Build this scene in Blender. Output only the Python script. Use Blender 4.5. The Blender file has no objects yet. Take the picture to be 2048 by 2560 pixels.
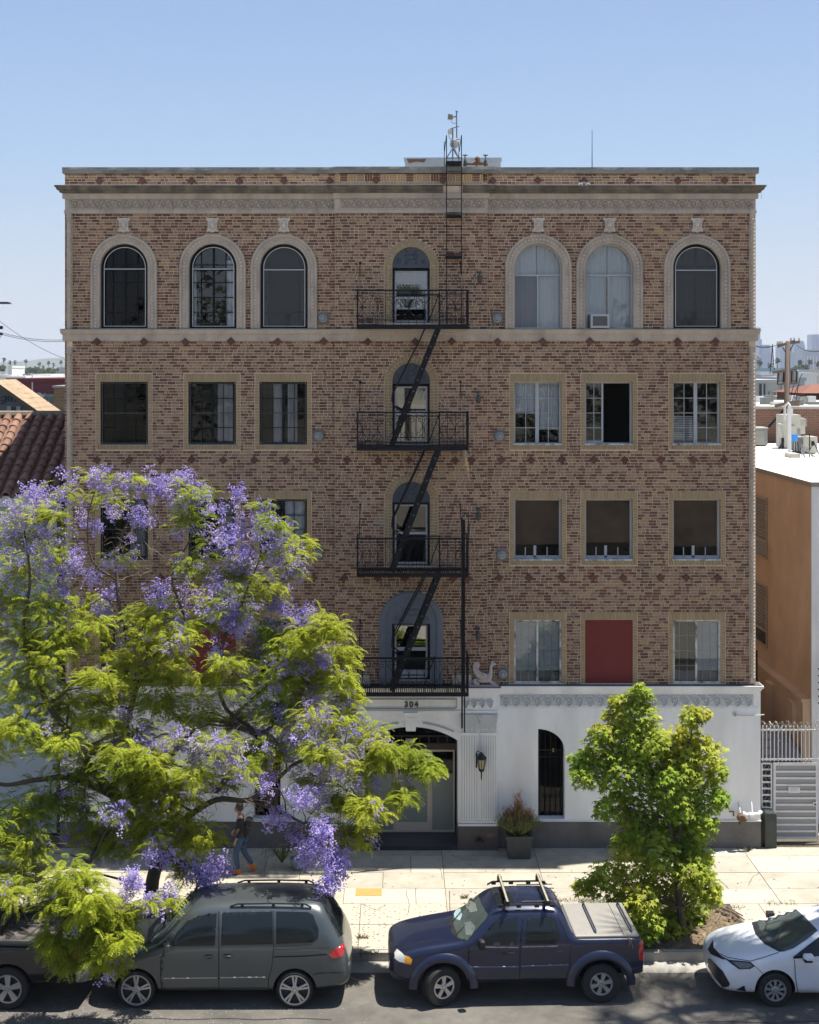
import bpy, bmesh, math, random
import numpy as np
from mathutils import Vector, Matrix, Quaternion
from mathutils.geometry import delaunay_2d_cdt
from mathutils.bvhtree import BVHTree

random.seed(7)
SC = bpy.context.scene
COL = SC.collection

# ------------------------------------------------------------------ camera
CAM = Vector((0.0, -34.0, 11.92))
FPX, VX, VY = 3400.0, 990.0, 925.0          # focal length and vanishing point, photo pixels
cam_data = bpy.data.cameras.new('camera')
cam_data.sensor_fit = 'VERTICAL'
cam_data.sensor_height = 25.6
cam_data.sensor_width = 20.48
cam_data.lens = 34.0
cam_data.shift_x = 34.0 / 2560
cam_data.shift_y = -355.0 / 2560
cam_data.clip_start = 0.5
cam_data.clip_end = 12000
camera = bpy.data.objects.new('camera', cam_data)
camera.location = CAM
camera.rotation_euler = (math.radians(90), 0, 0)
COL.objects.link(camera)
SC.camera = camera

# ------------------------------------------------------------------ light
SUN = Vector((5.15, 1.28, 16.3)).normalized()
sun_data = bpy.data.lights.new('sun', 'SUN')
sun_data.energy = 4.9
sun_data.angle = math.radians(0.53)
sun_data.color = (1.0, 0.95, 0.86)
sun = bpy.data.objects.new('sun', sun_data)
sun.rotation_euler = (-SUN).to_track_quat('-Z', 'Y').to_euler()
sun.location = (0, 0, 60)
COL.objects.link(sun)

world = bpy.data.worlds.new("World")
SC.world = world
world.use_nodes = True
wn, wl = world.node_tree.nodes, world.node_tree.links
for n in list(wn): wn.remove(n)
w_out = wn.new('ShaderNodeOutputWorld')
w_bg = wn.new('ShaderNodeBackground')
w_sky = wn.new('ShaderNodeTexSky')
w_sky.sky_type = 'NISHITA'
w_sky.sun_disc = False
w_sky.sun_elevation = math.asin(SUN.z)
w_sky.sun_rotation = math.atan2(SUN.x, SUN.y)
w_sky.air_density = 1.0
w_sky.dust_density = 1.2
w_sky.ozone_density = 1.6
w_bg.inputs['Strength'].default_value = 0.10
# pull the physical sky towards the pale milky blue of a hazy city noon
w_tc = wn.new('ShaderNodeTexCoord'); w_sp = wn.new('ShaderNodeSeparateXYZ'); w_mr = wn.new('ShaderNodeMapRange')
w_mr.inputs[1].default_value = 0; w_mr.inputs[2].default_value = .55
w_g = wn.new('ShaderNodeValToRGB'); w_cr = w_g.color_ramp
w_cr.elements[0].position = 0.0; w_cr.elements[0].color = (.96, 1.0, 1.08, 1)
w_cr.elements[1].position = 1.0; w_cr.elements[1].color = (.30, .45, .78, 1)
for p_, c_ in ((.10, (.84, .93, 1.07, 1)), (.28, (.56, .78, 1.10, 1)), (.45, (.455, .645, 1.02, 1))):
    e_ = w_cr.elements.new(p_); e_.color = c_
w_sc = wn.new('ShaderNodeVectorMath'); w_sc.operation = 'SCALE'; w_sc.inputs['Scale'].default_value = 4.1
w_m = wn.new('ShaderNodeMix'); w_m.data_type = 'RGBA'; w_m.inputs[0].default_value = .93
wl.new(w_tc.outputs['Generated'], w_sp.inputs[0]); wl.new(w_sp.outputs[2], w_mr.inputs[0]); wl.new(w_mr.outputs[0], w_g.inputs[0])
wl.new(w_sky.outputs[0], w_m.inputs[6]); wl.new(w_g.outputs[0], w_sc.inputs[0]); wl.new(w_sc.outputs[0], w_m.inputs[7])
wl.new(w_m.outputs[2], w_bg.inputs[0])
wl.new(w_bg.outputs[0], w_out.inputs[0])

SC.view_settings.view_transform = 'Standard'
SC.view_settings.look = 'None'
SC.view_settings.exposure = 0.92
SC.view_settings.gamma = 1.0
SC.view_settings.use_curve_mapping = False
try:
    SC.cycles.max_bounces = 8
    SC.cycles.transparent_max_bounces = 12
    SC.cycles.volume_bounces = 0
    SC.cycles.use_denoising = True
except Exception:
    pass

# ------------------------------------------------------------------ helpers
def U(px, py, Y):
    """world point seen at photo pixel px,py on the plane y = Y"""
    s = FPX / (34.0 + Y)
    return Vector(((px - VX) / s, Y, CAM.z - (py - VY) / s))

def FX(px): return (px - VX) / 100.0          # facade plane
def FZ(py): return CAM.z - (py - VY) / 100.0

WM = {}
def link(o, parent=None, wm=None):
    wm = wm or Matrix.Identity(4)
    COL.objects.link(o)
    if parent is not None:
        o.parent = parent
        o.matrix_parent_inverse = WM[parent.name].inverted()
    o.matrix_basis = wm
    WM[o.name] = wm.copy()
    return o

def tag(o, label=None, cat=None, group=None, kind=None):
    if label: o['label'] = label
    if cat: o['category'] = cat
    if group: o['group'] = group
    if kind: o['kind'] = kind
    return o

def thing(name, label, cat, loc=(0, 0, 0), rz=0.0, group=None):
    o = bpy.data.objects.new(name, None)
    o.empty_display_size = 0.3
    link(o, None, Matrix.Translation(Vector(loc)) @ Matrix.Rotation(rz, 4, 'Z'))
    return tag(o, label, cat, group)

def copy_tree(o, wm, label=None, group=None, parent=None, pw=None):
    """copy a thing with its parts; wm = its new world matrix"""
    c = o.copy()
    COL.objects.link(c)
    if parent is None:
        c.matrix_basis = wm
        c.parent = None
    else:
        c.parent = parent
    if label: c['label'] = label
    if group: c['group'] = group
    for ch in [x for x in bpy.data.objects if x.parent == o]:
        copy_tree(ch, None, parent=c)
    return c

class MB:
    def __init__(s):
        s.v, s.f, s.m, s.c = [], [], [], []
    def add(s, verts, faces, mi=0, col=None):
        b = len(s.v)
        s.v.extend(verts)
        for f in faces:
            s.f.append(tuple(b + i for i in f))
            s.m.append(mi)
            s.c.append(col)
        return s
    def quad(s, a, b, c, d, mi=0): return s.add([a, b, c, d], [(0, 1, 2, 3)], mi)
    def box(s, x0, x1, y0, y1, z0, z1, mi=0, col=None):
        v = [(x0, y0, z0), (x1, y0, z0), (x1, y1, z0), (x0, y1, z0), (x0, y0, z1), (x1, y0, z1), (x1, y1, z1), (x0, y1, z1)]
        return s.add(v, [(0, 1, 5, 4), (1, 2, 6, 5), (2, 3, 7, 6), (3, 0, 4, 7), (4, 5, 6, 7), (3, 2, 1, 0)], mi, col)
    def obox(s, mat, sx, sy, sz, mi=0, col=None):
        h = [(-.5, -.5, -.5), (.5, -.5, -.5), (.5, .5, -.5), (-.5, .5, -.5), (-.5, -.5, .5), (.5, -.5, .5), (.5, .5, .5), (-.5, .5, .5)]
        v = [tuple(mat @ Vector((a * sx, b * sy, c * sz))) for a, b, c in h]
        return s.add(v, [(0, 1, 5, 4), (1, 2, 6, 5), (2, 3, 7, 6), (3, 0, 4, 7), (4, 5, 6, 7), (3, 2, 1, 0)], mi, col)
    def bar(s, p, q, w, h=None, mi=0, up=None):
        """rectangular bar from p to q"""
        p, q = Vector(p), Vector(q); h = h or w
        d = q - p; L = d.length
        if L < 1e-6: return s
        d.normalize()
        up = Vector(up) if up else (Vector((0, 0, 1)) if abs(d.z) < .95 else Vector((0, 1, 0)))
        x = d.cross(up).normalized(); z = x.cross(d)
        m = Matrix((x, d, z)).transposed().to_4x4(); m.translation = (p + q) / 2
        return s.obox(m, w, L, h, mi)
    def tube(s, pts, r, n=6, mi=0, caps=True):
        pts = [Vector(p) for p in pts]
        rs = r if isinstance(r, (list, tuple)) else [r] * len(pts)
        vs, fs = [], []
        ref = None
        for i, p in enumerate(pts):
            a = pts[max(i - 1, 0)]; b = pts[min(i + 1, len(pts) - 1)]
            d = (b - a)
            if d.length < 1e-9: d = Vector((0, 0, 1))
            d.normalize()
            if ref is None:
                ref = d.cross(Vector((0, 0, 1)) if abs(d.z) < .9 else Vector((1, 0, 0))).normalized()
            x = (ref - d * ref.dot(d))
            if x.length < 1e-6: x = d.orthogonal()
            x.normalize(); ref = x
            y = d.cross(x)
            for k in range(n):
                t = 2 * math.pi * k / n
                vs.append(tuple(p + x * (rs[i] * math.cos(t)) + y * (rs[i] * math.sin(t))))
        for i in range(len(pts) - 1):
            for k in range(n):
                k2 = (k + 1) % n
                fs.append((i * n + k, i * n + k2, (i + 1) * n + k2, (i + 1) * n + k))
        if caps:
            fs.append(tuple(range(n - 1, -1, -1)))
            b = (len(pts) - 1) * n
            fs.append(tuple(b + k for k in range(n)))
        return s.add(vs, fs, mi)
    def lathe(s, prof, center, axis='Z', n=24, mi=0):
        """prof: [(r, h)] revolved about the axis through center"""
        cx, cy, cz = center
        vs, fs = [], []
        for r, h in prof:
            for k in range(n):
                t = 2 * math.pi * k / n
                a, b = r * math.cos(t), r * math.sin(t)
                if axis == 'Z': vs.append((cx + a, cy + b, cz + h))
                elif axis == 'Y': vs.append((cx + a, cy + h, cz + b))
                else: vs.append((cx + h, cy + a, cz + b))
        for i in range(len(prof) - 1):
            for k in range(n):
                k2 = (k + 1) % n
                q = (i * n + k, i * n + k2, (i + 1) * n + k2, (i + 1) * n + k)
                fs.append(q if axis != 'Y' else q[::-1])
        return s.add(vs, fs, mi)
    def prism(s, poly, y0, y1, mi=0, holes=()):
        """poly in (x, z), extruded between y0 (front) and y1; holes are loops"""
        loops = [list(poly)] + [list(h) for h in holes]
        vs2, es = [], []
        for lp in loops:
            b = len(vs2)
            vs2 += [Vector((x, z)) for x, z in lp]
            es += [(b + i, b + (i + 1) % len(lp)) for i in range(len(lp))]
        r = delaunay_2d_cdt(vs2, es, [], 0, 1e-6)
        V2, F = r[0], r[2]
        keep = []
        for f in F:
            c = sum((V2[i] for i in f), Vector((0, 0))) / len(f)
            if inside(c.x, c.y, loops[0]) and not any(inside(c.x, c.y, h) for h in loops[1:]):
                keep.append(f)
        n = len(V2)
        vv = [(p.x, y0, p.y) for p in V2] + [(p.x, y1, p.y) for p in V2]
        ff = [tuple(f) for f in keep] + [tuple(n + i for i in reversed(f)) for f in keep]
        s.add(vv, ff, mi)
        for lp in loops:
            m = len(lp)
            vv = [(x, y0, z) for x, z in lp] + [(x, y1, z) for x, z in lp]
            ff = [(i, i + m, (i + 1) % m + m, (i + 1) % m) for i in range(m)]
            s.add(vv, ff, mi)
        return s
    def sweep(s, path, prof, mi=0, closed=False):
        """path: (x, z, nx, nz) in a facade plane; prof: closed loop of (offset along n, y)"""
        m = len(prof); vs, fs = [], []
        for x, z, nx, nz in path:
            for o, y in prof: vs.append((x + nx * o, y, z + nz * o))
        N = len(path)
        for i in range(N if closed else N - 1):
            j = (i + 1) % N
            for k in range(m):
                k2 = (k + 1) % m
                fs.append((i * m + k, j * m + k, j * m + k2, i * m + k2))
        if not closed:
            fs.append(tuple(range(m))); fs.append(tuple((N - 1) * m + k for k in range(m - 1, -1, -1)))
        return s.add(vs, fs, mi)
    def mesh(s, name, mats, smooth=False, tint=False):
        me = bpy.data.meshes.new(name)
        me.from_pydata([tuple(v) for v in s.v], [], s.f)
        for m in (mats if isinstance(mats, (list, tuple)) else [mats]): me.materials.append(m)
        if any(s.m): me.polygons.foreach_set('material_index', s.m)
        if smooth: me.polygons.foreach_set('use_smooth', [True] * len(s.f))
        if tint:
            at = me.attributes.new('tint', 'FLOAT_COLOR', 'FACE')
            at.data.foreach_set('color', [x for c in s.c for x in (c if c else (1, 1, 1, 1))])
        me.update()
        return me
    def build(s, name, mats, parent=None, label=None, kind=None, smooth=False, wm=None, tint=False, fix=False, autos=None):
        me = s.mesh(name, mats, smooth, tint)
        if fix:
            bm = bmesh.new(); bm.from_mesh(me)
            bmesh.ops.remove_doubles(bm, verts=bm.verts, dist=1e-5)
            bmesh.ops.recalc_face_normals(bm, faces=bm.faces)
            bm.to_mesh(me); bm.free()
        if autos is not None:
            me.polygons.foreach_set('use_smooth', [True] * len(me.polygons))
            bm = bmesh.new(); bm.from_mesh(me)
            for e in bm.edges:
                if len(e.link_faces) == 2 and e.calc_face_angle(0) > math.radians(autos): e.smooth = False
            bm.to_mesh(me); bm.free()
        o = bpy.data.objects.new(name, me)
        link(o, parent, wm)
        return tag(o, label, None, None, kind)

def inside(x, y, poly):
    c = False; n = len(poly); j = n - 1
    for i in range(n):
        xi, yi = poly[i]; xj, yj = poly[j]
        if (yi > y) != (yj > y) and x < (xj - xi) * (y - yi) / (yj - yi) + xi: c = not c
        j = i
    return c

def arch_path(cx, z0, zs, r, n=20, ry=None):
    ry = ry or r
    P = [(cx - r, z0, -1, 0)]
    for k in range(n + 1):
        t = math.pi - math.pi * k / n
        P.append((cx + r * math.cos(t), zs + ry * math.sin(t), math.cos(t), math.sin(t)))
    P.append((cx + r, z0, 1, 0))
    return P
def arch_poly(cx, z0, zs, r, n=20, ry=None):
    return [(p[0], p[1]) for p in arch_path(cx, z0, zs, r, n, ry)]
def rect_poly(x0, x1, z0, z1): return [(x0, z0), (x0, z1), (x1, z1), (x1, z0)]
def rect_path(x0, x1, z0, z1):
    return [(x0, z0, -1, -1), (x0, z1, -1, 1), (x1, z1, 1, 1), (x1, z0, 1, -1)]

# ------------------------------------------------------------------ materials
MATS = {}
def M(name, col, rough=.8, var=.15, scale=6.0, bump=0.0, metal=0.0, spec=.4, coat=0.0, col2=None, fac2=.5,
      stretch=None, tint=False, emit=None, trans=0.0, island=0.0, fine=True, obj=0.0):
    if name in MATS: return MATS[name]
    m = bpy.data.materials.new(name); m.use_nodes = True
    N, L = m.node_tree.nodes, m.node_tree.links
    for n in list(N): N.remove(n)
    out = N.new('ShaderNodeOutputMaterial'); b = N.new('ShaderNodeBsdfPrincipled')
    b.inputs['Roughness'].default_value = rough; b.inputs['Metallic'].default_value = metal
    b.inputs['Specular IOR Level'].default_value = spec
    if coat:
        b.inputs['Coat Weight'].default_value = coat; b.inputs['Coat Roughness'].default_value = .06
    tc = N.new('ShaderNodeTexCoord'); mp = N.new('ShaderNodeMapping')
    L.new(tc.outputs['Object'], mp.inputs[0])
    if stretch: mp.inputs['Scale'].default_value = stretch
    nz = N.new('ShaderNodeTexNoise'); nz.inputs['Scale'].default_value = scale
    nz.inputs['Detail'].default_value = 6; nz.inputs['Roughness'].default_value = .65
    L.new(mp.outputs[0], nz.inputs[0])
    c = (*col, 1)
    base = None
    if tint:
        at = N.new('ShaderNodeAttribute'); at.attribute_name = 'tint'
        mx = N.new('ShaderNodeMix'); mx.data_type = 'RGBA'; mx.blend_type = 'MULTIPLY'; mx.inputs[0].default_value = 1
        mx.inputs[6].default_value = c; L.new(at.outputs['Color'], mx.inputs[7]); base = mx.outputs[2]
    if col2 is not None:
        n2 = N.new('ShaderNodeTexNoise'); n2.inputs['Scale'].default_value = scale * .35; n2.inputs['Detail'].default_value = 5
        L.new(mp.outputs[0], n2.inputs[0])
        rp = N.new('ShaderNodeMapRange'); rp.inputs[1].default_value = fac2 - .1; rp.inputs[2].default_value = fac2 + .12
        L.new(n2.outputs[0], rp.inputs[0])
        mx = N.new('ShaderNodeMix'); mx.data_type = 'RGBA'; mx.inputs[6].default_value = c; mx.inputs[7].default_value = (*col2, 1)
        if base is not None: L.new(base, mx.inputs[6])
        L.new(rp.outputs[0], mx.inputs[0]); base = mx.outputs[2]
    if base is None:
        rgb = N.new('ShaderNodeRGB'); rgb.outputs[0].default_value = c; base = rgb.outputs[0]
    rm = N.new('ShaderNodeMapRange'); rm.inputs[1].default_value = .25; rm.inputs[2].default_value = .75
    rm.inputs[3].default_value = 1 - var; rm.inputs[4].default_value = 1 + var
    L.new(nz.outputs[0], rm.inputs[0])
    val = rm.outputs[0]
    if island or obj:
        g = N.new('ShaderNodeNewGeometry'); oi = N.new('ShaderNodeObjectInfo')
        ad = N.new('ShaderNodeMath'); ad.operation = 'ADD'
        L.new(g.outputs['Random Per Island'], ad.inputs[0]); L.new(oi.outputs['Random'], ad.inputs[1])
        ri = N.new('ShaderNodeMapRange'); ri.inputs[1].default_value = .2; ri.inputs[2].default_value = 1.8
        k = max(island, obj)
        ri.inputs[3].default_value = 1 - k; ri.inputs[4].default_value = 1 + k
        L.new(ad.outputs[0], ri.inputs[0])
        mu = N.new('ShaderNodeMath'); mu.operation = 'MULTIPLY'
        L.new(val, mu.inputs[0]); L.new(ri.outputs[0], mu.inputs[1]); val = mu.outputs[0]
    vm = N.new('ShaderNodeVectorMath'); vm.operation = 'SCALE'
    L.new(base, vm.inputs[0]); L.new(val, vm.inputs['Scale'])
    L.new(vm.outputs[0], b.inputs['Base Color'])
    if bump:
        bp = N.new('ShaderNodeBump'); bp.inputs['Strength'].default_value = bump; bp.inputs['Distance'].default_value = .02
        n3 = N.new('ShaderNodeTexNoise'); n3.inputs['Scale'].default_value = scale * 4; n3.inputs['Detail'].default_value = 4
        L.new(mp.outputs[0], n3.inputs[0]); L.new(n3.outputs[0], bp.inputs['Height']); L.new(bp.outputs[0], b.inputs['Normal'])
    if emit:
        b.inputs['Emission Color'].default_value = (*emit[:3], 1); b.inputs['Emission Strength'].default_value = emit[3]
    sh = b.outputs[0]
    if trans:
        tr = N.new('ShaderNodeBsdfTranslucent'); L.new(vm.outputs[0], tr.inputs[0])
        ms = N.new('ShaderNodeMixShader'); ms.inputs[0].default_value = trans
        L.new(sh, ms.inputs[1]); L.new(tr.outputs[0], ms.inputs[2]); sh = ms.outputs[0]
    L.new(sh, out.inputs[0])
    MATS[name] = m
    return m

def glass(name, tint=(.75, .78, .8), refl=1.0, dirt=0.0, ior=1.5):
    if name in MATS: return MATS[name]
    m = bpy.data.materials.new(name); m.use_nodes = True
    N, L = m.node_tree.nodes, m.node_tree.links
    for n in list(N): N.remove(n)
    out = N.new('ShaderNodeOutputMaterial')
    t = N.new('ShaderNodeBsdfTransparent'); t.inputs[0].default_value = (*tint, 1)
    g = N.new('ShaderNodeBsdfGlossy'); g.inputs['Roughness'].default_value = .015
    fr = N.new('ShaderNodeFresnel'); fr.inputs[0].default_value = ior
    mu = N.new('ShaderNodeMath'); mu.operation = 'MULTIPLY_ADD'; mu.inputs[1].default_value = 2.0 * refl; mu.inputs[2].default_value = .01
    mu.use_clamp = True
    L.new(fr.outputs[0], mu.inputs[0])
    ms = N.new('ShaderNodeMixShader'); L.new(mu.outputs[0], ms.inputs[0]); L.new(t.outputs[0], ms.inputs[1]); L.new(g.outputs[0], ms.inputs[2])
    sh = ms.outputs[0]
    if dirt:
        d = N.new('ShaderNodeBsdfDiffuse'); d.inputs[0].default_value = (.35, .36, .36, 1)
        m2 = N.new('ShaderNodeMixShader'); m2.inputs[0].default_value = dirt
        L.new(sh, m2.inputs[1]); L.new(d.outputs[0], m2.inputs[2]); sh = m2.outputs[0]
    L.new(sh, out.inputs[0])
    MATS[name] = m
    return m

m_brick = M('brick_clay', (1, 1, 1), .88, .16, 30, tint=True, bump=.25)
def grime(m, lo, hi, sc=.55, st=(1, 1, .35)):
    N, L = m.node_tree.nodes, m.node_tree.links
    b = [n for n in N if n.type == 'BSDF_PRINCIPLED'][0]; src = b.inputs['Base Color'].links[0].from_socket
    tc = N.new('ShaderNodeTexCoord'); mp = N.new('ShaderNodeMapping'); mp.inputs['Scale'].default_value = st
    ge = N.new('ShaderNodeNewGeometry'); L.new(ge.outputs['Position'], mp.inputs[0])
    n = N.new('ShaderNodeTexNoise'); n.inputs['Scale'].default_value = sc; n.inputs['Detail'].default_value = 7; n.inputs['Roughness'].default_value = .62
    L.new(mp.outputs[0], n.inputs[0]); r = N.new('ShaderNodeMapRange'); r.inputs[1].default_value = .32; r.inputs[2].default_value = .66; r.inputs[3].default_value = lo; r.inputs[4].default_value = hi
    L.new(n.outputs[0], r.inputs[0]); v = N.new('ShaderNodeVectorMath'); v.operation = 'SCALE'; L.new(src, v.inputs[0]); L.new(r.outputs[0], v.inputs['Scale']); L.new(v.outputs[0], b.inputs['Base Color'])
grime(m_brick, .74, 1.2, .7)
m_mortar = M('mortar', (.74, .575, .43), .95, .14, 12, bump=.2)
m_tan = M('tan_brick_clay', (.35, .255, .145), .88, .13, 25, island=.14, bump=.2)
m_stone = M('cast_stone', (.48, .40, .325), .85, .16, 5, bump=.3, col2=(.35, .285, .225), fac2=.58, stretch=(1, 1, .5))
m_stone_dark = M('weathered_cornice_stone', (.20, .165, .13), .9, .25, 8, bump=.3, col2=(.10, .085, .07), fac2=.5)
m_coping = M('coping_concrete', (.27, .25, .215), .9, .2, 6, bump=.4, col2=(.17, .165, .16), fac2=.55)
m_tile = M('terracotta_diamond', (.115, .045, .033), .75, .22, 10, obj=.3)
m_white = M('white_stucco', (.80, .80, .80), .8, .05, 3, bump=.15, col2=(.70, .70, .69), fac2=.60, stretch=(1, 1, .3))
grime(m_white, .93, 1.06, 1.1, (1.6, 1, .3))
m_plinth = M('grey_plinth_paint', (.135, .13, .13), .7, .12, 5, bump=.2, col2=(.105, .10, .095), fac2=.55)
m_iron = M('black_painted_iron', (.008, .0085, .013), .5, .3, 14, spec=.18)
m_blackframe = M('black_window_paint', (.007, .009, .011), .5, .2, 8, spec=.15)
m_whiteframe = M('white_window_paint', (.43, .44, .46), .55, .08, 8)
m_peel = M('peeling_white_paint', (.60, .59, .57), .8, .15, 14, col2=(.16, .14, .12), fac2=.55)
m_alu = M('thin_aluminium_line', (.62, .63, .64), .4, .05, 8, metal=.3)
m_glass = glass('window_glass', (.93, .95, .96), .5)
m_glass_dark = glass('dark_window_glass', (.25, .27, .27), .13)
m_screen = glass('window_insect_screen', (.50, .50, .50), .15, .10)
m_curtain = M('white_curtain', (.84, .85, .88), .9, .06, 3, stretch=(9, 1, .4), trans=.25)
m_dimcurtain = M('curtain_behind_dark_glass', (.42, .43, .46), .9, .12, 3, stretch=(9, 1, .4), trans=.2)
m_screen_pale = glass('pale_insect_screen', (.82, .82, .84), .15, .10)
m_blind = M('grey_blind', (.62, .63, .66), .8, .08, 4)
m_shade = M('brown_roller_shade', (.10, .065, .042), .9, .3, 3)
m_glass_low = glass('shaded_window_glass', (.9, .9, .9), .16)
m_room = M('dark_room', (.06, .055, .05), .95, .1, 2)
m_red = M('red_painted_board', (.17, .026, .024), .8, .08, 6, bump=.15)
m_lunette = M('slate_grey_relief_paint', (.075, .085, .105), .7, .12, 8, bump=.1)
m_lunette2 = M('blue_grey_surround_paint', (.15, .17, .205), .75, .1, 6)
m_vent = M('grey_vent_metal', (.16, .155, .14), .6, .15, 8)
m_vent2 = M('pale_vent_cap', (.27, .27, .27), .5, .1, 8)
m_galv = M('galvanised_sheet', (.42, .47, .50), .5, .1, 4, metal=.3, col2=(.36, .41, .44), fac2=.55)
m_rust = M('rust', (.16, .085, .045), .85, .25, 10)
m_greenvalve = M('green_valve_paint', (.05, .075, .055), .6, .25, 10)
m_concrete = M('sidewalk_concrete', (.40, .365, .295), .92, .10, 3.5, bump=.25, col2=(.35, .32, .26), fac2=.55, obj=.05)
grime(m_concrete, .80, 1.08, .9, (1, 1, 1))
m_gutter = M('gutter_concrete', (.36, .34, .30), .92, .12, 4, bump=.25, col2=(.27, .255, .23), fac2=.55)
m_asphalt = M('street_asphalt', (.125, .115, .10), .93, .16, 5, bump=.5, col2=(.095, .088, .078), fac2=.53)
grime(m_asphalt, .74, 1.16, .45, (1, 1, 1))
m_joint = M('joint_dirt', (.10, .085, .06), .95, .2, 8)
m_soil = M('bare_soil', (.13, .095, .06), .97, .3, 9, bump=.8, col2=(.20, .155, .10), fac2=.55)
m_bark = M('grey_brown_bark', (.105, .085, .065), .95, .3, 14, bump=.9, stretch=(1, 1, .3))
m_twig = M('dry_twig', (.17, .13, .10), .95, .25, 10)
m_bronze = M('dark_lantern_metal', (.02, .024, .03), .4, .2, 10, metal=.4)
# ------------------------------------------------------------------ ground, street, pavement
ROADZ = -0.2
CURBY = -6.15
g = MB(); g.quad((-6000, -900, -.30), (6000, -900, -.30), (6000, 9000, -.30), (-6000, 9000, -.30))
m_ground = M('distant_ground', (.24, .22, .18), .95, .2, .05, col2=(.13, .13, .10), fac2=.5)
g.build('ground', m_ground, kind='structure')
g = MB(); g.quad((-70, -22, ROADZ), (70, -22, ROADZ), (70, -6.66, ROADZ), (-70, -6.66, ROADZ))
road = g.build('road', m_asphalt, kind='structure')
# oil darkened band where cars park, and tar repair lines
g = MB()
for (x0, x1, y) in ((-6.2, -1.2, -8.62), (5.6, 12, -8.75)):
    pts = [(x0 + (x1 - x0) * i / 14, y + .03 * math.sin(i * 1.7) + random.uniform(-.01, .01)) for i in range(15)]
    for a, b in zip(pts[:-1], pts[1:]):
        g.quad((a[0], a[1], ROADZ + .004), (b[0], b[1], ROADZ + .004), (b[0], b[1] + .035, ROADZ + .004), (a[0], a[1] + .035, ROADZ + .004))
g.build('tar_seam', M('tar', (.03, .03, .03), .6), road)
g = MB(); g.quad((-70, -6.66, ROADZ + .004), (70, -6.66, ROADZ + .004), (70, CURBY, ROADZ + .012), (-70, CURBY, ROADZ + .012))
g.build('gutter', m_gutter, kind='structure')
# kerb in cast lengths
kerb = MB(); kerb.box(-70, -14, CURBY, CURBY + .15, -.28, -.003); kerb.box(14, 70, CURBY, CURBY + .15, -.28, -.003)
kerb = kerb.build('kerb', m_gutter, kind='structure')
x = -14.0
while x < 14:
    L = random.uniform(1.2, 2.6); x2 = min(14, x + L)
    k = MB(); d = random.uniform(0, .012)
    k.prism([(x + .006, -.28), (x + .006, -.03 - d), (x + .02, -.004 - d), (x2 - .02, -.004 - d), (x2 - .006, -.03 - d), (x2 - .006, -.28)], CURBY, CURBY + .15)
    o = k.build('kerbstone', m_gutter, kerb)
    x = x2
sidewalk = MB(); sidewalk.box(-70, 70, CURBY + .15, 0.9, -.29, -.022)
sidewalk.box(9.12, 16, .9, 2.0, -.29, -.022)
sidewalk = sidewalk.build('sidewalk', m_joint, kind='structure')
# slabs: rows measured from the joints in the photograph
m_slabs = [m_concrete,
           M('sidewalk_concrete_pale', (.44, .40, .32), .92, .09, 4, bump=.2, obj=.04),
           M('sidewalk_concrete_grey', (.365, .335, .275), .93, .12, 4, bump=.3, col2=(.33, .305, .25), fac2=.5)]
def dotted():
    m = M('pitted_sidewalk_concrete', (.41, .37, .30), .92, .1, 4, bump=.3)
    N, L = m.node_tree.nodes, m.node_tree.links
    b = [n for n in N if n.type == 'BSDF_PRINCIPLED'][0]
    src = b.inputs['Base Color'].links[0].from_socket
    tc = N.new('ShaderNodeTexCoord'); vo = N.new('ShaderNodeTexVoronoi'); vo.inputs['Scale'].default_value = 9; vo.inputs['Randomness'].default_value = .45
    L.new(tc.outputs['Object'], vo.inputs['Vector'])
    r = N.new('ShaderNodeMapRange'); r.inputs[1].default_value = .16; r.inputs[2].default_value = .24; r.inputs[3].default_value = .25; r.inputs[4].default_value = 1
    L.new(vo.outputs['Distance'], r.inputs[0])
    v = N.new('ShaderNodeVectorMath'); v.operation = 'SCALE'; L.new(src, v.inputs[0]); L.new(r.outputs[0], v.inputs['Scale'])
    L.new(v.outputs[0], b.inputs['Base Color'])
    return m
m_pit = dotted()
m_ochre = M('ochre_painted_slab', (.40, .25, .075), .85, .15, 6, bump=.2)
rows = [(-.02, -.62), (-.62, -1.72), (-1.72, -2.72), (-2.72, -3.62), (-3.62, -4.75), (-4.75, -6.0)]
def jx(px, py):
    s = (py - VY) / 11.92; return (px - VX) / s
joints = [jx(1102, 2127) , jx(1333, 2115), jx(1868, 2142), jx(1960, 2190), jx(905, 2260)]
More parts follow.
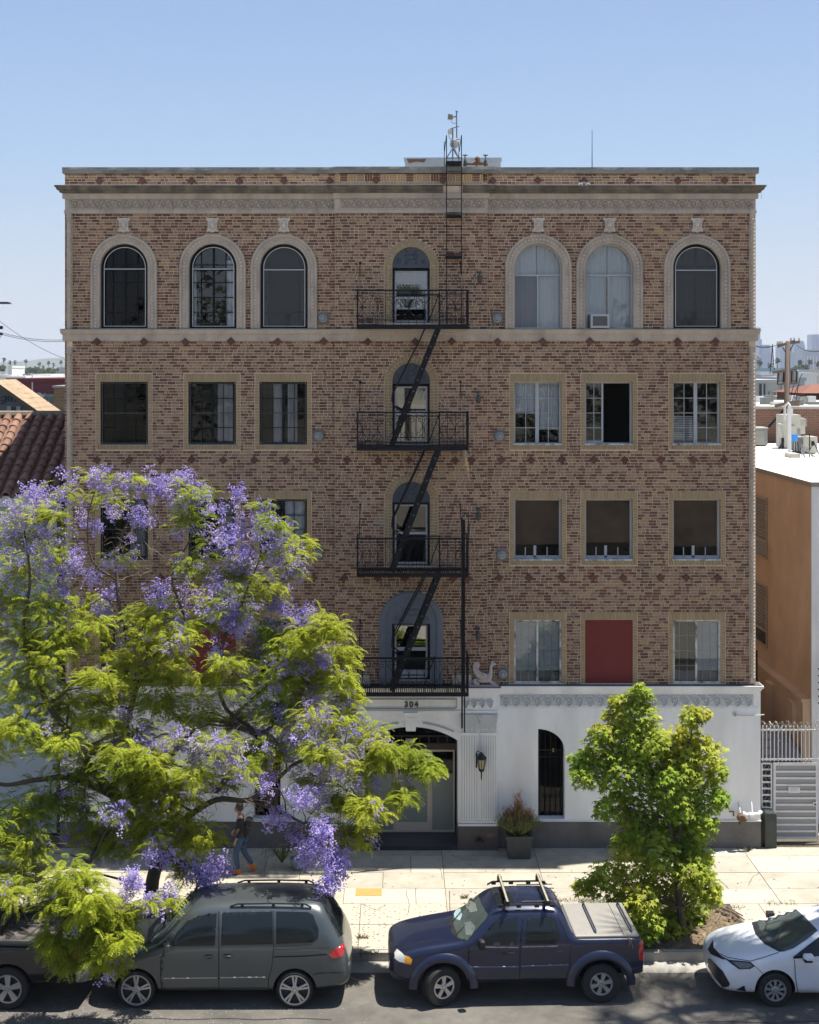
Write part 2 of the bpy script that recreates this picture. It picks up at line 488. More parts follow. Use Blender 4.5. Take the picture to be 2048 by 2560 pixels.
for ri, (ya, yb) in enumerate(rows):
    xs = [-15.0]
    base = {0: 1.9, 1: 1.9, 2: 1.75, 3: 1.75, 4: 1.6, 5: 1.6}[ri]
    fixed = sorted([1.13, 3.43, 8.62, 10.6] if ri < 4 else [-.78, 1.13, 3.43, 5.0, 7.45, 8.1, 9.4])
    x = -15.0
    fx = [f for f in fixed]
    while x < 15:
        n = x + base * random.uniform(.85, 1.15)
        for f in fx:
            if x + .3 < f < n + .45: n = f; break
        xs.append(n); x = n
    for a, b in zip(xs[:-1], xs[1:]):
        cx, cy = (a + b) / 2, (ya + yb) / 2
        if ri >= 4 and (5.0 < cx < 7.3 or -6.6 < cx < -4.2): continue     # tree pits
        m = random.choice([m_slabs[0], m_slabs[0], m_slabs[1], m_slabs[2]])
        if ri >= 4 and (-2.2 < cx < 0.2 or 7.2 < cx < 9.0 or cx < -9): m = m_pit
        if ri == 3 and -.9 < cx < 1.2: m = m_slabs[1]
        t = random.uniform(0, .006)
        k = MB(); e = .007
        w2, d2 = (b - a) / 2 - e, (ya - yb) / 2 - e
        k.box(-w2, w2, -d2, d2, -.06, 0)
        lab = None
        if ri == 3 and 9.2 < a: m = m_ochre; lab = 'ochre painted slab'
        if ri < 2 or (ri == 2 and -.95 < cx < 2): pass
        o = k.build('paving_slab', m, sidewalk, label=lab, wm=Matrix.Translation((cx, cy, -t)) @ Matrix.Rotation(random.uniform(-.002, .002), 4, 'Y'))
k = MB(); k.box(-.42, .18, -.22, .22, 0, .004); k.build('ochre_patch', m_ochre, sidewalk, wm=Matrix.Translation((-.5, -2.96, .001)))
# tree pits
def pit(name, x0, x1, y0, y1, seed):
    rr = random.Random(seed); nx, ny = 30, 16; k = MB(); vs, fs = [], []
    for j in range(ny + 1):
        for i in range(nx + 1):
            u, v = i / nx, j / ny
            h = -.03 + .05 * math.sin(u * math.pi) * math.sin(v * math.pi) + rr.uniform(-.012, .018)
            if i in (0, nx) or j in (0, ny): h = -.03
            vs.append((x0 + (x1 - x0) * u, y0 + (y1 - y0) * v, h))
    for j in range(ny):
        for i in range(nx):
            a = j * (nx + 1) + i; fs.append((a, a + 1, a + nx + 2, a + nx + 1))
    k.add(vs, fs); return k.build(name, m_soil, kind='structure')
pit('soil', 5.02, 7.45, -6.0, -3.65, 1)
pit('soil', -6.62, -4.1, -6.0, -3.65, 2)

# ------------------------------------------------------------------ the apartment building
bld = thing('apartment_building', 'four storey patterned brick apartment building with white ground floor, arched top windows and number 304', 'building', (0.4, 7, 0))
PALETTE = [((.33, .215, .138), 22), ((.285, .185, .12), 20), ((.25, .155, .105), 16), ((.22, .12, .08), 12), ((.165, .075, .046), 22),
           ((.13, .06, .039), 14), ((.11, .066, .05), 7), ((.35, .235, .12), 8)]
PAL = [(*p, 1) for p, w in PALETTE]; PW = [w for p, w in PALETTE]
LX, RX = -8.28, 9.0
CBX0, CBX1, CBY = -1.52, 2.28, -.10
TOPC = [-6.80, -4.58, -2.80, 3.56, 5.34, 7.53]
RECTC = [-6.80, -4.60, -2.82, 3.55, 5.33, 7.53]
RZ = [(10.05, 11.63), (7.16, 8.69), (4.08, 5.67)]
AZ0, AZS, AR = 12.96, 14.48, .60
ORAD = .83
CX = .38
CEN = [(13.10, 14.52, .47), (10.07, 11.63, .47), (7.03, 8.67, .47)]   # z0, spring, r
C1 = (4.15, 4.15 + .75)

holes = []
for c in TOPC: holes.append(arch_poly(c, AZ0, AZS, AR))
for c in RECTC:
    for (a, b) in RZ: holes.append(rect_poly(c - .6, c + .6, a, b))
choles = [arch_poly(CX, a, s, r) for a, s, r in CEN] + [rect_poly(CX - .48, CX + .48, 4.17, 5.60)]
wall = MB()
wall.prism(rect_poly(LX + .003, RX - .003, 3.7, 16.80), .010, .31, 0, holes + choles)
wall = wall.build('wall', m_mortar, bld, fix=True)
k = MB(); k.prism(rect_poly(CBX0, CBX1, 3.9, 16.80), CBY + .010, .009, 0, choles)
k.build('centre_bay_wall', m_mortar, bld, fix=True)
# side, back, roof, floors
m_side = M('side_wall_brick', (.17, .09, .065), .9, .15, 8)
def bricktex(m, sx=5, c1=(.26, .2, .14), c2=(.13, .06, .045)):
    N, L = m.node_tree.nodes, m.node_tree.links
    b = [n for n in N if n.type == 'BSDF_PRINCIPLED'][0]
    tc = N.new('ShaderNodeTexCoord'); sp = N.new('ShaderNodeSeparateXYZ'); cb = N.new('ShaderNodeCombineXYZ')
    ad = N.new('ShaderNodeMath'); ad.operation = 'ADD'
    L.new(tc.outputs['Object'], sp.inputs[0]); L.new(sp.outputs[0], ad.inputs[0]); L.new(sp.outputs[1], ad.inputs[1])
    L.new(ad.outputs[0], cb.inputs[0]); L.new(sp.outputs[2], cb.inputs[1])
    br = N.new('ShaderNodeTexBrick'); br.inputs['Scale'].default_value = 1; br.inputs['Brick Width'].default_value = .21
    br.inputs['Row Height'].default_value = .072; br.inputs['Mortar Size'].default_value = .007
    br.inputs['Color1'].default_value = (*c1, 1); br.inputs['Color2'].default_value = (*c2, 1); br.inputs['Mortar'].default_value = (.3, .26, .2, 1)
    L.new(cb.outputs[0], br.inputs[0]); L.new(br.outputs[0], b.inputs['Base Color'])
bricktex(m_side)
BACK = 16.0
k = MB(); k.box(LX + .003, LX + .3, .312, BACK, 0, 16.78); k.box(RX - .3, RX - .003, .312, BACK, 0, 16.78)
k.box(LX + .301, RX - .301, BACK - .3, BACK, 0, 16.78); k.build('side_wall', m_side, bld)
k = MB(); k.box(LX + .302, RX - .302, .314, BACK - .302, 15.9, 16.1); k.build('roof', M('pale_roof_coating', (.6, .6, .58), .9), bld)
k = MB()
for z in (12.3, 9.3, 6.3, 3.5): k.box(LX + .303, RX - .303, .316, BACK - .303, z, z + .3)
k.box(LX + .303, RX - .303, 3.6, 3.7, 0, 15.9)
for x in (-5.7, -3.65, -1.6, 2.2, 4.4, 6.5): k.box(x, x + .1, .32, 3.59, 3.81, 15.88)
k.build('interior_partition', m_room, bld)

# bricks ------------------------------------------------------------
CUBE = {}
def cube_mesh(col, mat, key):
    if key in CUBE: return CUBE[key]
    b = MB(); b.box(-.5, .5, -.5, .5, -.5, .5, 0, (*col[:3], 1))
    b.f = b.f[:3] + b.f[3:]; CUBE[key] = b.mesh('brick', mat, tint=True)
    return CUBE[key]
class Pieces:
    """first `limit` pieces become objects of their own (shared meshes), the others one stuff part"""
    def __init__(s, name, mat, parent, limit=300, colours=None):
        s.n, s.mat, s.p, s.lim, s.items, s.cols = name, mat, parent, limit, [], colours
    def add(s, mw, sx, sy, sz, ci=0, pr=0): s.items.append((pr, mw, sx, sy, sz, ci))
    def finish(s):
        it = sorted(s.items, key=lambda t: -t[0])
        for pr, mw, sx, sy, sz, ci in it[:s.lim]:
            me = cube_mesh(s.cols[ci] if s.cols else (1, 1, 1), s.mat, (s.mat.name, ci if s.cols else -1))
            o = bpy.data.objects.new(s.n, me)
            link(o, s.p, mw @ Matrix.Diagonal((sx, sy, sz, 1)))
        if len(it) > s.lim:
            b = MB()
            for pr, mw, sx, sy, sz, ci in it[s.lim:]:
                b.obox(mw, sx, sy, sz, 0, (s.cols[ci] if s.cols else (1, 1, 1, 1)))
            # drop the hidden back faces
            keep = [i for i in range(len(b.f)) if i % 6 != 2]
            b.f = [b.f[i] for i in keep]; b.m = [b.m[i] for i in keep]; b.c = [b.c[i] for i in keep]
            b.build(s.n + '_courses', s.mat, s.p, kind='stuff', tint=True)
T = Matrix.Translation
rb = random.Random(11)
bricks = Pieces('brick', m_brick, bld, 300, PAL)
def blocked(z, bay):
    """x intervals with no common brick on this course"""
    B = []
    if not bay:
        for c in TOPC:
            if z < AZ0 - .2: continue
            if z < AZS: B.append((c - ORAD, c + ORAD))
            elif z < AZS + ORAD:
                h = math.sqrt(ORAD ** 2 - (z - AZS) ** 2); B.append((c - h, c + h))
        for c in RECTC:
            for a, b in RZ:
                if a - .12 < z < b + .205: B.append((c - .712, c + .712))
        B.append((CBX0, CBX1))
        if z < 16: B.append((LX + .05, LX + .19)); B.append((RX - .165, RX - .025))
    else:
        for a, s_, r in CEN:
            R = r + .205
            if a - .1 < z < s_: B.append((CX - R, CX + R))
            elif s_ <= z < s_ + R:
                h = math.sqrt(R * R - (z - s_) ** 2); B.append((CX - h, CX + h))
        if z < 4.9: B.append((CX - .785, CX + .785))
        elif z < 4.9 + .785 + .0: pass
        if z < 4.9 + .0: pass
        if 4.0 < z < 5.64 + .76:
            if z < 4.9: h = .785
            else: h = .785 if z < 5.0 else None
            zs = 4.91 + .72
            if z < zs: B.append((CX - .785, CX + .785))
            elif z < zs + .785:
                h = math.sqrt(.785 ** 2 - (z - zs) ** 2); B.append((CX - h, CX + h))
    return B
def free(x0, x1, B):
    segs = [(x0, x1)]
    for a, b in B:
        n = []
        for s, e in segs:
            if b <= s or a >= e: n.append((s, e)); continue
            if a > s: n.append((s, a))
            if b < e: n.append((b, e))
        segs = n
    return [(s, e) for s, e in segs if e - s > .03]
COURSE = .0719
def lay(x0, x1, z0, z1, y, bay, pr=0, bright=0):
    n = int((z1 - z0) / COURSE + .5)
    ch = (z1 - z0) / n
    for i in range(n):
        z = z0 + (i + .5) * ch
        hz = ch - .0165
        for s, e in free(x0, x1, blocked(z, bay)):
            x = s; first = True; prev = 0
            off = rb.uniform(0, .2)
            while x < e - .012:
                stretch = rb.random() < .52
                w = .208 if stretch else .103
                if first: w = max(.06, w - off * (.5 if stretch else .3)); first = False
                x2 = min(x + w, e)
                if e - x2 < .045: x2 = e
                ww = x2 - x - .0155
                if ww > .012:
                    r = rb.random()
                    dk = .3 if prev in (4, 5, 6) else 1.25
                    if stretch: ci = rb.choices(range(8), [13, 14, 14, 13, 27 * dk, 20 * dk, 7 * dk, 5])[0]
                    else: ci = rb.choices(range(8), [23, 22, 17, 12, 14 * dk, 13 * dk, 6 * dk, 6])[0]
                    prev = ci
                    if bright and rb.random() < .5: ci = rb.choice([0, 0, 7, 4])
                    d = rb.uniform(0, .004)
                    bricks.add(T(((x + x2) / 2 - .0, y + .015 - d, z)), ww, .03, hz, ci, (pr + (1 if ww > .18 else 0)) * (1 if 6.5 < z < 12.5 else .5))
                x = x2
lay(LX, RX, 12.94, 15.83, 0, False)
lay(LX, RX, 4.06, 12.64, 0, False)
lay(LX, RX, 16.50, 16.83, 0, False, 0, 1)
lay(CBX0, CBX1, 12.94, 15.83, CBY, True, 2)
lay(CBX0, CBX1, 4.06, 12.64, CBY, True, 2)
# centre bay parapet: soldier row and basket groups
sold = Pieces('soldier_brick', m_tan, bld, 60)
for i in range(47):
    sold.add(T((CBX0 + .12 + i * .0765, CBY + .014, 16.56)), .066, .03, .10)
sold.finish()
x = CBX0 + .12; i = 0
while x < CBX1 - .14:
    if i % 2 == 0:
        for q in range(3): bricks.add(T((x + .10, CBY + .014, 16.650 + q * .066)), .19, .03, .055, [4, 0, 4, 7][(i // 2) % 4], 0)
    else:
        for q in range(3): bricks.add(T((x + .035 + q * .066, CBY + .014, 16.716)), .055, .03, .19, [7, 4, 0, 7][(i // 2) % 4], 0)
    x += .206; i += 1
for z in (16.54, 16.61, 16.68, 16.75, 16.81):
    for xx in (CBX0 + .055, CBX1 - .055): bricks.add(T((xx, CBY + .014, z)), .10, .03, .055, 7, 0)
bricks.finish()

# yellow brick dressings round the square windows
lint = Pieces('lintel_brick', m_tan, bld, 300); jamb = Pieces('jamb_brick', m_tan, bld, 300); sill = Pieces('sill_brick', m_tan, bld, 300)
for c in RECTC:
    for (a, b) in RZ:
        n = 17
        for i in range(n):
            w = 1.40 / n; lint.add(T((c - .70 + (i + .5) * w, .012, b + .100)), w - .010, .034, .192, 0, c)
        m = 22
        for i in range(m):
            h = (b - a + .0) / m
            for sgn in (-1, 1):
                jamb.add(T((c + sgn * .653, .013, a + (i + .5) * h)), .096, .034, h - .010, 0, c)
        if a > 5:
            for i in range(18):
                w = 1.40 / 18; sill.add(T((c - .70 + (i + .5) * w, .002, a - .062)), w - .010, .045, .108, 0, c)
lint.finish(); jamb.finish(); sill.finish()
# arched brick rings at the middle windows
ring = Pieces('arch_brick', m_tan, bld, 300)
for a, s_, r in CEN:
    for k, (ra, rb2) in enumerate(((r + .002, r + .098), (r + .106, r + .20))):
        n = 17 if k == 0 else 22
        for i in range(n):
            t = math.pi * (i + .5) / n; rm = (ra + rb2) / 2
            mw = T((CX + rm * math.cos(t), CBY + .012, s_ + rm * math.sin(t))) @ Matrix.Rotation(-t, 4, 'Y')
            ring.add(mw, rb2 - ra, .034, math.pi * rm / n - .010, 0, 2)
        m = int((s_ - a) / .072)
        for i in range(m):
            h = (s_ - a) / m
            for sg in (-1, 1): ring.add(T((CX + sg * (ra + rb2) / 2, CBY + .012, a + (i + .5) * h)), rb2 - ra - .008, .034, h - .010, 0, 1)
ring.finish()

# diamond tiles ------------------------------------------------------
dm = MB()
dm.prism([(-.105, 0), (0, .105), (.105, 0), (0, -.105)], 0, .04)
dm.prism([(-.062, 0), (0, .062), (.062, 0), (0, -.062)], -.008, 0)
dme = dm.mesh('diamond_tile', m_tile)
drows = [
 (16.65, [249, 356, 479, 598, 710, 824, 941, 1107, 1232, 1345, 1460, 1575, 1695, 1812]),
 (12.63, [244, 361, 464, 578, 695, 810, 920, 1038, 1129, 1244, 1356, 1474, 1591, 1693, 1788]),
 (9.67, [243, 323, 402, 479, 558, 636, 715, 792, 868, 946, 1022, 1138, 1179, 1254, 1328, 1405, 1485, 1562, 1652, 1734, 1811]),
 (6.73, [243, 321, 402, 479, 558, 636, 715, 785, 861, 944, 1013, 1133, 1169, 1248, 1322, 1405, 1482, 1558, 1651, 1716, 1794])]
for z, xs in drows:
    for px in xs:
        X = FX(px); y = CBY if CBX0 < X < CBX1 else 0
        if z < 13 and z > 12: y -= .055
        o = bpy.data.objects.new('diamond_tile', dme)
        link(o, bld, T((X, y - .018, z + random.uniform(-.01, .01))) @ Matrix.Rotation(random.uniform(-.05, .05), 4, 'Y') @ Matrix.Diagonal((1, 1 if y > -.12 else .8, 1, 1)))

# stone mouldings ------------------------------------------------------
def moulding(name, mat, x0, x1, prof, bay_dy=0.0, gaps=(), parent=bld):
    """prof: (y_out, z) closed profile; breaks forward over the centre bay; mitred side returns"""
    b = MB()
    segs = [(x0, CBX0, 0), (CBX0, CBX1, bay_dy), (CBX1, x1, 0)] if bay_dy else [(x0, x1, 0)]
    for i, (a, c, dy) in enumerate(segs):
        parts = [(a, c)]
        if dy:
            parts = []; s = a
            for g0, g1 in gaps: parts.append((s, g0)); s = g1
            parts.append((s, c))
        for (p, q) in parts:
            n = len(prof); vs = []
            for X, side in ((p, -1), (q, 1)):
                for (y, z) in prof:
                    ret = (min(0, y) if ((side < 0 and (X == x0 or dy)) or (side > 0 and (X == x1 or dy))) else 0)
                    if dy and (X not in (a, c)): ret = 0
                    vs.append((X + side * (-ret), y + dy, z))
            fs = [(k, k + n, (k + 1) % n + n, (k + 1) % n) for k in range(n)]
            fs += [tuple(range(n - 1, -1, -1)), tuple(range(n, 2 * n))]
            b.add(vs, fs)
    return b.build(name, mat, parent, fix=True)
# cornice
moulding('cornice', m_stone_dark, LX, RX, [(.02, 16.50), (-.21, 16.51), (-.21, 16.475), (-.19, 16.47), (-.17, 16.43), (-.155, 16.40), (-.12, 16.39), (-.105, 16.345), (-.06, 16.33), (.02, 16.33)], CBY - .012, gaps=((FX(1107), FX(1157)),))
moulding('cornice_bed_moulding', m_stone, LX, RX, [(.02, 16.328), (-.05, 16.328), (-.05, 16.21), (-.035, 16.19), (.02, 16.19)], CBY - .012)
moulding('frieze', m_stone, LX + .02, RX - .02, [(.02, 16.188), (-.012, 16.188), (-.012, 15.92), (-.03, 15.915), (-.03, 15.83), (.02, 15.83)], CBY - .012)
m_flash = M('pale_roof_flashing', (.65, .65, .62), .6)
moulding('cornice_flashing', m_flash, LX, RX, [(.02, 16.503), (-.215, 16.513), (-.215, 16.522), (.02, 16.512)], CBY - .013, gaps=((FX(1107), FX(1157)),))
# coping cast in blocks with a ragged lead edge
x = LX - .05; i = 0
while x < RX + .05:
    w = random.uniform(.8, 1.3); x2 = min(x + w, RX + .06)
    if RX + .06 - x2 < .3: x2 = RX + .06
    dy = CBY - .012 if CBX0 - .2 < (x + x2) / 2 < CBX1 + .1 else 0
    k = MB(); n = 8
    top = [(x2 - (x2 - x) * q / n, 16.965 + random.uniform(-.012, .006)) for q in range(n + 1)]
    k.prism([(x + .002, 16.83), *[(min(max(a, x + .002), x2 - .002), b) for a, b in reversed(top)], (x2 - .002, 16.83)], -.06 + dy, .36)
    k.build('coping_block', m_coping, bld)
    k = MB()
    lo = [(x + (x2 - x) * q / 10, 16.925 + random.uniform(-.03, .012)) for q in range(11)]
    k.prism([(x, 16.972), (x2, 16.972)] + list(reversed(lo)), -.066 + dy, -.0605 + dy)
    k.box(x, x2, -.066 + dy, .37, 16.972, 16.98)
    k.build('lead_edge', M('roofing_felt_edge', (.21, .205, .19), .8, .25, 9, col2=(.42, .39, .33), fac2=.56), bld)
    x = x2; i += 1
# belt course
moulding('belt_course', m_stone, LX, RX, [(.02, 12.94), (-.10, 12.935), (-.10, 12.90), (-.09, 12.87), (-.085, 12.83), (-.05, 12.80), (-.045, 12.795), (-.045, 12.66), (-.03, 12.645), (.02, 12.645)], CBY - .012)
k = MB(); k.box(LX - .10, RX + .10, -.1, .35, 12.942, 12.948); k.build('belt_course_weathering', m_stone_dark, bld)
# running scrolls
def scroll_mesh(name, mat, R=.098, w=.0165, d=.035):
    b = MB(); pts = []
    for k in range(46):
        t = k / 45; a = math.radians(-100) + t * math.radians(690); r = R * (1 - t) ** .8 + .012
        pts.append((r * math.cos(a), r * math.sin(a)))
    tail = [(-.155 + .0 * q, -.03) for q in range(0)]
    tail = []
    for k in range(10):
        t = k / 9; tail.append((-.17 + t * .15, .095 - .19 * (3 * t * t - 2 * t ** 3)))
    pts = tail + pts
    n = len(pts); vs = []
    for i, (x, z) in enumerate(pts):
        a = pts[max(i - 1, 0)]; c = pts[min(i + 1, n - 1)]
        tx, tz = c[0] - a[0], c[1] - a[1]; l = math.hypot(tx, tz) or 1
        nx, nz = -tz / l, tx / l; ww = w * (.55 + .45 * math.sin(math.pi * min(1, (i + 6) / n)))
        vs += [(x - nx * ww, 0, z - nz * ww), (x, -d, z), (x + nx * ww, 0, z + nz * ww)]
    fs = []
    for i in range(n - 1):
        for q in (0, 1): fs.append((i * 3 + q, i * 3 + q + 1, i * 3 + q + 4, i * 3 + q + 3))
    b.add(vs, fs)
    b.lathe([(.0, -.03), (.02, -.026), (.028, -.01), (.03, 0)], (0, 0, 0), 'Y', 10)
    # leaf between scrolls
    b.add([(.10, 0, .09), (.15, -.018, .045), (.13, 0, .0), (.105, 0, .05)], [(0, 1, 2, 3)])
    b.add([(-.10, 0, -.09), (-.15, -.018, -.05), (-.12, 0, -.0), (-.10, 0, -.05)], [(0, 1, 2, 3)])
    return b.mesh(name, mat, smooth=False)
m_scroll = M('cast_stone_scroll', (.58, .50, .42), .85, .12, 5, col2=(.44, .37, .30), fac2=.55)
m_groove = M('frieze_shade_joint', (.33, .28, .23), .9, .15, 8)  # recess shade painted behind the lighter scrolls; also colours the block joints
sm = scroll_mesh('scroll_relief', m_scroll)
m_wscroll = M('white_painted_relief', (.63, .64, .64), .75, .05, 6)
smw = scroll_mesh('scroll_relief', m_wscroll, .11, .018, .04)
def scroll_row(px0, px1, z, y, n, me, sc=1.0, parent=None):
    for i in range(n):
        X = FX(px0 + (px1 - px0) * (i + .5) / n)
        o = bpy.data.objects.new('scroll_relief', me)
        sx = (px1 - px0) / 100 / n / .29
        link(o, bld, T((X, y, z)) @ Matrix.Diagonal((sx, 1, sc, 1)))
scroll_row(175, 836, 16.07, -.0145, 24, sm)
scroll_row(852, 1212, 16.07, CBY - .0265, 12, sm)
scroll_row(1222, 1884, 16.07, -.0145, 24, sm)
scroll_row(848, 862, 0, 0, 0, sm)
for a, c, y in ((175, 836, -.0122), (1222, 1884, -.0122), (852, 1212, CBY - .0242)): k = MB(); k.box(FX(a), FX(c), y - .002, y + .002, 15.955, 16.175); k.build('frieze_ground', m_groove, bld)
m_recess = M('recess_shade_grey', (.52, .53, .53), .85, .1, 8)  # grey stands in for shade behind the white relief
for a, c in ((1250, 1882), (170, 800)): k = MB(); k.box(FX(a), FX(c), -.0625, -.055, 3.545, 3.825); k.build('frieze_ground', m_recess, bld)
# frieze block joints
k = MB()
for i in range(29):
    X = LX + .3 + i * .6
    if CBX0 - .05 < X < CBX1 + .05: continue
    k.box(X, X + .006, -.034, -.012, 15.84, 16.18)
    k.box(X + .3, X + .306, -.0525, -.04, 16.2, 16.325)
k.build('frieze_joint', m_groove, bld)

# arched stone surrounds + windows ------------------------------------------------------
def surround(cx):
    b = MB()
    P = arch_path(cx, AZ0 - .01, AZS, AR, 36)
    b.sweep(P, [(-.004, .02), (-.004, -.02), (.02, -.045), (.055, -.045), (.06, -.028), (.165, -.022), (.172, -.05), (.195, -.062), (.222, -.058), (.235, -.03), (.235, .02)])
    o = b.build('arch_surround', m_stone, bld, fix=True, autos=35)
    # foliage ornament bosses round the arch
    om = MB(); rr = random.Random(int(cx * 100))
    tot = 2 * (AZS - AZ0) + math.pi * (AR + .11); n = 56
    for i in range(n):
        s = (i + .5) / n * tot; h = AZS - AZ0
        if s < h: x, z, a = cx - AR - .11, AZ0 + s, 0
        elif s < h + math.pi * (AR + .11):
            t = math.pi - (s - h) / (AR + .11); x, z, a = cx + (AR + .11) * math.cos(t), AZS + (AR + .11) * math.sin(t), t - math.pi
        else: x, z, a = cx + AR + .11, AZS - (s - h - math.pi * (AR + .11)), math.pi
        c, sn = math.cos(a), math.sin(a); sg = 1 if i % 2 else -1
        def P2(u, v, d): return (x + u * c - v * sn, -.022 - d, z + u * sn + v * c)
        om.add([P2(-.04 * sg, -.02, 0), P2(0, -.032, .018), P2(.042 * sg, .0, .004), P2(.012 * sg, .03, .02), P2(-.03 * sg, .022, .0), P2(0, 0, .026)],
               [(0, 1, 5), (1, 2, 5), (2, 3, 5), (3, 4, 5), (4, 0, 5)])
    om.build('leaf_ornament', m_scroll, o)
for c in TOPC: surround(c)
# cartouches
for c in TOPC:
    b = MB(); z = 15.545
    P = [(-.15, .19), (-.08, .165), (0, .18), (.08, .165), (.15, .19), (.165, .13), (.115, .08), (.11, -.08), (.15, -.13), (.135, -.175), (.06, -.165), (.0, -.195), (-.06, -.165), (-.135, -.175), (-.15, -.13), (-.11, -.08), (-.115, .08), (-.165, .13)]
    b.prism([(c + x, z + y) for x, y in P], -.045, .02)
    b.sweep([(c + .075 * math.cos(t), z + .115 * math.sin(t), math.cos(t), math.sin(t)) for t in [2 * math.pi * q / 20 for q in range(20)]][::-1],
            [(-.004, -.044), (.003, -.062), (.011, -.044)], closed=True)
    b.lathe([(0, -.03), (.05, -.024), (.062, 0)], (c, -.045, z), 'Y', 14)
    b.build('shield_relief', m_scroll, bld)
# reveals are the wall thickness; stone coloured lining for arched ones
for c in TOPC:
    b = MB(); b.sweep(arch_path(c, AZ0, AZS, AR, 30), [(-.006, .0), (-.006, .309), (.0005, .309), (.0005, .0)])
    b.build('reveal', m_stone, bld)
for c in RECTC:
    for a, z2 in RZ:
        b = MB(); b.sweep([(c - .6, a, -1, 0), (c - .6, z2, -1, 1), (c + .6, z2, 1, 1), (c + .6, a, 1, 0)], [(-.006, .032), (-.006, .309), (.0005, .309), (.0005, .032)])
        b.build('reveal', m_tan, bld)

def curtain(parent, x0, x1, z0, z1, y, mat=None, folds=None, name='curtain', clip=None):
    n = max(8, int((x1 - x0) / .018)); vs, fs = [], []
    ph = random.uniform(0, 6); fr = folds or random.uniform(38, 55)
    for i in range(n + 1):
        x = x0 + (x1 - x0) * i / n; d = .018 * math.sin(x * fr + ph) + .008 * math.sin(x * 97)
        zt = z1
        if clip: 
            cx, zs, r = clip; u = abs(x - cx); zt = zs + math.sqrt(max(0, r * r - u * u)) if u < r else zs
            zt = min(zt, z1)
        vs += [(x, y + d, z0), (x, y + d * .5, zt)]
    for i in range(n): fs.append((2 * i, 2 * i + 2, 2 * i + 3, 2 * i + 1))
    b = MB(); b.add(vs, fs); return b.build(name, mat or m_curtain, parent, smooth=True)

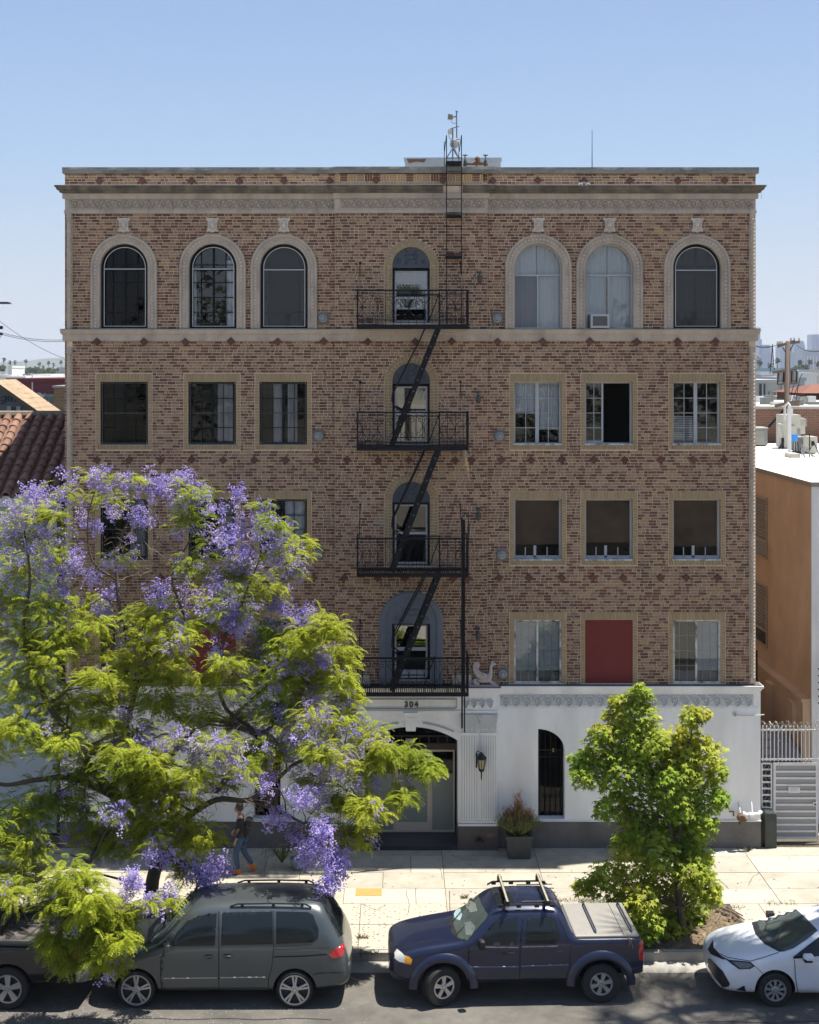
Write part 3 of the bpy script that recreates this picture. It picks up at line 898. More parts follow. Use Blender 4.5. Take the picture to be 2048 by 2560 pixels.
def pane(parent, poly, y, mat, name='pane'):
    b = MB(); b.prism(poly, y, y + .006); return b.build(name, mat, parent)
def arched_window(cx, kind):
    dark = kind in ('a', 'b', 'c', 'f')
    fm = m_blackframe if dark else m_whiteframe
    yf = .12 if dark else .20
    r = AR - .006
    b = MB()
    fw = .075 if dark else .03
    b.sweep(arch_path(cx, AZ0 + .0, AZS, r, 28), [(-fw, yf), (-fw, yf + .07), (0, yf + .07), (0, yf)])
    b.box(cx - r + .001, cx + r - .001, yf - .01, yf + .071, AZ0, AZ0 + (.05 if dark else .03))
    win = b.build('window', fm, bld, label={'a': 'arched window in black frame with white curtain at left', 'b': 'arched window in black frame with grid bars', 'c': 'arched window with full storm pane',
                  'd': 'arched window in white frame filled with white curtains', 'e': 'arched white framed window with curtains and air conditioner', 'f': 'arched window in dark frame with grey screen'}[kind])
    g = MB()
    ri = r - fw
    yg = yf + .05
    zt = {'a': AZS - .03, 'b': AZS - .03, 'c': AZS - .05, 'd': AZS - .18, 'e': AZS - .18, 'f': AZS - .06}[kind]
    if dark:
        bw = .022
        for xx in (-.31, 0, .31) if kind != 'c' else (-.35, .35):
            h = math.sqrt(max(0, ri * ri - xx * xx))
            w = .05 if xx == 0 else bw
            g.box(cx + xx - w / 2, cx + xx + w / 2, yg, yg + .04, AZ0 + .05, AZS + h - .005)
        for q in range(1, 4):
            z = AZ0 + .04 + (zt - AZ0) * q / 4
            g.box(cx - ri, cx + ri, yg + .003, yg + .037, z - .011, z + .011)
        g.box(cx - ri, cx + ri, yg - .004, yg + .042, zt - .035, zt + .025)
        g.box(cx - ri + .03, cx + ri - .03, yg + .003, yg + .037, zt + .10, zt + .12)
        g.build('glazing_bar', fm, win)
        # thin pale storm-frame line
        s = MB(); rs = ri + .005
        s.sweep(arch_path(cx, AZ0 + .055, AZS, rs, 28), [(-.016, yf - .006), (-.016, yf + .006), (0, yf + .006), (0, yf - .006)])
        s.box(cx - rs, cx + rs, yf - .007, yf + .007, zt - .006, zt + .012)
        s.box(cx - rs, cx + rs, yf - .007, yf + .007, AZ0 + .052, AZ0 + .066)
        s.build('storm_frame', m_alu, win)
    else:
        g.box(cx - ri, cx + ri, yf - .004, yf + .06, zt - .02, zt + .02)
        g.box(cx - .016, cx + .016, yf - .002, yf + .058, AZ0 + .03, zt - .021)
        g.build('glazing_bar', fm, win)
    pane(win, arch_poly(cx, AZ0 + .03, AZS, ri + .01, 24), yg + .045, m_glass_dark if kind in 'a' else m_glass)
    if kind in ('c', 'f'):
        pane(win, arch_poly(cx, AZ0 + .056, AZS, ri - .012, 24), yf - .002, m_screen, 'insect_screen')
    if kind in 'de':
        pane(win, rect_poly(cx - ri, cx - .017, AZ0 + .03, zt - .021), yf + .01, m_screen_pale if kind == 'd' else m_glass, 'insect_screen')
    cl = (cx, AZS, r - .03); yc = yg + .09
    if kind == 'a':
        curtain(win, cx - .47, cx - .12, AZ0 + .02, 15, yc, clip=cl); curtain(win, cx + .42, cx + .52, AZ0 + .02, AZS, yc)
    elif kind == 'b':
        curtain(win, cx + .30, cx + .52, AZ0 + .02, AZS + .2, yc); curtain(win, cx - .52, cx - .44, AZ0 + .02, AZS, yc)
    elif kind == 'c':
        curtain(win, cx - .52, cx - .42, AZ0 + .02, AZS, yc); curtain(win, cx + .12, cx + .5, AZ0 + .02, AZ0 + .42, yc); curtain(win, cx + .42, cx + .52, AZ0 + .4, AZS, yc)
    elif kind in 'de':
        curtain(win, cx - r, cx - .02, AZ0 + .0, 16, yc, clip=(cx, AZS, r)); curtain(win, cx + .0, cx + r, AZ0 + .0, 16, yc + .02, clip=(cx, AZS, r))
        if kind == 'e':
            b2 = MB(); b2.box(cx - .045, cx - .02, yc - .05, yc - .045, AZ0 + .4, zt - .05); b2.build('curtain_edge', M('orange_brown_strip', (.35, .17, .08), .8), win)
    else:
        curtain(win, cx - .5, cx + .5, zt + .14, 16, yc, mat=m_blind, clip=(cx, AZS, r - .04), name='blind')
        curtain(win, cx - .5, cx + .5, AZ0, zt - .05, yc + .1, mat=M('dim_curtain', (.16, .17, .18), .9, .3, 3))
    return win
for c, k_ in zip(TOPC, 'abcdef'): arched_window(c, k_)

def sq_window(cx, row, style):
    z0, z1 = RZ[row]; h = z1 - z0
    dark = style.startswith('k')
    fm = m_blackframe if dark else (m_peel if row == 2 else m_whiteframe)
    yf = .10 if dark else (.05 if row == 2 else .17)
    if style == 'red':
        b = MB(); b.box(cx - .594, cx + .594, .03, .055, z0 + .0, z1 - .004)
        q_ = MB()
        for zz in (z0 + .04, (z0 + z1) / 2, z1 - .05):
            for xx in (cx - .55, cx, cx + .55): q_.box(xx - .008, xx + .008, .026, .0299, zz - .008, zz + .008)
        q_.build('board_screw', m_iron, bld)
        o = b.build('window_board', m_red, bld, label='red painted board closing the window'); return
    x0, x1 = cx - .594, cx + .594
    fw = .06 if dark else .045
    P = [(x0, z0 + .002), (x0, z1 - .002), (x1, z1 - .002), (x1, z0 + .002)]
    H = [(x0 + fw, z0 + fw), (x0 + fw, z1 - fw), (x1 - fw, z1 - fw), (x1 - fw, z0 + fw)]
    b = MB(); b.prism(P, yf, yf + .08, 0, [H])
    win = b.build('window', fm, bld)
    g = MB(); xa, xb = x0 + fw, x1 - fw; za, zb = z0 + fw, z1 - fw; yb = yf + .03
    def grid(xs, zs, w=.016):
        for x in xs: g.box(x - w / 2, x + w / 2, yb, yb + .03, za, zb)
        for z in zs: g.box(xa, xb, yb + .002, yb + .028, z - w / 2, z + w / 2)
    zs3 = [za + (zb - za) * q / 4 for q in (1, 2, 3)]
    W = xb - xa
    if dark:
        grid([xa + W * .25, xa + W * .75], zs3, .018); g.box(cx - .035, cx + .035, yb - .004, yb + .04, za, zb)
        s = MB(); s.prism([(x0 + .03, z0 + .03), (x0 + .03, z1 - .03), (x1 - .03, z1 - .03), (x1 - .03, z0 + .03)], yf - .012, yf - .001, 0,
                          [[(x0 + .042, z0 + .042), (x0 + .042, z1 - .042), (x1 - .042, z1 - .042), (x1 - .042, z0 + .042)]])
        s.box(xa, xb, yf - .01, yf - .003, (za + zb) / 2 - .006, (za + zb) / 2 + .006)
        s.build('storm_frame', M('dull_storm_frame', (.10, .12, .125), .5), win)
        for sx in (x0 + .035, x1 - .035):
            for sz in (z0 + .04, z1 - .04):
                q = MB(); q.box(sx - .008, sx + .008, yf - .02, yf - .0125, sz - .008, sz + .008); q.build('screw_cap', m_alu, win)
    elif style == 'grid' or style == 'open':
        if style == 'grid':
            grid([xa + W * .25 - .01, xa + W * .75 + .01], zs3); g.box(cx - .045, cx + .045, yb - .01, yb + .04, za, zb)
        else:
            xm = xa + W * .37
            for x in (xa + W * .18,): g.box(x - .008, x + .008, yb, yb + .03, za, zb)
            for z in zs3: g.box(xa, xm, yb + .002, yb + .028, z - .008, z + .008)
            g.box(xm - .02, xm + .025, yb - .01, yb + .04, za, zb)
            g.box(xa, xm, yb - .008, yb + .038, za, za + .05)
    elif style == 'shade':
        g.box(xa + W * .42, xa + W * .48, yb, yb + .03, za, za + .30)
        g.box(xa + W * .22, xa + W * .24, yb, yb + .03, za, za + .26); g.box(xa + W * .72, xa + W * .74, yb, yb + .03, za, za + .26)
        g.box(xa, xb, yb, yb + .03, za, za + .05)
    elif style == 'slide':
        g.box(cx - .03, cx + .02, yb - .01, yb + .04, za, zb)
        gg = MB()
        for x in (xa + W * .12, xa + W * .30, xa + W * .65, xa + W * .83): gg.box(x - .006, x + .006, yb + .05, yb + .062, za, zb)
        for z in zs3: gg.box(xa, xb, yb + .051, yb + .061, z - .006, z + .006)
        gg.build('inner_grille', m_whiteframe, win)
    g.build('glazing_bar', fm, win)
    gm = {'k0': m_glass_dark, 'k1': m_glass_low, 'k2': m_glass_low, 'k3': m_glass}.get(style, m_glass)
    if style == 'open': pane(win, rect_poly(xa, xa + W * .37, za, zb), yb + .012, gm)
    else: pane(win, rect_poly(xa, xb, za, zb), yb + .012, m_glass_low if style == 'shade' else gm)
    yc = yf + .11
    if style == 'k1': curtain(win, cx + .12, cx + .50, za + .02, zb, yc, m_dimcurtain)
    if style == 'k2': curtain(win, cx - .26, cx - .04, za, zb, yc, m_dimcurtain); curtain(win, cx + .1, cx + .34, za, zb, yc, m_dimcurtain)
    if style == 'k3': curtain(win, cx + .03, cx + .52, za, zb, yc, mat=m_blind, name='blind')
    if style == 'grid':
        if cx < 5:
            curtain(win, xa, cx, (za + zb) / 2 + .02, zb, yc, mat=m_blind, name='blind', folds=10); curtain(win, cx, xb, za + .32, zb, yc + .02, mat=m_curtain, folds=12)
        else:
            b2 = MB()
            for q in range(14): b2.box(xa, cx - .04, yc, yc + .02, za + .05 + q * .045, za + .078 + q * .045)
            b2.build('blind', m_blind, win)
    if style == 'shade':
        b2 = MB(); b2.box(xa - .02, xb + .02, yf + .085, yf + .09, za + .32 + (.05 if cx > 5 else 0) - (.1 if cx > 7 else 0), zb + .03); b2.build('roller_shade', m_shade, win)
    if style == 'slide':
        b2 = MB()
        for q in range(42):
            z = za + .25 + q * .029
            if z > zb: break
            b2.box(xa if cx < 5 else cx - .02, xb, yc, yc + .016, z, z + .024)
        b2.build('blind', m_blind, win)
        q = MB(); q.prism([(xa, za), (xa, za + .28), (xa + .3, za + .22), (xa + .6, za + .27), (xb, za + .2), (xb, za)], yc + .05, yc + .055); q.build('window_film', M('grey_film', (.2, .21, .22), .6), win)
    return win
ST = [['k0', 'k1', 'k2', 'grid', 'open', 'grid'], ['k1', 'k1', 'k3', 'shade', 'shade', 'shade'], ['k2', 'red', 'k0', 'slide', 'red', 'slide']]
for row in range(3):
    for c, st in zip(RECTC, ST[row]): sq_window(c, row, st)
# projecting white sills
for c in RECTC[3:]:
    for a, b in RZ[:2]:
        k = MB(); k.box(c - .62, c + .60, -.012, .17, a - .008, a + .03); k.build('window_sill', m_peel, bld)
# middle column of windows ------------------------------------------------------
def lunette(z, r, bay_y, mat, big=False):
    b = MB(); P = [(CX + r * math.cos(t), z + r * math.sin(t)) for t in [math.pi * q / 24 for q in range(25)]]
    b.prism(P[::-1], bay_y + .05, bay_y + .12)
    o = b.build('lunette_panel', mat, bld)
    s = MB(); c = (CX, bay_y + .05, z + r * .46)
    s.lathe([(0, -.05), (.05, -.045), (.075, -.02), (.08, 0)], c, 'Y', 16)
    for sg in (-1, 1):
        for (ox, oz, R, st) in ((sg * .13, .02, .11, 0), (sg * .31 * r / .47, -.10, .075, 1), (sg * .11, .15, .05, 2), (sg * .13, -.13, .045, 0)):
            pts = []
            for k in range(16):
                t = k / 15; a = math.radians(90 + st * 70) + sg * t * 7.5; rr = R * (1 - t * .75)
                pts.append((c[0] + ox * r / .47 + rr * math.cos(a) * .7, c[1] - .008, c[2] + oz + rr * math.sin(a)))
            s.tube(pts, .011, 4)
    s.build('scroll_ornament', mat, o)
    k = MB(); k.box(CX - r, CX + r, bay_y + .03, bay_y + .14, z - .05, z - .002); k.build('lunette_sill', mat, bld)
def sash(zb, zt, bay_y, kind):
    x0, x1 = CX - .47, CX + .47
    y = bay_y + .16
    b = MB()
    b.prism(rect_poly(x0 + .001, x1 - .001, zb, zt), y, y + .06, 0, [rect_poly(x0 + .06, x1 - .06, zb + .02, zt - .06)])
    win = b.build('window', m_blackframe, bld)
    w = MB(); xa, xb = x0 + .06, x1 - .06; f = .04
    w.prism(rect_poly(xa, xb, zb + .03, zt - .06), y + .01, y + .05, 0, [rect_poly(xa + f, xb - f, zb + .08, zt - .06 - f)])
    H = zt - zb
    if kind == 0:
        w.box(xa, xb, y + .005, y + .052, zt - .06 - H * .24, zt - .03 - H * .24); w.box(xa, xb, y + .005, y + .052, zb + H * .44, zb + H * .48)
        w.box(xa, xb, y + .005, y + .052, zb + H * .25, zb + H * .28)
    elif kind == 1:
        w.box(xa, xb, y + .005, y + .052, zb + H * .49, zb + H * .525)
    elif kind == 2:
        w.box(xa, xb, y + .005, y + .052, zb + H * .49, zb + H * .53)
    else:
        w.box(xa, xb, y + .005, y + .052, zb + H * .50, zb + H * .56); w.box(xa, xb, y + .006, y + .051, zb + H * .08, zb + H * .16)
    w.build('sash_frame', m_whiteframe, win)
    if kind == 0: pane(win, rect_poly(xa, xb, zb + H * .26, zt - .06), y + .03, m_mirror_glass)
    elif kind == 1: pane(win, rect_poly(xa, xb, zb + .04, zt - .06), y + .03, m_mirror_glass)
    else: pane(win, rect_poly(xa, xb, zb + H * .52, zt - .06), y + .03, m_mirror_glass)
m_mirror_glass = glass('reflective_sash_glass', (.35, .36, .36), 3.2)
for i, (a, s_, r) in enumerate(CEN):
    lunette(s_ - .0, r, CBY, m_lunette)
    sash(a + .0, s_ - .06, CBY, i)
# first floor painted surround
zs = 5.63
b = MB()
outer = [(CX - .785, 4.05)] + [(CX + .785 * math.cos(t), zs + .785 * math.sin(t)) for t in [math.pi - math.pi * q / 28 for q in range(29)]] + [(CX + .785, 4.05)]
b.prism(outer, CBY - .03, CBY + .02, 0, [rect_poly(CX - .475, CX + .475, 4.17, 5.60)])
o = b.build('painted_window_surround', m_lunette2, bld)
b = MB(); b.sweep(arch_path(CX, 4.05, zs, .62, 28), [(0, CBY - .031), (.03, CBY - .06), (.13, CBY - .055), (.16, CBY - .031)])
b.build('surround_moulding', m_lunette2, o)
s = MB()
for sg in (-1, 1):
    for (ox, oz, R) in ((.13, 0, .12), (.36, -.14, .075), (.26, -.2, .05)):
        pts = [(CX + sg * (ox + R * (1 - k / 20) * math.cos(k * .45)), CBY - .04, zs + .24 + oz + R * (1 - k / 20) * math.sin(k * .45)) for k in range(16)]
        s.tube(pts, .012, 4)
s.lathe([(0, -.05), (.06, -.04), (.09, 0)], (CX, CBY - .03, zs + .25), 'Y', 16)
s.build('scroll_ornament', m_lunette2, o)
sash(4.18, 5.60, CBY, 3)

# twisted corner columns ------------------------------------------------------
def rope(cx, z0, z1, side):
    vs, fs = [], []; nz = int((z1 - z0) / .014); n = 18
    for i in range(nz + 1):
        z = z0 + (z1 - z0) * i / nz
        for k in range(n):
            a = 2 * math.pi * k / n
            r = .044 + .020 * abs(math.sin(a * .5 + side * z * 33))
            vs.append((cx + r * math.cos(a), -.02 + r * math.sin(a), z))
    for i in range(nz):
        for k in range(n):
            k2 = (k + 1) % n; fs.append((i * n + k, i * n + k2, (i + 1) * n + k2, (i + 1) * n + k))
    b = MB(); b.add(vs, fs); return b.build('twisted_column', m_stone, bld, smooth=True)
for cx, sd in ((FX(174), 1), (FX(1880.5), -1)):
    for z0, z1 in ((12.96, 15.70), (4.25, 12.35)):
        r_ = rope(cx, z0, z1, sd)
        b = MB(); b.box(cx - .062, cx + .062, -.075, .02, z1, z1 + .13); b.lathe([(.06, 0), (.078, .03), (.06, .06)], (cx, -.02, z1 - .05), 'Z', 14)
        b.box(cx - .066, cx + .066, -.085, .02, z0 - .14, z0)
        b.build('column_capital', m_stone, r_)
# wall vents
for px, py in ((809, 796), (1244, 796), (797, 1090), (1249, 1090), (796, 1385), (1255, 1387), (1258, 1684)):
    x, z = FX(px), FZ(py)
    b = MB(); b.box(x - .135, x + .135, -.03, .02, z - .14, z + .14)
    o = b.build('wall_vent', m_vent, bld)
    b = MB(); b.lathe([(0, -.10), (.05, -.10), (.062, -.085), (.07, -.06), (.105, -.055), (.11, -.03), (.11, 0)], (x - .005, -.03, z + .0), 'Y', 20)
    b.build('vent_cap', m_vent2, o, autos=30)
    b = MB(); b.box(x - .05, x + .05, -.006, -.002, z - .42, z - .16)
# small wall lamps beside the middle bay
for px, py in ((1198, 696), (1195, 994), (1195, 1284), (1194, 1583)):
    x, z = FX(px), FZ(py)
    b = MB(); b.box(x - .06, x + .06, CBY - .03, CBY + .02, z + .12, z + .17)
    b.tube([(x, CBY - .02, z + .14), (x, CBY - .13, z + .13), (x, CBY - .15, z + .06)], .016, 6)
    b.lathe([(.01, .09), (.05, .07), (.062, .03), (.05, -.03), (.062, -.06), (.03, -.12), (0, -.13)], (x, CBY - .15, z - .02), 'Z', 12)
    b.build('wall_lamp', M('aged_lamp_metal', (.07, .07, .065), .6, .25, 12), bld, autos=40)

# ------------------------------------------------------------------ ground floor
BX0, BX1 = LX - .1, 9.1
EX0, EX1, EY = FX(814), FX(1242), -.20
DX0, DX1 = FX(912), FX(1144)
DCX = (DX0 + DX1) / 2
def seg_arch(x0, x1, zb, zs, rise, n=18):
    hw = (x1 - x0) / 2; R = (hw * hw + rise * rise) / (2 * rise); cz = zs + rise - R; cx = (x0 + x1) / 2; a0 = math.asin(hw / R)
    return [(x0, zb)] + [(cx + R * math.sin(t), cz + R * math.cos(t)) for t in [-a0 + 2 * a0 * q / n for q in range(n + 1)]] + [(x1, zb)]
def quarter(x0, x1, z0, zt, zsp, n=14):
    return [(x0, z0), (x0, zt)] + [(x0 + (x1 - x0) * math.sin(t), zsp + (zt - zsp) * math.cos(t)) for t in [math.pi / 2 * (q + .5) / n for q in range(n)]] + [(x1, zsp), (x1, z0)]
bw = [(FX(1345), FX(1411)), (FX(1690), FX(1755)), (FX(313), FX(380)), (FX(636), FX(702))]
bholes = [quarter(a, b_, .71, 12.21 - (1821 - 0) / 100 + 8.96 - .0, 2.40) for a, b_ in bw]
bholes = [quarter(a, b_, .71, FZ(1821), 2.42) for a, b_ in bw]
for xa, xb, hh in ((BX0, EX0 + .01, bholes[2:]), (EX1 - .01, BX1, bholes[:2])):
    b = MB(); b.prism([(xa, .685), (xa, 3.99), (xb, 3.99), (xb, .685)], -.06, .30, 0, hh); b.build('ground_floor_wall', m_white, bld, fix=True)
    b = MB(); b.box(xa, xb, -.085, .3, -.02, .66); b.build('plinth', m_plinth, bld)
    b = MB(); b.box(xa - .01, xb + .01, -.10, .3, .661, .684); b.build('plinth_cap', m_white, bld)
b = MB()
for a, c in ((BX0, EX0 + .0), (EX1 - .0, BX1)):
    L0 = a - (.06 if a == BX0 else 0); R0 = c + (.06 if c == BX1 else 0)
    for (y, z0, z1) in ((-.16, 3.99, 4.045), (-.12, 3.93, 3.99), (-.09, 3.86, 3.93), (-.075, 3.46, 3.50)):
        b.box(L0 + (.16 + y) * (1 if a == BX0 else 0), R0 - (.16 + y) * (1 if c == BX1 else 0), y, .3, z0 + .0005, z1)
b.build('ground_floor_cornice', m_white, bld)
for xa, xb in ((BX0 - .03, EX0), (EX1, BX1 + .03)): b = MB(); b.box(xa, xb, -.12, .3, 4.046, 4.062); b.build('ledge_top', M('dark_ledge_grime', (.10, .09, .085), .9), bld)
scroll_row(1250, 1882, 3.68, -.063, 24, smw, 1.18)
scroll_row(170, 805, 3.68, -.063, 24, smw, 1.18)
# ground floor windows: grille, glass
for a, c in bw:
    b = MB()
    for q in range(5):
        x = a + (c - a) * (q + .5) / 5; zt = FZ(1830) if q < 2 else 2.95 - (q - 2) * .13
        b.tube([(x, .16, .72), (x, .16, zt)], .008, 5)
    b.box(a, c, .145, .175, 2.36, 2.385); b.box(a, c, .145, .175, 2.2, 2.215)
    for q in range(8): b.tube([(a + (c - a) * (q + .5) / 8 + .025 * math.cos(t), .16, 2.29 + .03 * math.sin(t)) for t in [k * .9 for k in range(8)]], .006, 4)
    gr = b.build('window_grille', m_iron, bld)
    pane(gr, quarter(a, c, .71, FZ(1821), 2.42), .24, m_glass_dark)
b = MB(); b.box(FX(1388), FX(1391), .55, .57, 2.22, 2.30)
b.build('interior_light', M('warm_bulb', (1, .6, .25), .5, emit=(1, .55, .2, 3)), bld)

# entrance block ------------------------------------------------------
b = MB()
door_open = seg_arch(DX0, DX1, .0, FZ(1846), .34)
b.prism([(EX0, .66), (EX0, 4.0), (EX1, 4.0), (EX1, .66), (DX1, .66)] + list(reversed(door_open[1:-1])) + [(DX0, .66)], EY, .30)
ent = b.build('entrance_wall', m_white, bld, fix=True)
m_eplinth = M('brown_grey_plinth', (.10, .085, .08), .6, .12, 5)
for xa, xb in ((EX0 - .02, DX0), (DX1, EX1 + .02)):
    b = MB(); b.box(xa, xb, EY - .05, .3, -.02, .60); b.build('entrance_plinth', m_eplinth, bld)
    b = MB(); b.box(xa, xb, EY - .06, .3, .601, .658); b.build('plinth_cap', m_white, bld)
b = MB()
for (d, z0, z1) in ((.10, 3.97, 4.03), (.06, 3.90, 3.97), (.02, 3.84, 3.90)):
    b.box(EX0 - d, EX1 + d, EY - d, .1, z0 + .0004, z1)
b.box(EX0 - .02, EX1 + .02, EY - .03, 0, 3.40, 3.455)
b.build('entrance_cornice', m_white, ent)
b = MB(); b.box(EX0 - .08, EX1 + .08, EY - .08, .0, 4.031, 4.06); b.build('entrance_ledge', M('griffin_ledge', (.16, .13, .13), .85), bld)
# name panel with number
b = MB(); x0, x1, z0, z1 = FX(912), FX(1142), FZ(1768), FZ(1742)
fr = [(x0, z0 + .05), (x0, z1), (x1, z1), (x1, z0 + .05), (x1 - .05, z0), (x0 + .05, z0)]
fi = [(x0 + .02, z0 + .06), (x0 + .02, z1 - .02), (x1 - .02, z1 - .02), (x1 - .02, z0 + .06), (x1 - .06, z0 + .025), (x0 + .06, z0 + .025)]
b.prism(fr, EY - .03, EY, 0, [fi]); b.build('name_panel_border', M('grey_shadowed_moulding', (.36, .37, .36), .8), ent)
m_num = M('dark_bronze_numeral', (.05, .05, .045), .5)
for ch, px in (('3', 1016), ('0', 1028), ('4', 1041)):
    cu = bpy.data.curves.new('numeral', 'FONT'); cu.body = ch; cu.size = .19; cu.extrude = .012; cu.offset = .006; cu.align_x = 'CENTER'
    cu.materials.append(m_num)
    tmp = bpy.data.objects.new('numeral_outline', cu); COL.objects.link(tmp)
    me = bpy.data.meshes.new_from_object(tmp.evaluated_get(bpy.context.evaluated_depsgraph_get()))
    bpy.data.objects.remove(tmp); me.name = 'numeral'
    o = bpy.data.objects.new('numeral', me)
    link(o, ent, T((FX(px) + (FX(px) - FX(1028)) * .0, EY - .02, FZ(1762))) @ Matrix.Rotation(math.radians(90), 4, 'X'))
# keystone, arch lines
b = MB(); kx = FX(1027)
b.prism([(kx - .12, FZ(1821)), (kx - .16, FZ(1779)), (kx + .16, FZ(1779)), (kx + .12, FZ(1821))], EY - .07, EY + .1)
b.prism([(kx - .08, FZ(1813)), (kx - .105, FZ(1787)), (kx + .105, FZ(1787)), (kx + .08, FZ(1813))], EY - .085, EY - .07)
b.box(kx - .17, kx + .17, EY - .09, EY, FZ(1779), FZ(1775)); b.build('keystone', m_white, ent)
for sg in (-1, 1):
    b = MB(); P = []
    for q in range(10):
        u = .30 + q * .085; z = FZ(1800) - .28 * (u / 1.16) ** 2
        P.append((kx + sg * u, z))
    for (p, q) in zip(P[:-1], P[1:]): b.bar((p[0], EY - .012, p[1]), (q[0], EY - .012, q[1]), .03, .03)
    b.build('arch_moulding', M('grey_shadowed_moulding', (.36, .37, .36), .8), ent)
# pilasters
def pilaster(x0, x1):
    b = MB(); n = 6; z0, z1 = .69, FZ(1826)
    b.box(x0, x1, EY - .03, EY + .02, z0, z1)
    w = (x1 - x0 - .06) / n
    for i in range(n):
        xa = x0 + .03 + i * w
        b.prism([(xa + .012, z0 + .08), (xa + .012, z1 - .08), (xa + w - .012, z1 - .08), (xa + w - .012, z0 + .08)], EY - .048, EY - .03)
    b.box(x0 - .01, x1 + .01, EY - .055, EY - .0, z0 - .01, z0 + .05)
    p = b.build('fluted_pilaster', m_white, ent)
    g_ = MB()
    for i in range(n + 1): xa = x0 + .03 + i * w; g_.box(xa - .010, xa + .010, EY - .033, EY - .0295, z0 + .08, z1 - .08)
    g_.build('flute_groove', M('flute_shade_grey', (.55, .55, .54), .9), p)  # grey strips paint shade into the flutes so the fluting reads
    c = MB(); za, zb = FZ(1822), FZ(1780); xm = (x0 + x1) / 2; w = (x1 - x0)
    q_ = MB(); q_.prism([(x0 + .02, za), (x0 - .02, zb - .04), (x0 - .03, zb), (x1 + .03, zb), (x1 + .02, zb - .04), (x1 - .02, za)], EY - .06, EY + .02); q_.build('capital_bell', m_recess, p)  # capital ground darkened as painted shade behind the leaves
    for sg in (-1, 1):
        pts = [(xm + sg * (w * .45 - .055 * (1 - k / 22) * math.cos(k * .5) + .0), EY - .065, zb - .08 + .06 * (1 - k / 22) * math.sin(k * .5)) for k in range(16)]
        c.tube(pts, .013, 4)
        for (ox, oz, h) in ((.05, .02, .15), (.13, .01, .12), (.17, .15, .1)):
            if ox > w / 2: continue
            x = xm + sg * ox
            c.add([(x - .035, EY - .06, za + oz), (x, EY - .085, za + oz + h * .3), (x + .035, EY - .06, za + oz), (x + sg * .02, EY - .095, za + oz + h)], [(0, 1, 3), (1, 2, 3)])
    c.build('leaf_capital', m_wscroll, p)
for a, c in ((1151, 1194), (1200, 1240)):
    pilaster(FX(a), FX(c)); pilaster(FX(2056 - c), FX(2056 - a))
# frieze blocks over capitals
for x0, x1 in ((FX(1155), FX(1234)), (FX(822), FX(901))):
    n = 4
    for i in range(n):
        o = bpy.data.objects.new('scroll_relief', smw)
        link(o, bld, T((x0 + (x1 - x0) * (i + .5) / n, EY - .001, 3.65)) @ Matrix.Diagonal(((-1 if i < 2 else 1) * .62, 1, .95, 1)))
    b = MB(); b.lathe([(0, -.03), (.055, -.028), (.06, 0)], ((x0 + x1) / 2, EY, 3.66), 'Y', 10); b.build('rosette', m_wscroll, ent)
# floor, doors, transom
YD = .75
b = MB(); b.box(DX0 - .4, DX1 + .4, EY - .04, 3.4, -.02, .10); b.build('entrance_floor', M('dark_polished_step', (.035, .037, .045), .35, .2, 6), bld)
b = MB(); b.box(DX0 - .02, DX0 + .001, .30, YD, .1, 3.3); b.box(DX1 - .001, DX1 + .02, .3, YD, .1, 3.3); b.box(DX0 - .02, DX1 + .02, .3, 3.3, 3.3, 3.34)
b.build('entrance_side_wall', M('entrance_soffit_brown', (.12, .10, .085), .8), bld)
def DP(px, py): v = U(px, py, YD); return v.x, v.z
m_doorframe = M('beige_aluminium_frame', (.56, .48, .41), .5, .06, 6)
m_frost = M('greenish_frosted_film', (.23, .265, .245), .55, .06, 3)
fx0, zt = DP(921, 1874); fx1, _ = DP(1137, 1874); dz0 = .11
dxa, _ = DP(985, 0); dxb, _ = DP(1079, 0)
b = MB(); b.prism(rect_poly(fx0, fx1, dz0, zt), YD, YD + .08, 0, [rect_poly(fx0 + .04, dxa - .02, dz0 + .06, zt - .05), rect_poly(dxa + .02, dxb - .02, dz0 + .0, zt - .05), rect_poly(dxb + .02, fx1 - .04, dz0 + .06, zt - .05)])
dfr = b.build('entrance_frame', m_doorframe, bld)
b = MB(); b.prism(rect_poly(dxa + .025, dxb - .025, dz0 + .005, zt - .055), YD - .01, YD + .05, 0, [rect_poly(dxa + .105, dxb - .105, dz0 + .26, zt - .16)])
dr = b.build('door', m_doorframe, bld)
zf = U(0, 1934, YD).z
for (xa, xb, pr) in ((fx0 + .04, dxa - .02, dfr), (dxa + .105, dxb - .105, dr), (dxb + .02, fx1 - .04, dfr)):
    za = dz0 + .06 if pr is dfr else dz0 + .26; zz = zt - .05 if pr is dfr else zt - .16
    b = MB(); b.box(xa, xb, YD + .018, YD + .022, za, zf); b.build('frosted_film', m_frost, pr)
    pane(pr, rect_poly(xa, xb, za, zz), YD + .025, m_glass_dark)
b = MB(); b.tube([(dxa + .07, YD - .05, 1.0), (dxa + .07, YD - .05, 1.35)], .014, 6); b.build('handle', m_bronze, dr)
b = MB(); z1_, z2_ = U(0, 1858, YD).z, U(0, 1848, YD).z
b.box(DX0, DX1, YD - .02, YD + .06, zt + .001, z1_ - .0); 
for q in range(11): xx = DX0 + (DX1 - DX0) * q / 10; b.box(xx - .012, xx + .012, YD, YD + .04, z1_, z1_ + .17)
b.box(DX0, DX1, YD - .002, YD + .042, z1_ + .17, z1_ + .195)
b.build('transom_frame', M('dark_brown_transom', (.045, .035, .03), .6), bld)
b = MB(); b.box(kx - .12, kx + .12, YD - .06, YD, z1_ + .02, z1_ + .13); b.build('transom_light_box', M('cream_light_box', (.4, .38, .33), .6), bld)
pane(bld, rect_poly(DX0, DX1, z1_, 3.28), YD + .05, m_glass_dark, 'transom_pane')
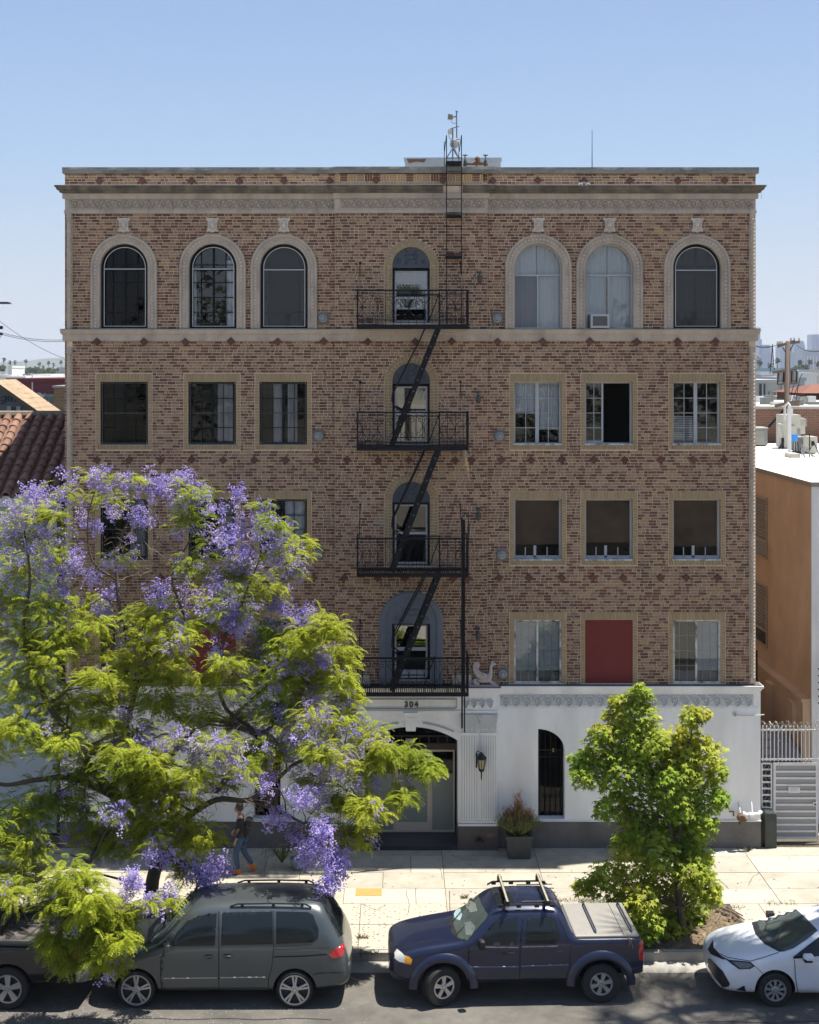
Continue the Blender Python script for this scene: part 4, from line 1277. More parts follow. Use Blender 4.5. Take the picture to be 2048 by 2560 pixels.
# small plate and hose tap on the plinth
b = MB(); b.box(FX(1216), FX(1235), EY - .056, EY - .05, FZ(2085), FZ(2075)); b.build('standpipe_plate', M('faded_pink_plate', (.20, .10, .11), .6), bld)
b = MB(); zz = FZ(2088)
for sg in (-1, 1): b.tube([(FX(1197), EY - .05, zz), (FX(1197) + sg * .05, EY - .12, zz), (FX(1197) + sg * .09, EY - .18, zz - .02)], [.03, .03, .04], 8)
b.lathe([(.06, -.06), (.07, 0)], (FX(1197), EY - .05, zz), 'Y', 10); b.build('hose_connection', M('old_brown_brass', (.10, .06, .045), .5, metal=.5), bld)
# lantern
def lantern():
    x, zt_, zb_ = FX(1200), FZ(1870), FZ(1917)
    t = thing('wall_lantern', 'black wall lantern with amber glass panes hanging on the white fluted pilaster', 'lantern', (x, EY - .05, zt_))
    b = MB(); b.box(x - .12, x - .08, EY - .06, EY - .045, zb_ + .05, zt_ - .05); b.tube([(x - .1, EY - .05, zt_ - .05), (x - .1, EY - .2, zt_ + .03), (x, EY - .26, zt_ + .02)], .012, 6)
    b.tube([(x - .1, EY - .05, zt_ - .2), (x - .12, EY - .15, zt_ - .1), (x - .03, EY - .2, zt_ - .02)], .01, 6)
    b.build('bracket', m_bronze, t)
    c = (x + .01, EY - .26, 0)
    b = MB(); b.lathe([(.01, zt_ + .03), (.04, zt_), (.08, zt_ - .05), (.13, zt_ - .1), (.135, zt_ - .13), (.11, zt_ - .15)], c, 'Z', 8); b.build('lantern_roof', m_bronze, t)
    b = MB(); b.lathe([(.105, zt_ - .15), (.065, zb_ + .08)], c, 'Z', 8); b.build('lantern_pane', M('amber_lantern_glass', (.36, .30, .17), .3, .1, 6), t)
    b = MB()
    for q in range(8):
        a = 2 * math.pi * q / 8; b.bar((c[0] + .108 * math.cos(a), c[1] + .108 * math.sin(a), zt_ - .15), (c[0] + .068 * math.cos(a), c[1] + .068 * math.sin(a), zb_ + .08), .014)
    b.lathe([(.075, zb_ + .09), (.08, zb_ + .06), (.05, zb_ + .02), (.02, zb_ - .0), (.015, zb_ - .17), (.0, zb_ - .2)], c, 'Z', 8); b.build('lantern_cage', m_bronze, t)
lantern()
b = MB(); b.tube([(FX(1197), EY - .01, FZ(1782)), (FX(1197), EY - .01, FZ(1870))], .012, 6); b.build('conduit', m_white, ent)
# pipe on the right end of the base
b = MB(); b.lathe([(.05, 0), (.055, -.06), (.02, -.08)], (FX(1835), -.06, FZ(1784)), 'Y', 10); b.tube([(FX(1837), -.1, FZ(1786)), (FX(1890), -.1, FZ(1786)), (FX(1908), -.1, FZ(1784))], .014, 6)
b.build('overflow_pipe', M('pale_pipe_paint', (.5, .5, .5), .6), bld)

# ------------------------------------------------------------------ griffins (skinned bodies)
def skin_mesh(name, verts, edges, radii, mat, root=0, sub=2):
    me = bpy.data.meshes.new(name + '_skeleton'); me.from_pydata([tuple(v) for v in verts], edges, [])
    o = bpy.data.objects.new(name + '_skeleton', me); COL.objects.link(o)
    md = o.modifiers.new('s', 'SKIN'); md.use_smooth_shade = True
    for i, r in enumerate(radii):
        sv = me.skin_vertices[0].data[i]; sv.radius = (r, r) if not isinstance(r, tuple) else r; sv.use_root = (i == root)
    ss = o.modifiers.new('u', 'SUBSURF'); ss.levels = sub; ss.render_levels = sub
    dg = bpy.context.evaluated_depsgraph_get()
    out = bpy.data.meshes.new_from_object(o.evaluated_get(dg))
    bpy.data.objects.remove(o); bpy.data.meshes.remove(me)
    out.name = name; out.materials.clear(); out.materials.append(mat)
    out.polygons.foreach_set('use_smooth', [True] * len(out.polygons))
    return out
m_griff = M('pinkish_cast_stone', (.47, .40, .38), .8, .1, 8, bump=.2)
gv = [(-.20, 0, .12), (0, 0, .14), (.16, 0, .17), (.24, 0, .24), (.25, 0, .36), (.255, 0, .48), (.29, 0, .555), (.36, 0, .53), (.40, 0, .50),     # spine, neck, head, beak
      (-.17, -.06, .08), (-.05, -.08, .03), (-.20, -.08, .03),      # rear leg
      (.22, -.06, .12), (.30, -.07, .05), (.40, -.07, .03),
      (-.17, .06, .08), (-.05, .08, .03), (.22, .06, .12), (.32, .07, .05), (.42, .07, .03),
      (-.30, 0, .08), (-.34, 0, .14), (-.30, 0, .19), (-.26, 0, .16), (.285, 0, .60)]
ge = [(0, 1), (1, 2), (2, 3), (3, 4), (4, 5), (5, 6), (6, 7), (7, 8), (0, 9), (9, 10), (2, 12), (12, 13), (13, 14), (0, 15), (15, 16), (2, 17), (17, 18), (18, 19), (0, 20), (20, 21), (21, 22), (22, 23), (9, 11), (6, 24)]
gr = [.085, .08, .085, .075, .055, .042, .05, .035, .016, .055, .03, .035, .045, .03, .026, .05, .03, .045, .03, .026, .025, .02, .018, .014, .012]
gme = skin_mesh('griffin_body', gv, ge, gr, m_griff, root=1)
wv = MB()
for sy in (-1, 1):
    P = [(.13, .22), (.10, .34), (.02, .30), (-.08, .34), (-.15, .45), (-.145, .54), (-.09, .58), (-.04, .55), (-.05, .50), (-.09, .50), (-.10, .47), (-.11, .5), (-.15, .58), (-.22, .57), (-.26, .48), (-.25, .38), (-.20, .30), (-.10, .21), (.02, .17)]
    P = [(.15, .22), (.14, .30), (.05, .33), (-.02, .32), (-.07, .36), (-.08, .44), (-.05, .50), (-.06, .56), (-.12, .60), (-.19, .58), (-.235, .50), (-.23, .42), (-.20, .33), (-.13, .24), (0, .17)]
    wv.prism(P, sy * .075 - .018, sy * .075 + .018)
    for k in range(5):
        f = .25 + k * .16
        pts = [(.10 * (1 - f) - .02, sy * .075 - .022 * 1, .24 + .02 * f)]
        pts = [(.08 - .26 * t - .05 * f * t, sy * .095, .22 + .06 * f + (.30 - .0 * f) * t * t + .04 * f) for t in [q / 6 for q in range(7)]]
        wv.tube(pts, [.012] * 6 + [.006], 4)
wme = wv.mesh('wing', m_griff)
bs = MB(); bs.box(-.36, .46, -.13, .13, 0, .03); bme = bs.mesh('statue_base', m_griff)
for X, sg, lab in ((FX(1208), 1, 'pinkish stone griffin statue facing right on the entrance ledge beside the fire escape'), (FX(848), -1, 'stone griffin statue facing left, half hidden behind jacaranda leaves on the ledge')):
    t = thing('griffin_statue', lab, 'statue', (X, -.14, 4.06), 0, 'griffin statues over the entrance')
    for nm, me in (('griffin_body', gme), ('wing', wme), ('statue_base', bme)):
        o = bpy.data.objects.new(nm, me); link(o, t, T((X - .05 * sg, -.12, 4.06)) @ Matrix.Diagonal((.92 * sg, 1, 1.02, 1)))
# pale ledge blocks behind them
b = MB(); b.box(FX(1130), FX(1178), CBY - .05, CBY + .01, 4.06, 4.32); b.build('ledge_block', m_scroll, bld)
b = MB(); b.box(FX(878), FX(925), CBY - .05, CBY + .01, 4.06, 4.32); b.build('ledge_block', m_scroll, bld)

# ------------------------------------------------------------------ fire escape
fe = thing('fire_escape', 'black iron fire escape with four balconies zigzagging down the middle bay', 'fire escape', (.4, CBY, 4.0))
FXL, FXR, FYF = (892 - 990) / 103.1, (1172 - 990) / 103.1, -1.02
floors = [13.02, 10.06, 7.00, 4.10]
for fi, zf in enumerate(floors):
    b = MB()
    b.box(FXL, FXR, FYF, FYF + .03, zf - .10, zf + .0); b.box(FXL, FXR, CBY - .04, CBY - .01, zf - .08, zf)
    b.box(FXL, FXL + .03, FYF + .03, CBY - .041, zf - .09, zf); b.box(FXR - .03, FXR, FYF + .03, CBY - .041, zf - .09, zf)
    for x in (FXL + .9, FXR - .9): b.box(x, x + .03, FYF + .03, CBY - .041, zf - .08, zf - .012)
    plat = b.build('balcony', m_iron, fe, label=['top balcony', 'third floor balcony', 'second floor balcony', 'lowest balcony'][fi])
    b = MB(); n = 52
    for i in range(n):
        x = FXL + .04 + (FXR - FXL - .08) * i / n
        if 1.02 < x < 1.12 + .0 and fi < 3 and False: continue
        b.box(x, x + .022, FYF + .031, CBY - .042, zf - .011, zf + .011)
    b.build('floor_grate', m_iron, plat, kind='stuff')
    zr = zf + .84
    b = MB()
    b.box(FXL - .01, FXR + .01, FYF - .012, FYF + .028, zr - .03, zr + .01)
    b.box(FXL - .01, FXL + .02, FYF + .03, CBY - .01, zr - .03, zr + .0); b.box(FXR - .02, FXR + .01, FYF + .03, CBY - .01, zr - .03, zr)
    b.box(FXL, FXR, FYF, FYF + .02, zf + .10, zf + .125); b.box(FXL, FXR, FYF, FYF + .02, zr - .10, zr - .085)
    b.build('top_rail', m_iron, plat)
    for X in (FXL, FXR - .04):
        b = MB(); b.box(X, X + .04, FYF - .005, FYF + .03, zf - .09, zr - .031); b.build('corner_post', m_iron, plat)
    nb = 14
    bal = MB(); bal.box(-.0065, .0065, 0, .013, 0, 1); bmesh_ = bal.mesh('baluster', m_iron)
    xs = [FXL + .04 + (FXR - FXL - .08) * (i + .5) / nb for i in range(nb)]
    for x in xs:
        o = bpy.data.objects.new('baluster', bmesh_); link(o, plat, T((x, FYF + .004, zf + .002)) @ Matrix.Diagonal((1, 1, zr - .035 - zf, 1)))
    for q in range(4):
        for X in (FXL + .005, FXR - .02):
            o = bpy.data.objects.new('baluster', bmesh_); link(o, plat, T((X, FYF + .2 + q * .18, zf + .002)) @ Matrix.Diagonal((1, 1, zr - .035 - zf, 1)))
    b = MB()
    for i in range(nb):
        if i % 2: continue
        x = xs[i]
        for sg in (-1, 1):
            for (zc, up) in ((zr - .20, 1), (zf + .21, -1)):
                pts = [(x + sg * (.095 - .075 * math.cos(t) * (1 - t / 9)), FYF + .01, zc + up * .06 * math.sin(t) * (1 - t / 9)) for t in [k * .55 for k in range(11)]]
                b.tube(pts, .0065, 4)
            b.tube([(x, FYF + .01, zf + .40), (x + sg * .09, FYF + .01, zf + .22)], .006, 4); b.tube([(x, FYF + .01, zf + .44), (x + sg * .09, FYF + .01, zf + .62)], .006, 4)
        b.tube([(x + .02 * math.cos(t), FYF + .01, zf + .42 + .02 * math.sin(t)) for t in [k * .8 for k in range(9)]], .007, 4)
    b.build('scrollwork', m_iron, plat)
    b = MB()
    # inner gate post and brace
    gx = 1.06 if fi != 3 else .94
    b.bar((gx, FYF + .3, zf), (gx, FYF + .3, zr - .02 + (.06 if fi == 2 else 0)), .03); b.bar((gx, FYF + .3, zr - .05), (gx - .24, FYF + .3, zf + .12), .025)
    b.box(gx - 1.05, gx, FYF + .28, FYF + .31, zr - .12 + (.12 if fi == 2 else 0), zr - .09 + (.12 if fi == 2 else 0))
    b.build('stair_guard', m_iron, plat)
    # rods up to the wall
    for X in (FXL + .06, FXR - .16):
        b = MB(); b.tube([(X, FYF + .05, zr), (X, CBY - .03, zr + .72)], .011, 6); b.lathe([(0, -.03), (.03, -.02), (.03, 0)], (X, CBY, zr + .73), 'Y', 8)
        b.build('tie_rod', m_iron, fe)
# stairs between balconies
m_tread = M('worn_tread_edge', (.25, .22, .2), .6, .2, 10)
for fi in range(3):
    zt_, zb_ = floors[fi], floors[fi + 1]
    xt, xb = 1.06, -.10
    b = MB()
    for y in (-.98, -.50): b.bar((xt, y, zt_ - .02), (xb, y, zb_ + .02), .025, .13)
    st = b.build('stair', m_iron, fe)
    n = 11
    for k in range(1, n):
        t = k / n; X = xt + (xb - xt) * t; Z = zt_ + (zb_ - zt_) * t
        q = MB(); q.box(-.07, .05, -.955, -.515, -.01, .008); q.build('tread', m_iron, st, wm=T((X, 0, Z)))
    q = MB()
    for k in range(1, n, 1):
        t = k / n; X = xt + (xb - xt) * t; Z = zt_ + (zb_ - zt_) * t
        q.box(X - .012, X + .012, -1.0, -.993, Z - .012, Z + .012)
    q.build('tread_bolt', m_tread, st)
    for y in (-.99, -.46):
        q = MB(); d = Vector((xb - xt, 0, zb_ - zt_)).normalized(); nrm = Vector((-.9, 0, .35)).normalized()
        A = Vector((xt, y, zt_ - .05)); B = Vector((xb, y, zb_ + .75))
        pts = [A + Vector((-.02, 0, -.02)), A + Vector((-.18, 0, .03)), A + Vector((-.36, 0, -.05)), A + Vector((-.47, 0, -.30))]
        e = B + Vector((.22, 0, .05)); e0 = Vector((xt - .47, y, zt_ - .35)); e1 = Vector((xb + .02, y, zb_ + 1.28))
        pts += [e0.lerp(e1, k / 6) for k in range(1, 7)]
        pts += [e1 + Vector((-.02, 0, -.16)), e1 + Vector((.04, 0, -.30)), e1 + Vector((.16, 0, -.40)), e1 + Vector((.30, 0, -.46))]
        q.tube(pts, .018, 7); q.build('handrail', m_iron, st, smooth=True)
# gooseneck ladder
lx0, lx1, ly = FX(1115) , FX(1152), CBY - .30
q = MB()
ly = -.42
for x in (lx0, lx1):
    q.box(x - .011, x + .011, ly, ly + .03, floors[0], 17.72); q.box(x - .055, x - .038, ly + .25, ly + .27, 16.97, 17.60) if x == lx0 else q.box(x + -.06, x + -.045, ly + .25, ly + .27, 16.97, 17.6)
    q.bar((x, ly + .01, 17.72), (x - .045, ly + .26, 17.35), .016)
lad = q.build('ladder', m_iron, fe)
rg = MB(); rg.box(lx0, lx1, -.008, .008, -.008, .008); rme = rg.mesh('rung', m_iron)
for k in range(12):
    o = bpy.data.objects.new('rung', rme); link(o, lad, T((0, ly + .015, floors[0] + .42 + k * .338)))
q = MB(); q.box(lx0 - .01, lx1 + .01, ly - .01, .2, 17.02, 17.08); q.box(lx0, lx1, CBY - .30, CBY - .01, 15.70, 15.76); q.box(lx0 - .02, lx1 + .02, ly, CBY - .01, 14.68, 14.74)
q.build('ladder_bracket', m_iron, lad)
# drop ladder
q = MB(); q.box(FX(1146) + .02, FX(1146) + .06, FYF - .09, FYF - .05, 3.25, 8.35); q.box(FX(1146) + .085, FX(1146) + .115, FYF - .09, FYF - .05, 3.15, 8.3)
q.box(FX(1146) + .02, FX(1146) + .11, FYF - .07, FYF - .06, 4.1, 8.3)
q.build('drop_ladder', m_iron, fe)
q = MB(); x = FX(1150) + .03
q.tube([(x, FYF - .04, 8.36), (x + .05, FYF - .04, 8.46), (x + .12, FYF - .03, 8.40), (x + .13, FYF, 8.2), (x + .13, FYF + .02, 7.8)], .012, 6); q.lathe([(.04, -.01), (.045, 0), (.04, .01)], (x + .08, FYF - .04, 8.42), 'Y', 12)
q.build('counterweight_pulley', m_iron, fe)
# dried palm frond caught on the third floor balcony
q = MB(); rr = random.Random(5); base = Vector((1.66, FYF - .02, 9.98))
for k in range(26):
    L = rr.uniform(.35, .85); a = rr.uniform(-.16, .16)
    q.tube([base + Vector((rr.uniform(-.03, .03), 0, 0)), base + Vector((a * .6, rr.uniform(-.05, .05), -L * .5)), base + Vector((a * 1.1, rr.uniform(-.05, .05), -L))], [.005, .004, .002], 3)
o = q.build('dead_palm_frond', M('straw_frond', (.35, .27, .16), .9)); tag(o, 'dry straw coloured palm frond hanging below the third floor fire escape balcony', 'palm frond')
# ------------------------------------------------------------------ graffiti chalk marks on the bay
def chalk(name, lines, y, label, w=.012):
    q = MB()
    for ln in lines:
        for a, c in zip(ln[:-1], ln[1:]): q.bar((a[0], y, a[1]), (c[0], y, c[1]), w, .002, up=(0, 1, 0))
    return q.build(name, M('chalky_paint', (.42, .40, .39), .95, .2, 10), bld, label=label)
def strokes(txt, x, z, h, w, gap, curve=None):
    G = {'A': [[(0, 0), (.5, 1), (1, 0)], [(.2, .4), (.8, .4)]], 'R': [[(0, 0), (0, 1), (.8, .9), (.7, .55), (0, .5), (.9, 0)]], 'B': [[(0, 0), (0, 1), (.7, .85), (.1, .55), (.8, .3), (0, 0)]],
         'S': [[(.9, .9), (.3, 1), (.2, .6), (.8, .4), (.6, 0), (0, .1)]], 'L': [[(0, 1), (.1, 0), (.9, .05)]], 'M': [[(0, 0), (.1, 1), (.5, .4), (.9, 1), (1, 0)]], 'E': [[(.9, 1), (0, 1), (0, 0), (.9, 0)], [(0, .5), (.7, .5)]],
         'Y': [[(0, 1), (.5, .5), (1, 1)], [(.5, .5), (.4, 0)]], 'I': [[(.5, 1), (.5, 0)]], 'C': [[(.9, .9), (.3, 1), (0, .5), (.3, 0), (.9, .1)]], 'O': [[(.5, 1), (0, .5), (.5, 0), (1, .5), (.5, 1)]], 'Z': [[(0, 1), (1, 1), (0, 0), (1, 0)]],
         'K': [[(0, 0), (0, 1)], [(.9, 1), (0, .5), (.9, 0)]], '2': [[(0, .8), (.5, 1), (.9, .7), (0, 0), (1, 0)]], 'X': [[(0, 0), (1, 1)], [(0, 1), (1, 0)]]}
    out = []
    for i, ch in enumerate(txt):
        for ln in G.get(ch, []):
            out.append([(x + i * (w + gap) + u * w, z + v * h) for u, v in ln])
    return out
chalk('chalk_tag', strokes('AIBSL', FX(913), FZ(1095), .14, .09, .035) + strokes('COL', FX(906), FZ(1122), .12, .09, .04), CBY - .006, 'white chalk graffiti beside the third floor window')
lines = []
for i, ch in enumerate('MEXICO'):
    a = math.radians(158 - i * 21 * 1.05); r0 = .50
    for ln in strokes(ch, 0, 0, .13, .11, 0):
        lines.append([(CX + (r0 + .03 + v) * math.cos(a) + (u - .05) * math.sin(a), 14.52 + (r0 + .03 + v) * math.sin(a) - (u - .05) * math.cos(a)) for u, v in ln])
chalk('chalk_tag', lines, CBY - .009, 'faint chalk letters on the arch bricks', .010)
chalk('chalk_tag', [[(FX(930), FZ(975)), (FX(938), FZ(1000)), (FX(932), FZ(1020)), (FX(940), FZ(1028))], [(FX(925), FZ(985)), (FX(945), FZ(980))]], CBY - .006, 'faint chalk scribble above the graffiti')
chalk('chalk_tag', [[(FX(935), FZ(1305)), (FX(955), FZ(1304)), (FX(975), FZ(1309))], [(FX(936), FZ(1308)), (FX(950), FZ(1310)), (FX(976), FZ(1308))]], CBY - .006, 'white paint smear beside the second floor window', .014)

# ------------------------------------------------------------------ roof things
b = MB(); Yp = 1.6
v0, v1 = U(1013, 424, Yp), U(1248, 424, Yp); zt_ = U(0, 396, Yp).z; zb_ = 16.05
b.prism([(v0.x - .04, zb_), (v0.x, zt_), (v1.x + .05, zt_), (v1.x, zb_)], Yp, Yp + 2.2)
o = b.build('roof_penthouse', m_galv); tag(o, 'low grey sheet metal roof box behind the parapet', 'roof box')
b = MB(); b.box(v0.x - .03, v1.x + .07, Yp - .02, Yp + .0, zt_ - .09, zt_ + .02); b.build('metal_trim', m_galv, o)
b = MB(); b.prism([(v0.x + .04, zt_ - .02), (v0.x + .55, zt_ - .02), (v0.x + .5, zt_ - .11), (v0.x + .3, zt_ - .09), (v0.x + .1, zt_ - .13)], Yp - .026, Yp - .021); b.build('rust_patch', m_rust, o)
b = MB(); b.tube([(v0.x + .12, Yp + .2, zt_), (v0.x + .12, Yp + .2, zt_ + .05)], .025, 6); b.build('vent_stub', m_iron, o)
# mast
Ym = .9; mt = thing('antenna_mast', 'rooftop mast carrying a floodlight, a radio panel and a white dish', 'antenna', U(1135, 424, Ym))
def mp(px, py): return U(px, py, Ym)
b = MB(); b.tube([mp(1142, 345), mp(1141.5, 279)], .018, 6); b.tube([mp(1132, 395), mp(1132, 322)], .02, 6); b.bar(mp(1126, 322), mp(1148, 316), .03, .02); b.bar(mp(1126, 352), mp(1150, 348), .03, .02)
b.tube([mp(1131, 372), mp(1117, 395)], .015, 6); b.tube([mp(1134, 372), mp(1148, 395)], .03, 6); b.tube([mp(1132, 388), mp(1132, 424)], .015, 6); b.tube([mp(1142, 279), mp(1139, 277), mp(1146, 280)], .015, 5)
b.build('mast_pole', M('galvanised_pole', (.2, .21, .22), .5, metal=.4), mt)
p = mp(1127, 293); b = MB(); b.prism([(p.x - .08, p.z - .06), (p.x - .07, p.z + .07), (p.x + .05, p.z + .05), (p.x + .05, p.z - .07)], p.y - .08, p.y + .06); b.tube([(p.x + .05, p.y, p.z), mp(1141, 291)], .02, 6); b.build('floodlight', M('dusty_floodlight', (.25, .22, .18), .6), mt)
p = mp(1125, 330); b = MB(); b.box(p.x - .055, p.x + .05, p.y - .03, p.y + .03, p.z - .065, p.z + .065); b.build('radio_panel', M('offwhite_plastic', (.6, .58, .52), .5), mt)
b = MB(); b.tube([mp(1122, 338), mp(1124, 345), mp(1131, 350)], .006, 5); b.tube([mp(1128, 303), mp(1132, 308), mp(1142, 308)], .006, 5); b.build('cable', m_iron, mt)
p = mp(1136, 361); b = MB(); b.lathe([(0, .03), (.07, .02), (.115, -.03), (.12, -.045), (.115, -.045)], (p.x, p.y, p.z), 'Y', 20); b.build('dish', M('white_dish', (.62, .6, .58), .5), mt, smooth=True)
# pair of valves with elbow
def vp(px, py): return U(px, py, .15)
vt = thing('rooftop_standpipe', 'rusty roof standpipe elbow with two green wheel valves on the parapet', 'standpipe', vp(1195, 424))
b = MB(); b.tube([vp(1163, 409), vp(1180, 410), vp(1192, 408), vp(1214, 410), vp(1220, 410)], [.035, .03, .05, .03, .035], 10)
b.tube([vp(1195, 418), vp(1196, 405), vp(1195, 396), vp(1190, 402)], [.055, .06, .062, .05], 12); b.lathe([(0, .075), (.05, .055), (.07, 0), (.05, -.05)], vp(1194, 398), 'Z', 14)
b.build('rusty_pipe', m_rust, vt, smooth=True)
b = MB(); b.tube([vp(1196, 424), vp(1196, 414)], .06, 12); b.build('white_pipe', m_whiteframe, vt)
for px in (1163, 1214):
    b = MB(); c = vp(px, 410); b.lathe([(0, -.06), (.045, -.05), (.05, .0), (.035, .03), (.045, .06), (.02, .10), (.018, .2), (0, .2)], c, 'Z', 12); v = b.build('valve', m_greenvalve, vt, smooth=True)
    b = MB(); cc = vp(px, 388)
    b.tube([(cc.x + .06 * math.cos(t), cc.y + .06 * math.sin(t), cc.z) for t in [2 * math.pi * k / 16 for k in range(17)]], .009, 5)
    for k in range(3): a = k * math.pi / 3; b.bar((cc.x - .055 * math.cos(a), cc.y - .055 * math.sin(a), cc.z), (cc.x + .055 * math.cos(a), cc.y + .055 * math.sin(a), cc.z), .012)
    b.build('valve_wheel', M('dark_red_wheel', (.06, .03, .03), .6), v)
b = MB(); p0, p1 = U(1480.5, 424, .8), U(1480.5, 325, .8); b.tube([p0, p1], [.012, .006], 5); o = b.build('whip_antenna', m_iron); tag(o, 'thin whip aerial rising above the right side of the roof', 'aerial')
# two small security floodlights on the parapet
sf = thing('parapet_floodlight', 'pair of small white floodlights fixed to the parapet bricks at right', 'floodlight', (FX(1460), 0, FZ(462)))
for px, a in ((1450, .1), (1469, -.5)):
    b = MB(); b.obox(T((FX(px), -.07, FZ(463))) @ Matrix.Rotation(a, 4, 'Y'), .09, .08, .09); b.obox(T((FX(px), -.112, FZ(463) - .01)) @ Matrix.Rotation(a, 4, 'Y'), .035, .01, .05, 1); b.build('lamp_head', [M('offwhite_plastic', (.6, .58, .52), .5), m_iron], sf)
b = MB(); b.box(FX(1453), FX(1466), -.03, .02, FZ(459), FZ(455)); b.build('bracket', m_whiteframe, sf)
# window air conditioner
ac = thing('air_conditioner', 'white window air conditioner in the middle arched window of the right wing', 'air conditioner', (FX(1500), -.1, 12.96))
x0, x1, z0, z1 = FX(1476), FX(1522), FZ(820), FZ(786)
b = MB(); b.prism(rect_poly(x0, x1, z0, z1), -.12, .3, 0, [rect_poly(x0 + .045, x1 - .05, z0 + .05, z1 - .05)]); b.build('case', m_whiteframe, ac)
b = MB(); b.box(x0 + .045, x1 - .05, -.10, -.06, z0 + .05, z1 - .05); gr_ = b.build('grille', M('ac_coil', (.10, .10, .105), .6), ac)
b = MB()
for k in range(9): b.box(x0 + .045, x1 - .05, -.108, -.101, z0 + .06 + k * .026, z0 + .066 + k * .026)
b.build('grille_fin', M('ac_fin', (.2, .2, .2), .5), gr_)
# ------------------------------------------------------------------ right: alley, gate, orange building
m_gatew = M('white_gate_paint', (.62, .63, .64), .5, .08, 8)
YG = .4
def G(px, py=900): return U(px, py, YG)
gt = thing('metal_gate', 'white metal security gate with horizontal bars and warning sign beside the apartment building', 'gate', (G(2000).x, YG, 0))
zt_, zb_ = G(0, 1908).z, .06
xa, xb = G(1934).x, G(2046).x
b = MB(); b.prism(rect_poly(xa, xb, zb_, zt_), YG, YG + .05, 0, [rect_poly(xa + .06, xb - .06, zb_ + .05, zt_ - .06)])
leaf = b.build('gate_frame', m_gatew, gt)
for k in range(10):
    z = zb_ + .19 + k * (zt_ - zb_ - .27) / 9.8
    q = MB(); q.box(xa + .06, xb - .06, YG + .004, YG + .03, z - .024, z + .024); q.build('gate_bar', m_gatew, leaf)
m_mesh = M('grey_perforated_sheet', (.30, .30, .305), .6, .1, 60)
q = MB(); q.box(xa + .06, xb - .06, YG + .031, YG + .036, zb_ + .05, zt_ - .06); q.build('mesh_panel', m_mesh, leaf)
p0, p1 = G(1971, 1982), G(2000, 1962)
q = MB(); q.box(p0.x, p1.x, YG - .012, YG - .004, p0.z, p1.z); sg = q.build('warning_sign', M('white_sign', (.66, .67, .68), .5, .02), gt)
def text_mesh(txt, size, mat, parent, wm, name='lettering', ext=.002):
    cu = bpy.data.curves.new(name, 'FONT'); cu.body = txt; cu.size = size; cu.extrude = ext; cu.align_x = 'CENTER'; cu.align_y = 'CENTER'
    tmp = bpy.data.objects.new(name + '_outline', cu); COL.objects.link(tmp)
    me = bpy.data.meshes.new_from_object(tmp.evaluated_get(bpy.context.evaluated_depsgraph_get()))
    bpy.data.objects.remove(tmp); me.name = name; me.materials.clear(); me.materials.append(mat)
    o = bpy.data.objects.new(name, me); link(o, parent, wm); return o
RX90 = Matrix.Rotation(math.radians(90), 4, 'X')
m_ink = M('blue_black_ink', (.05, .07, .16), .6)
text_mesh('\u26A0 WARNING'[2:], .062, m_ink, sg, T(((p0.x + p1.x) / 2, YG - .014, p1.z - .045)) @ RX90)
q = MB()
for k in range(4): q.box(p0.x + .04, p1.x - .04 - .03 * (k % 2), YG - .0145, YG - .0125, p1.z - .09 - k * .022, p1.z - .085 - k * .022)
q.build('small_print', M('grey_ink', (.3, .3, .33), .6), sg)
q = MB(); c = G(2037, 2010); q.box(c.x - .05, c.x + .05, YG - .03, YG - .002, c.z - .05, c.z + .05); q.lathe([(0, -.02), (.022, -.015), (.025, 0)], (c.x, YG - .03, c.z), 'Y', 8, 1); q.build('lock', [m_gatew, m_iron], leaf)
# narrow side panel
b = MB(); x0, x1, z0, z1 = G(1904).x, G(1931).x, G(0, 2036).z, zt_
b.prism(rect_poly(x0, x1, z0, z1), YG, YG + .04, 0, [rect_poly(x0 + .03, x1 - .03, z0 + .03, z1 - .03)])
for k in range(1, 8): z = z0 + (z1 - z0) * k / 8; b.box(x0 + .03, x1 - .03, YG + .004, YG + .03, z - .018, z + .018)
sp = b.build('side_panel', m_gatew, gt)
# picket fence above
fz0, fz1 = G(0, 1903).z, G(0, 1812).z
b = MB(); b.box(x0, G(2120).x, YG + .005, YG + .035, fz0 + .02, fz0 + .06); b.box(x0, G(2120).x, YG + .005, YG + .035, fz1 - .16, fz1 - .12)
rl = b.build('picket_rail', m_gatew, gt)
pk = MB(); h = fz1 - fz0; pk.box(-.011, .011, -.011, .011, 0, h - .04); pk.add([(-.02, -.011, h - .04), (.02, -.011, h - .04), (.02, .011, h - .04), (-.02, .011, h - .04), (0, 0, h)], [(0, 1, 4), (1, 2, 4), (2, 3, 4), (3, 0, 4)])
pme = pk.mesh('picket', m_gatew)
for k in range(22):
    o = bpy.data.objects.new('picket', pme); link(o, rl, T((x0 + .03 + k * .098, YG - .007, fz0 + .0)))
# razor wire coils
m_wire = M('razor_wire', (.36, .33, .28), .5, .3, 20, metal=.5)
rr = random.Random(3); q = MB()
pts = []
for k in range(260):
    t = k / 260; a = k * .62
    pts.append((x0 + 2.0 * t + .07 * math.cos(a * .5), YG + .02 + .10 * math.cos(a), fz1 - .04 + .11 * math.sin(a) + rr.uniform(-.02, .02)))
q.tube(pts, .005, 3)
for p in pts[::3]: q.tube([(p[0] - .02, p[1], p[2] - .01), (p[0] + .02, p[1], p[2] + .014)], .006, 3)
for col, xx in enumerate((x0 + .08, x0 + .19, x0 + .42)):
    pts = []
    for k in range(60 if col < 2 else 26): pts.append((xx + .035 * math.sin(k * 1.1) + rr.uniform(-.01, .01), YG - .03 + .03 * math.cos(k * 1.1), fz1 - .1 - k * .036))
    q.tube(pts, .006, 3)
q.build('razor_wire', m_wire, gt)
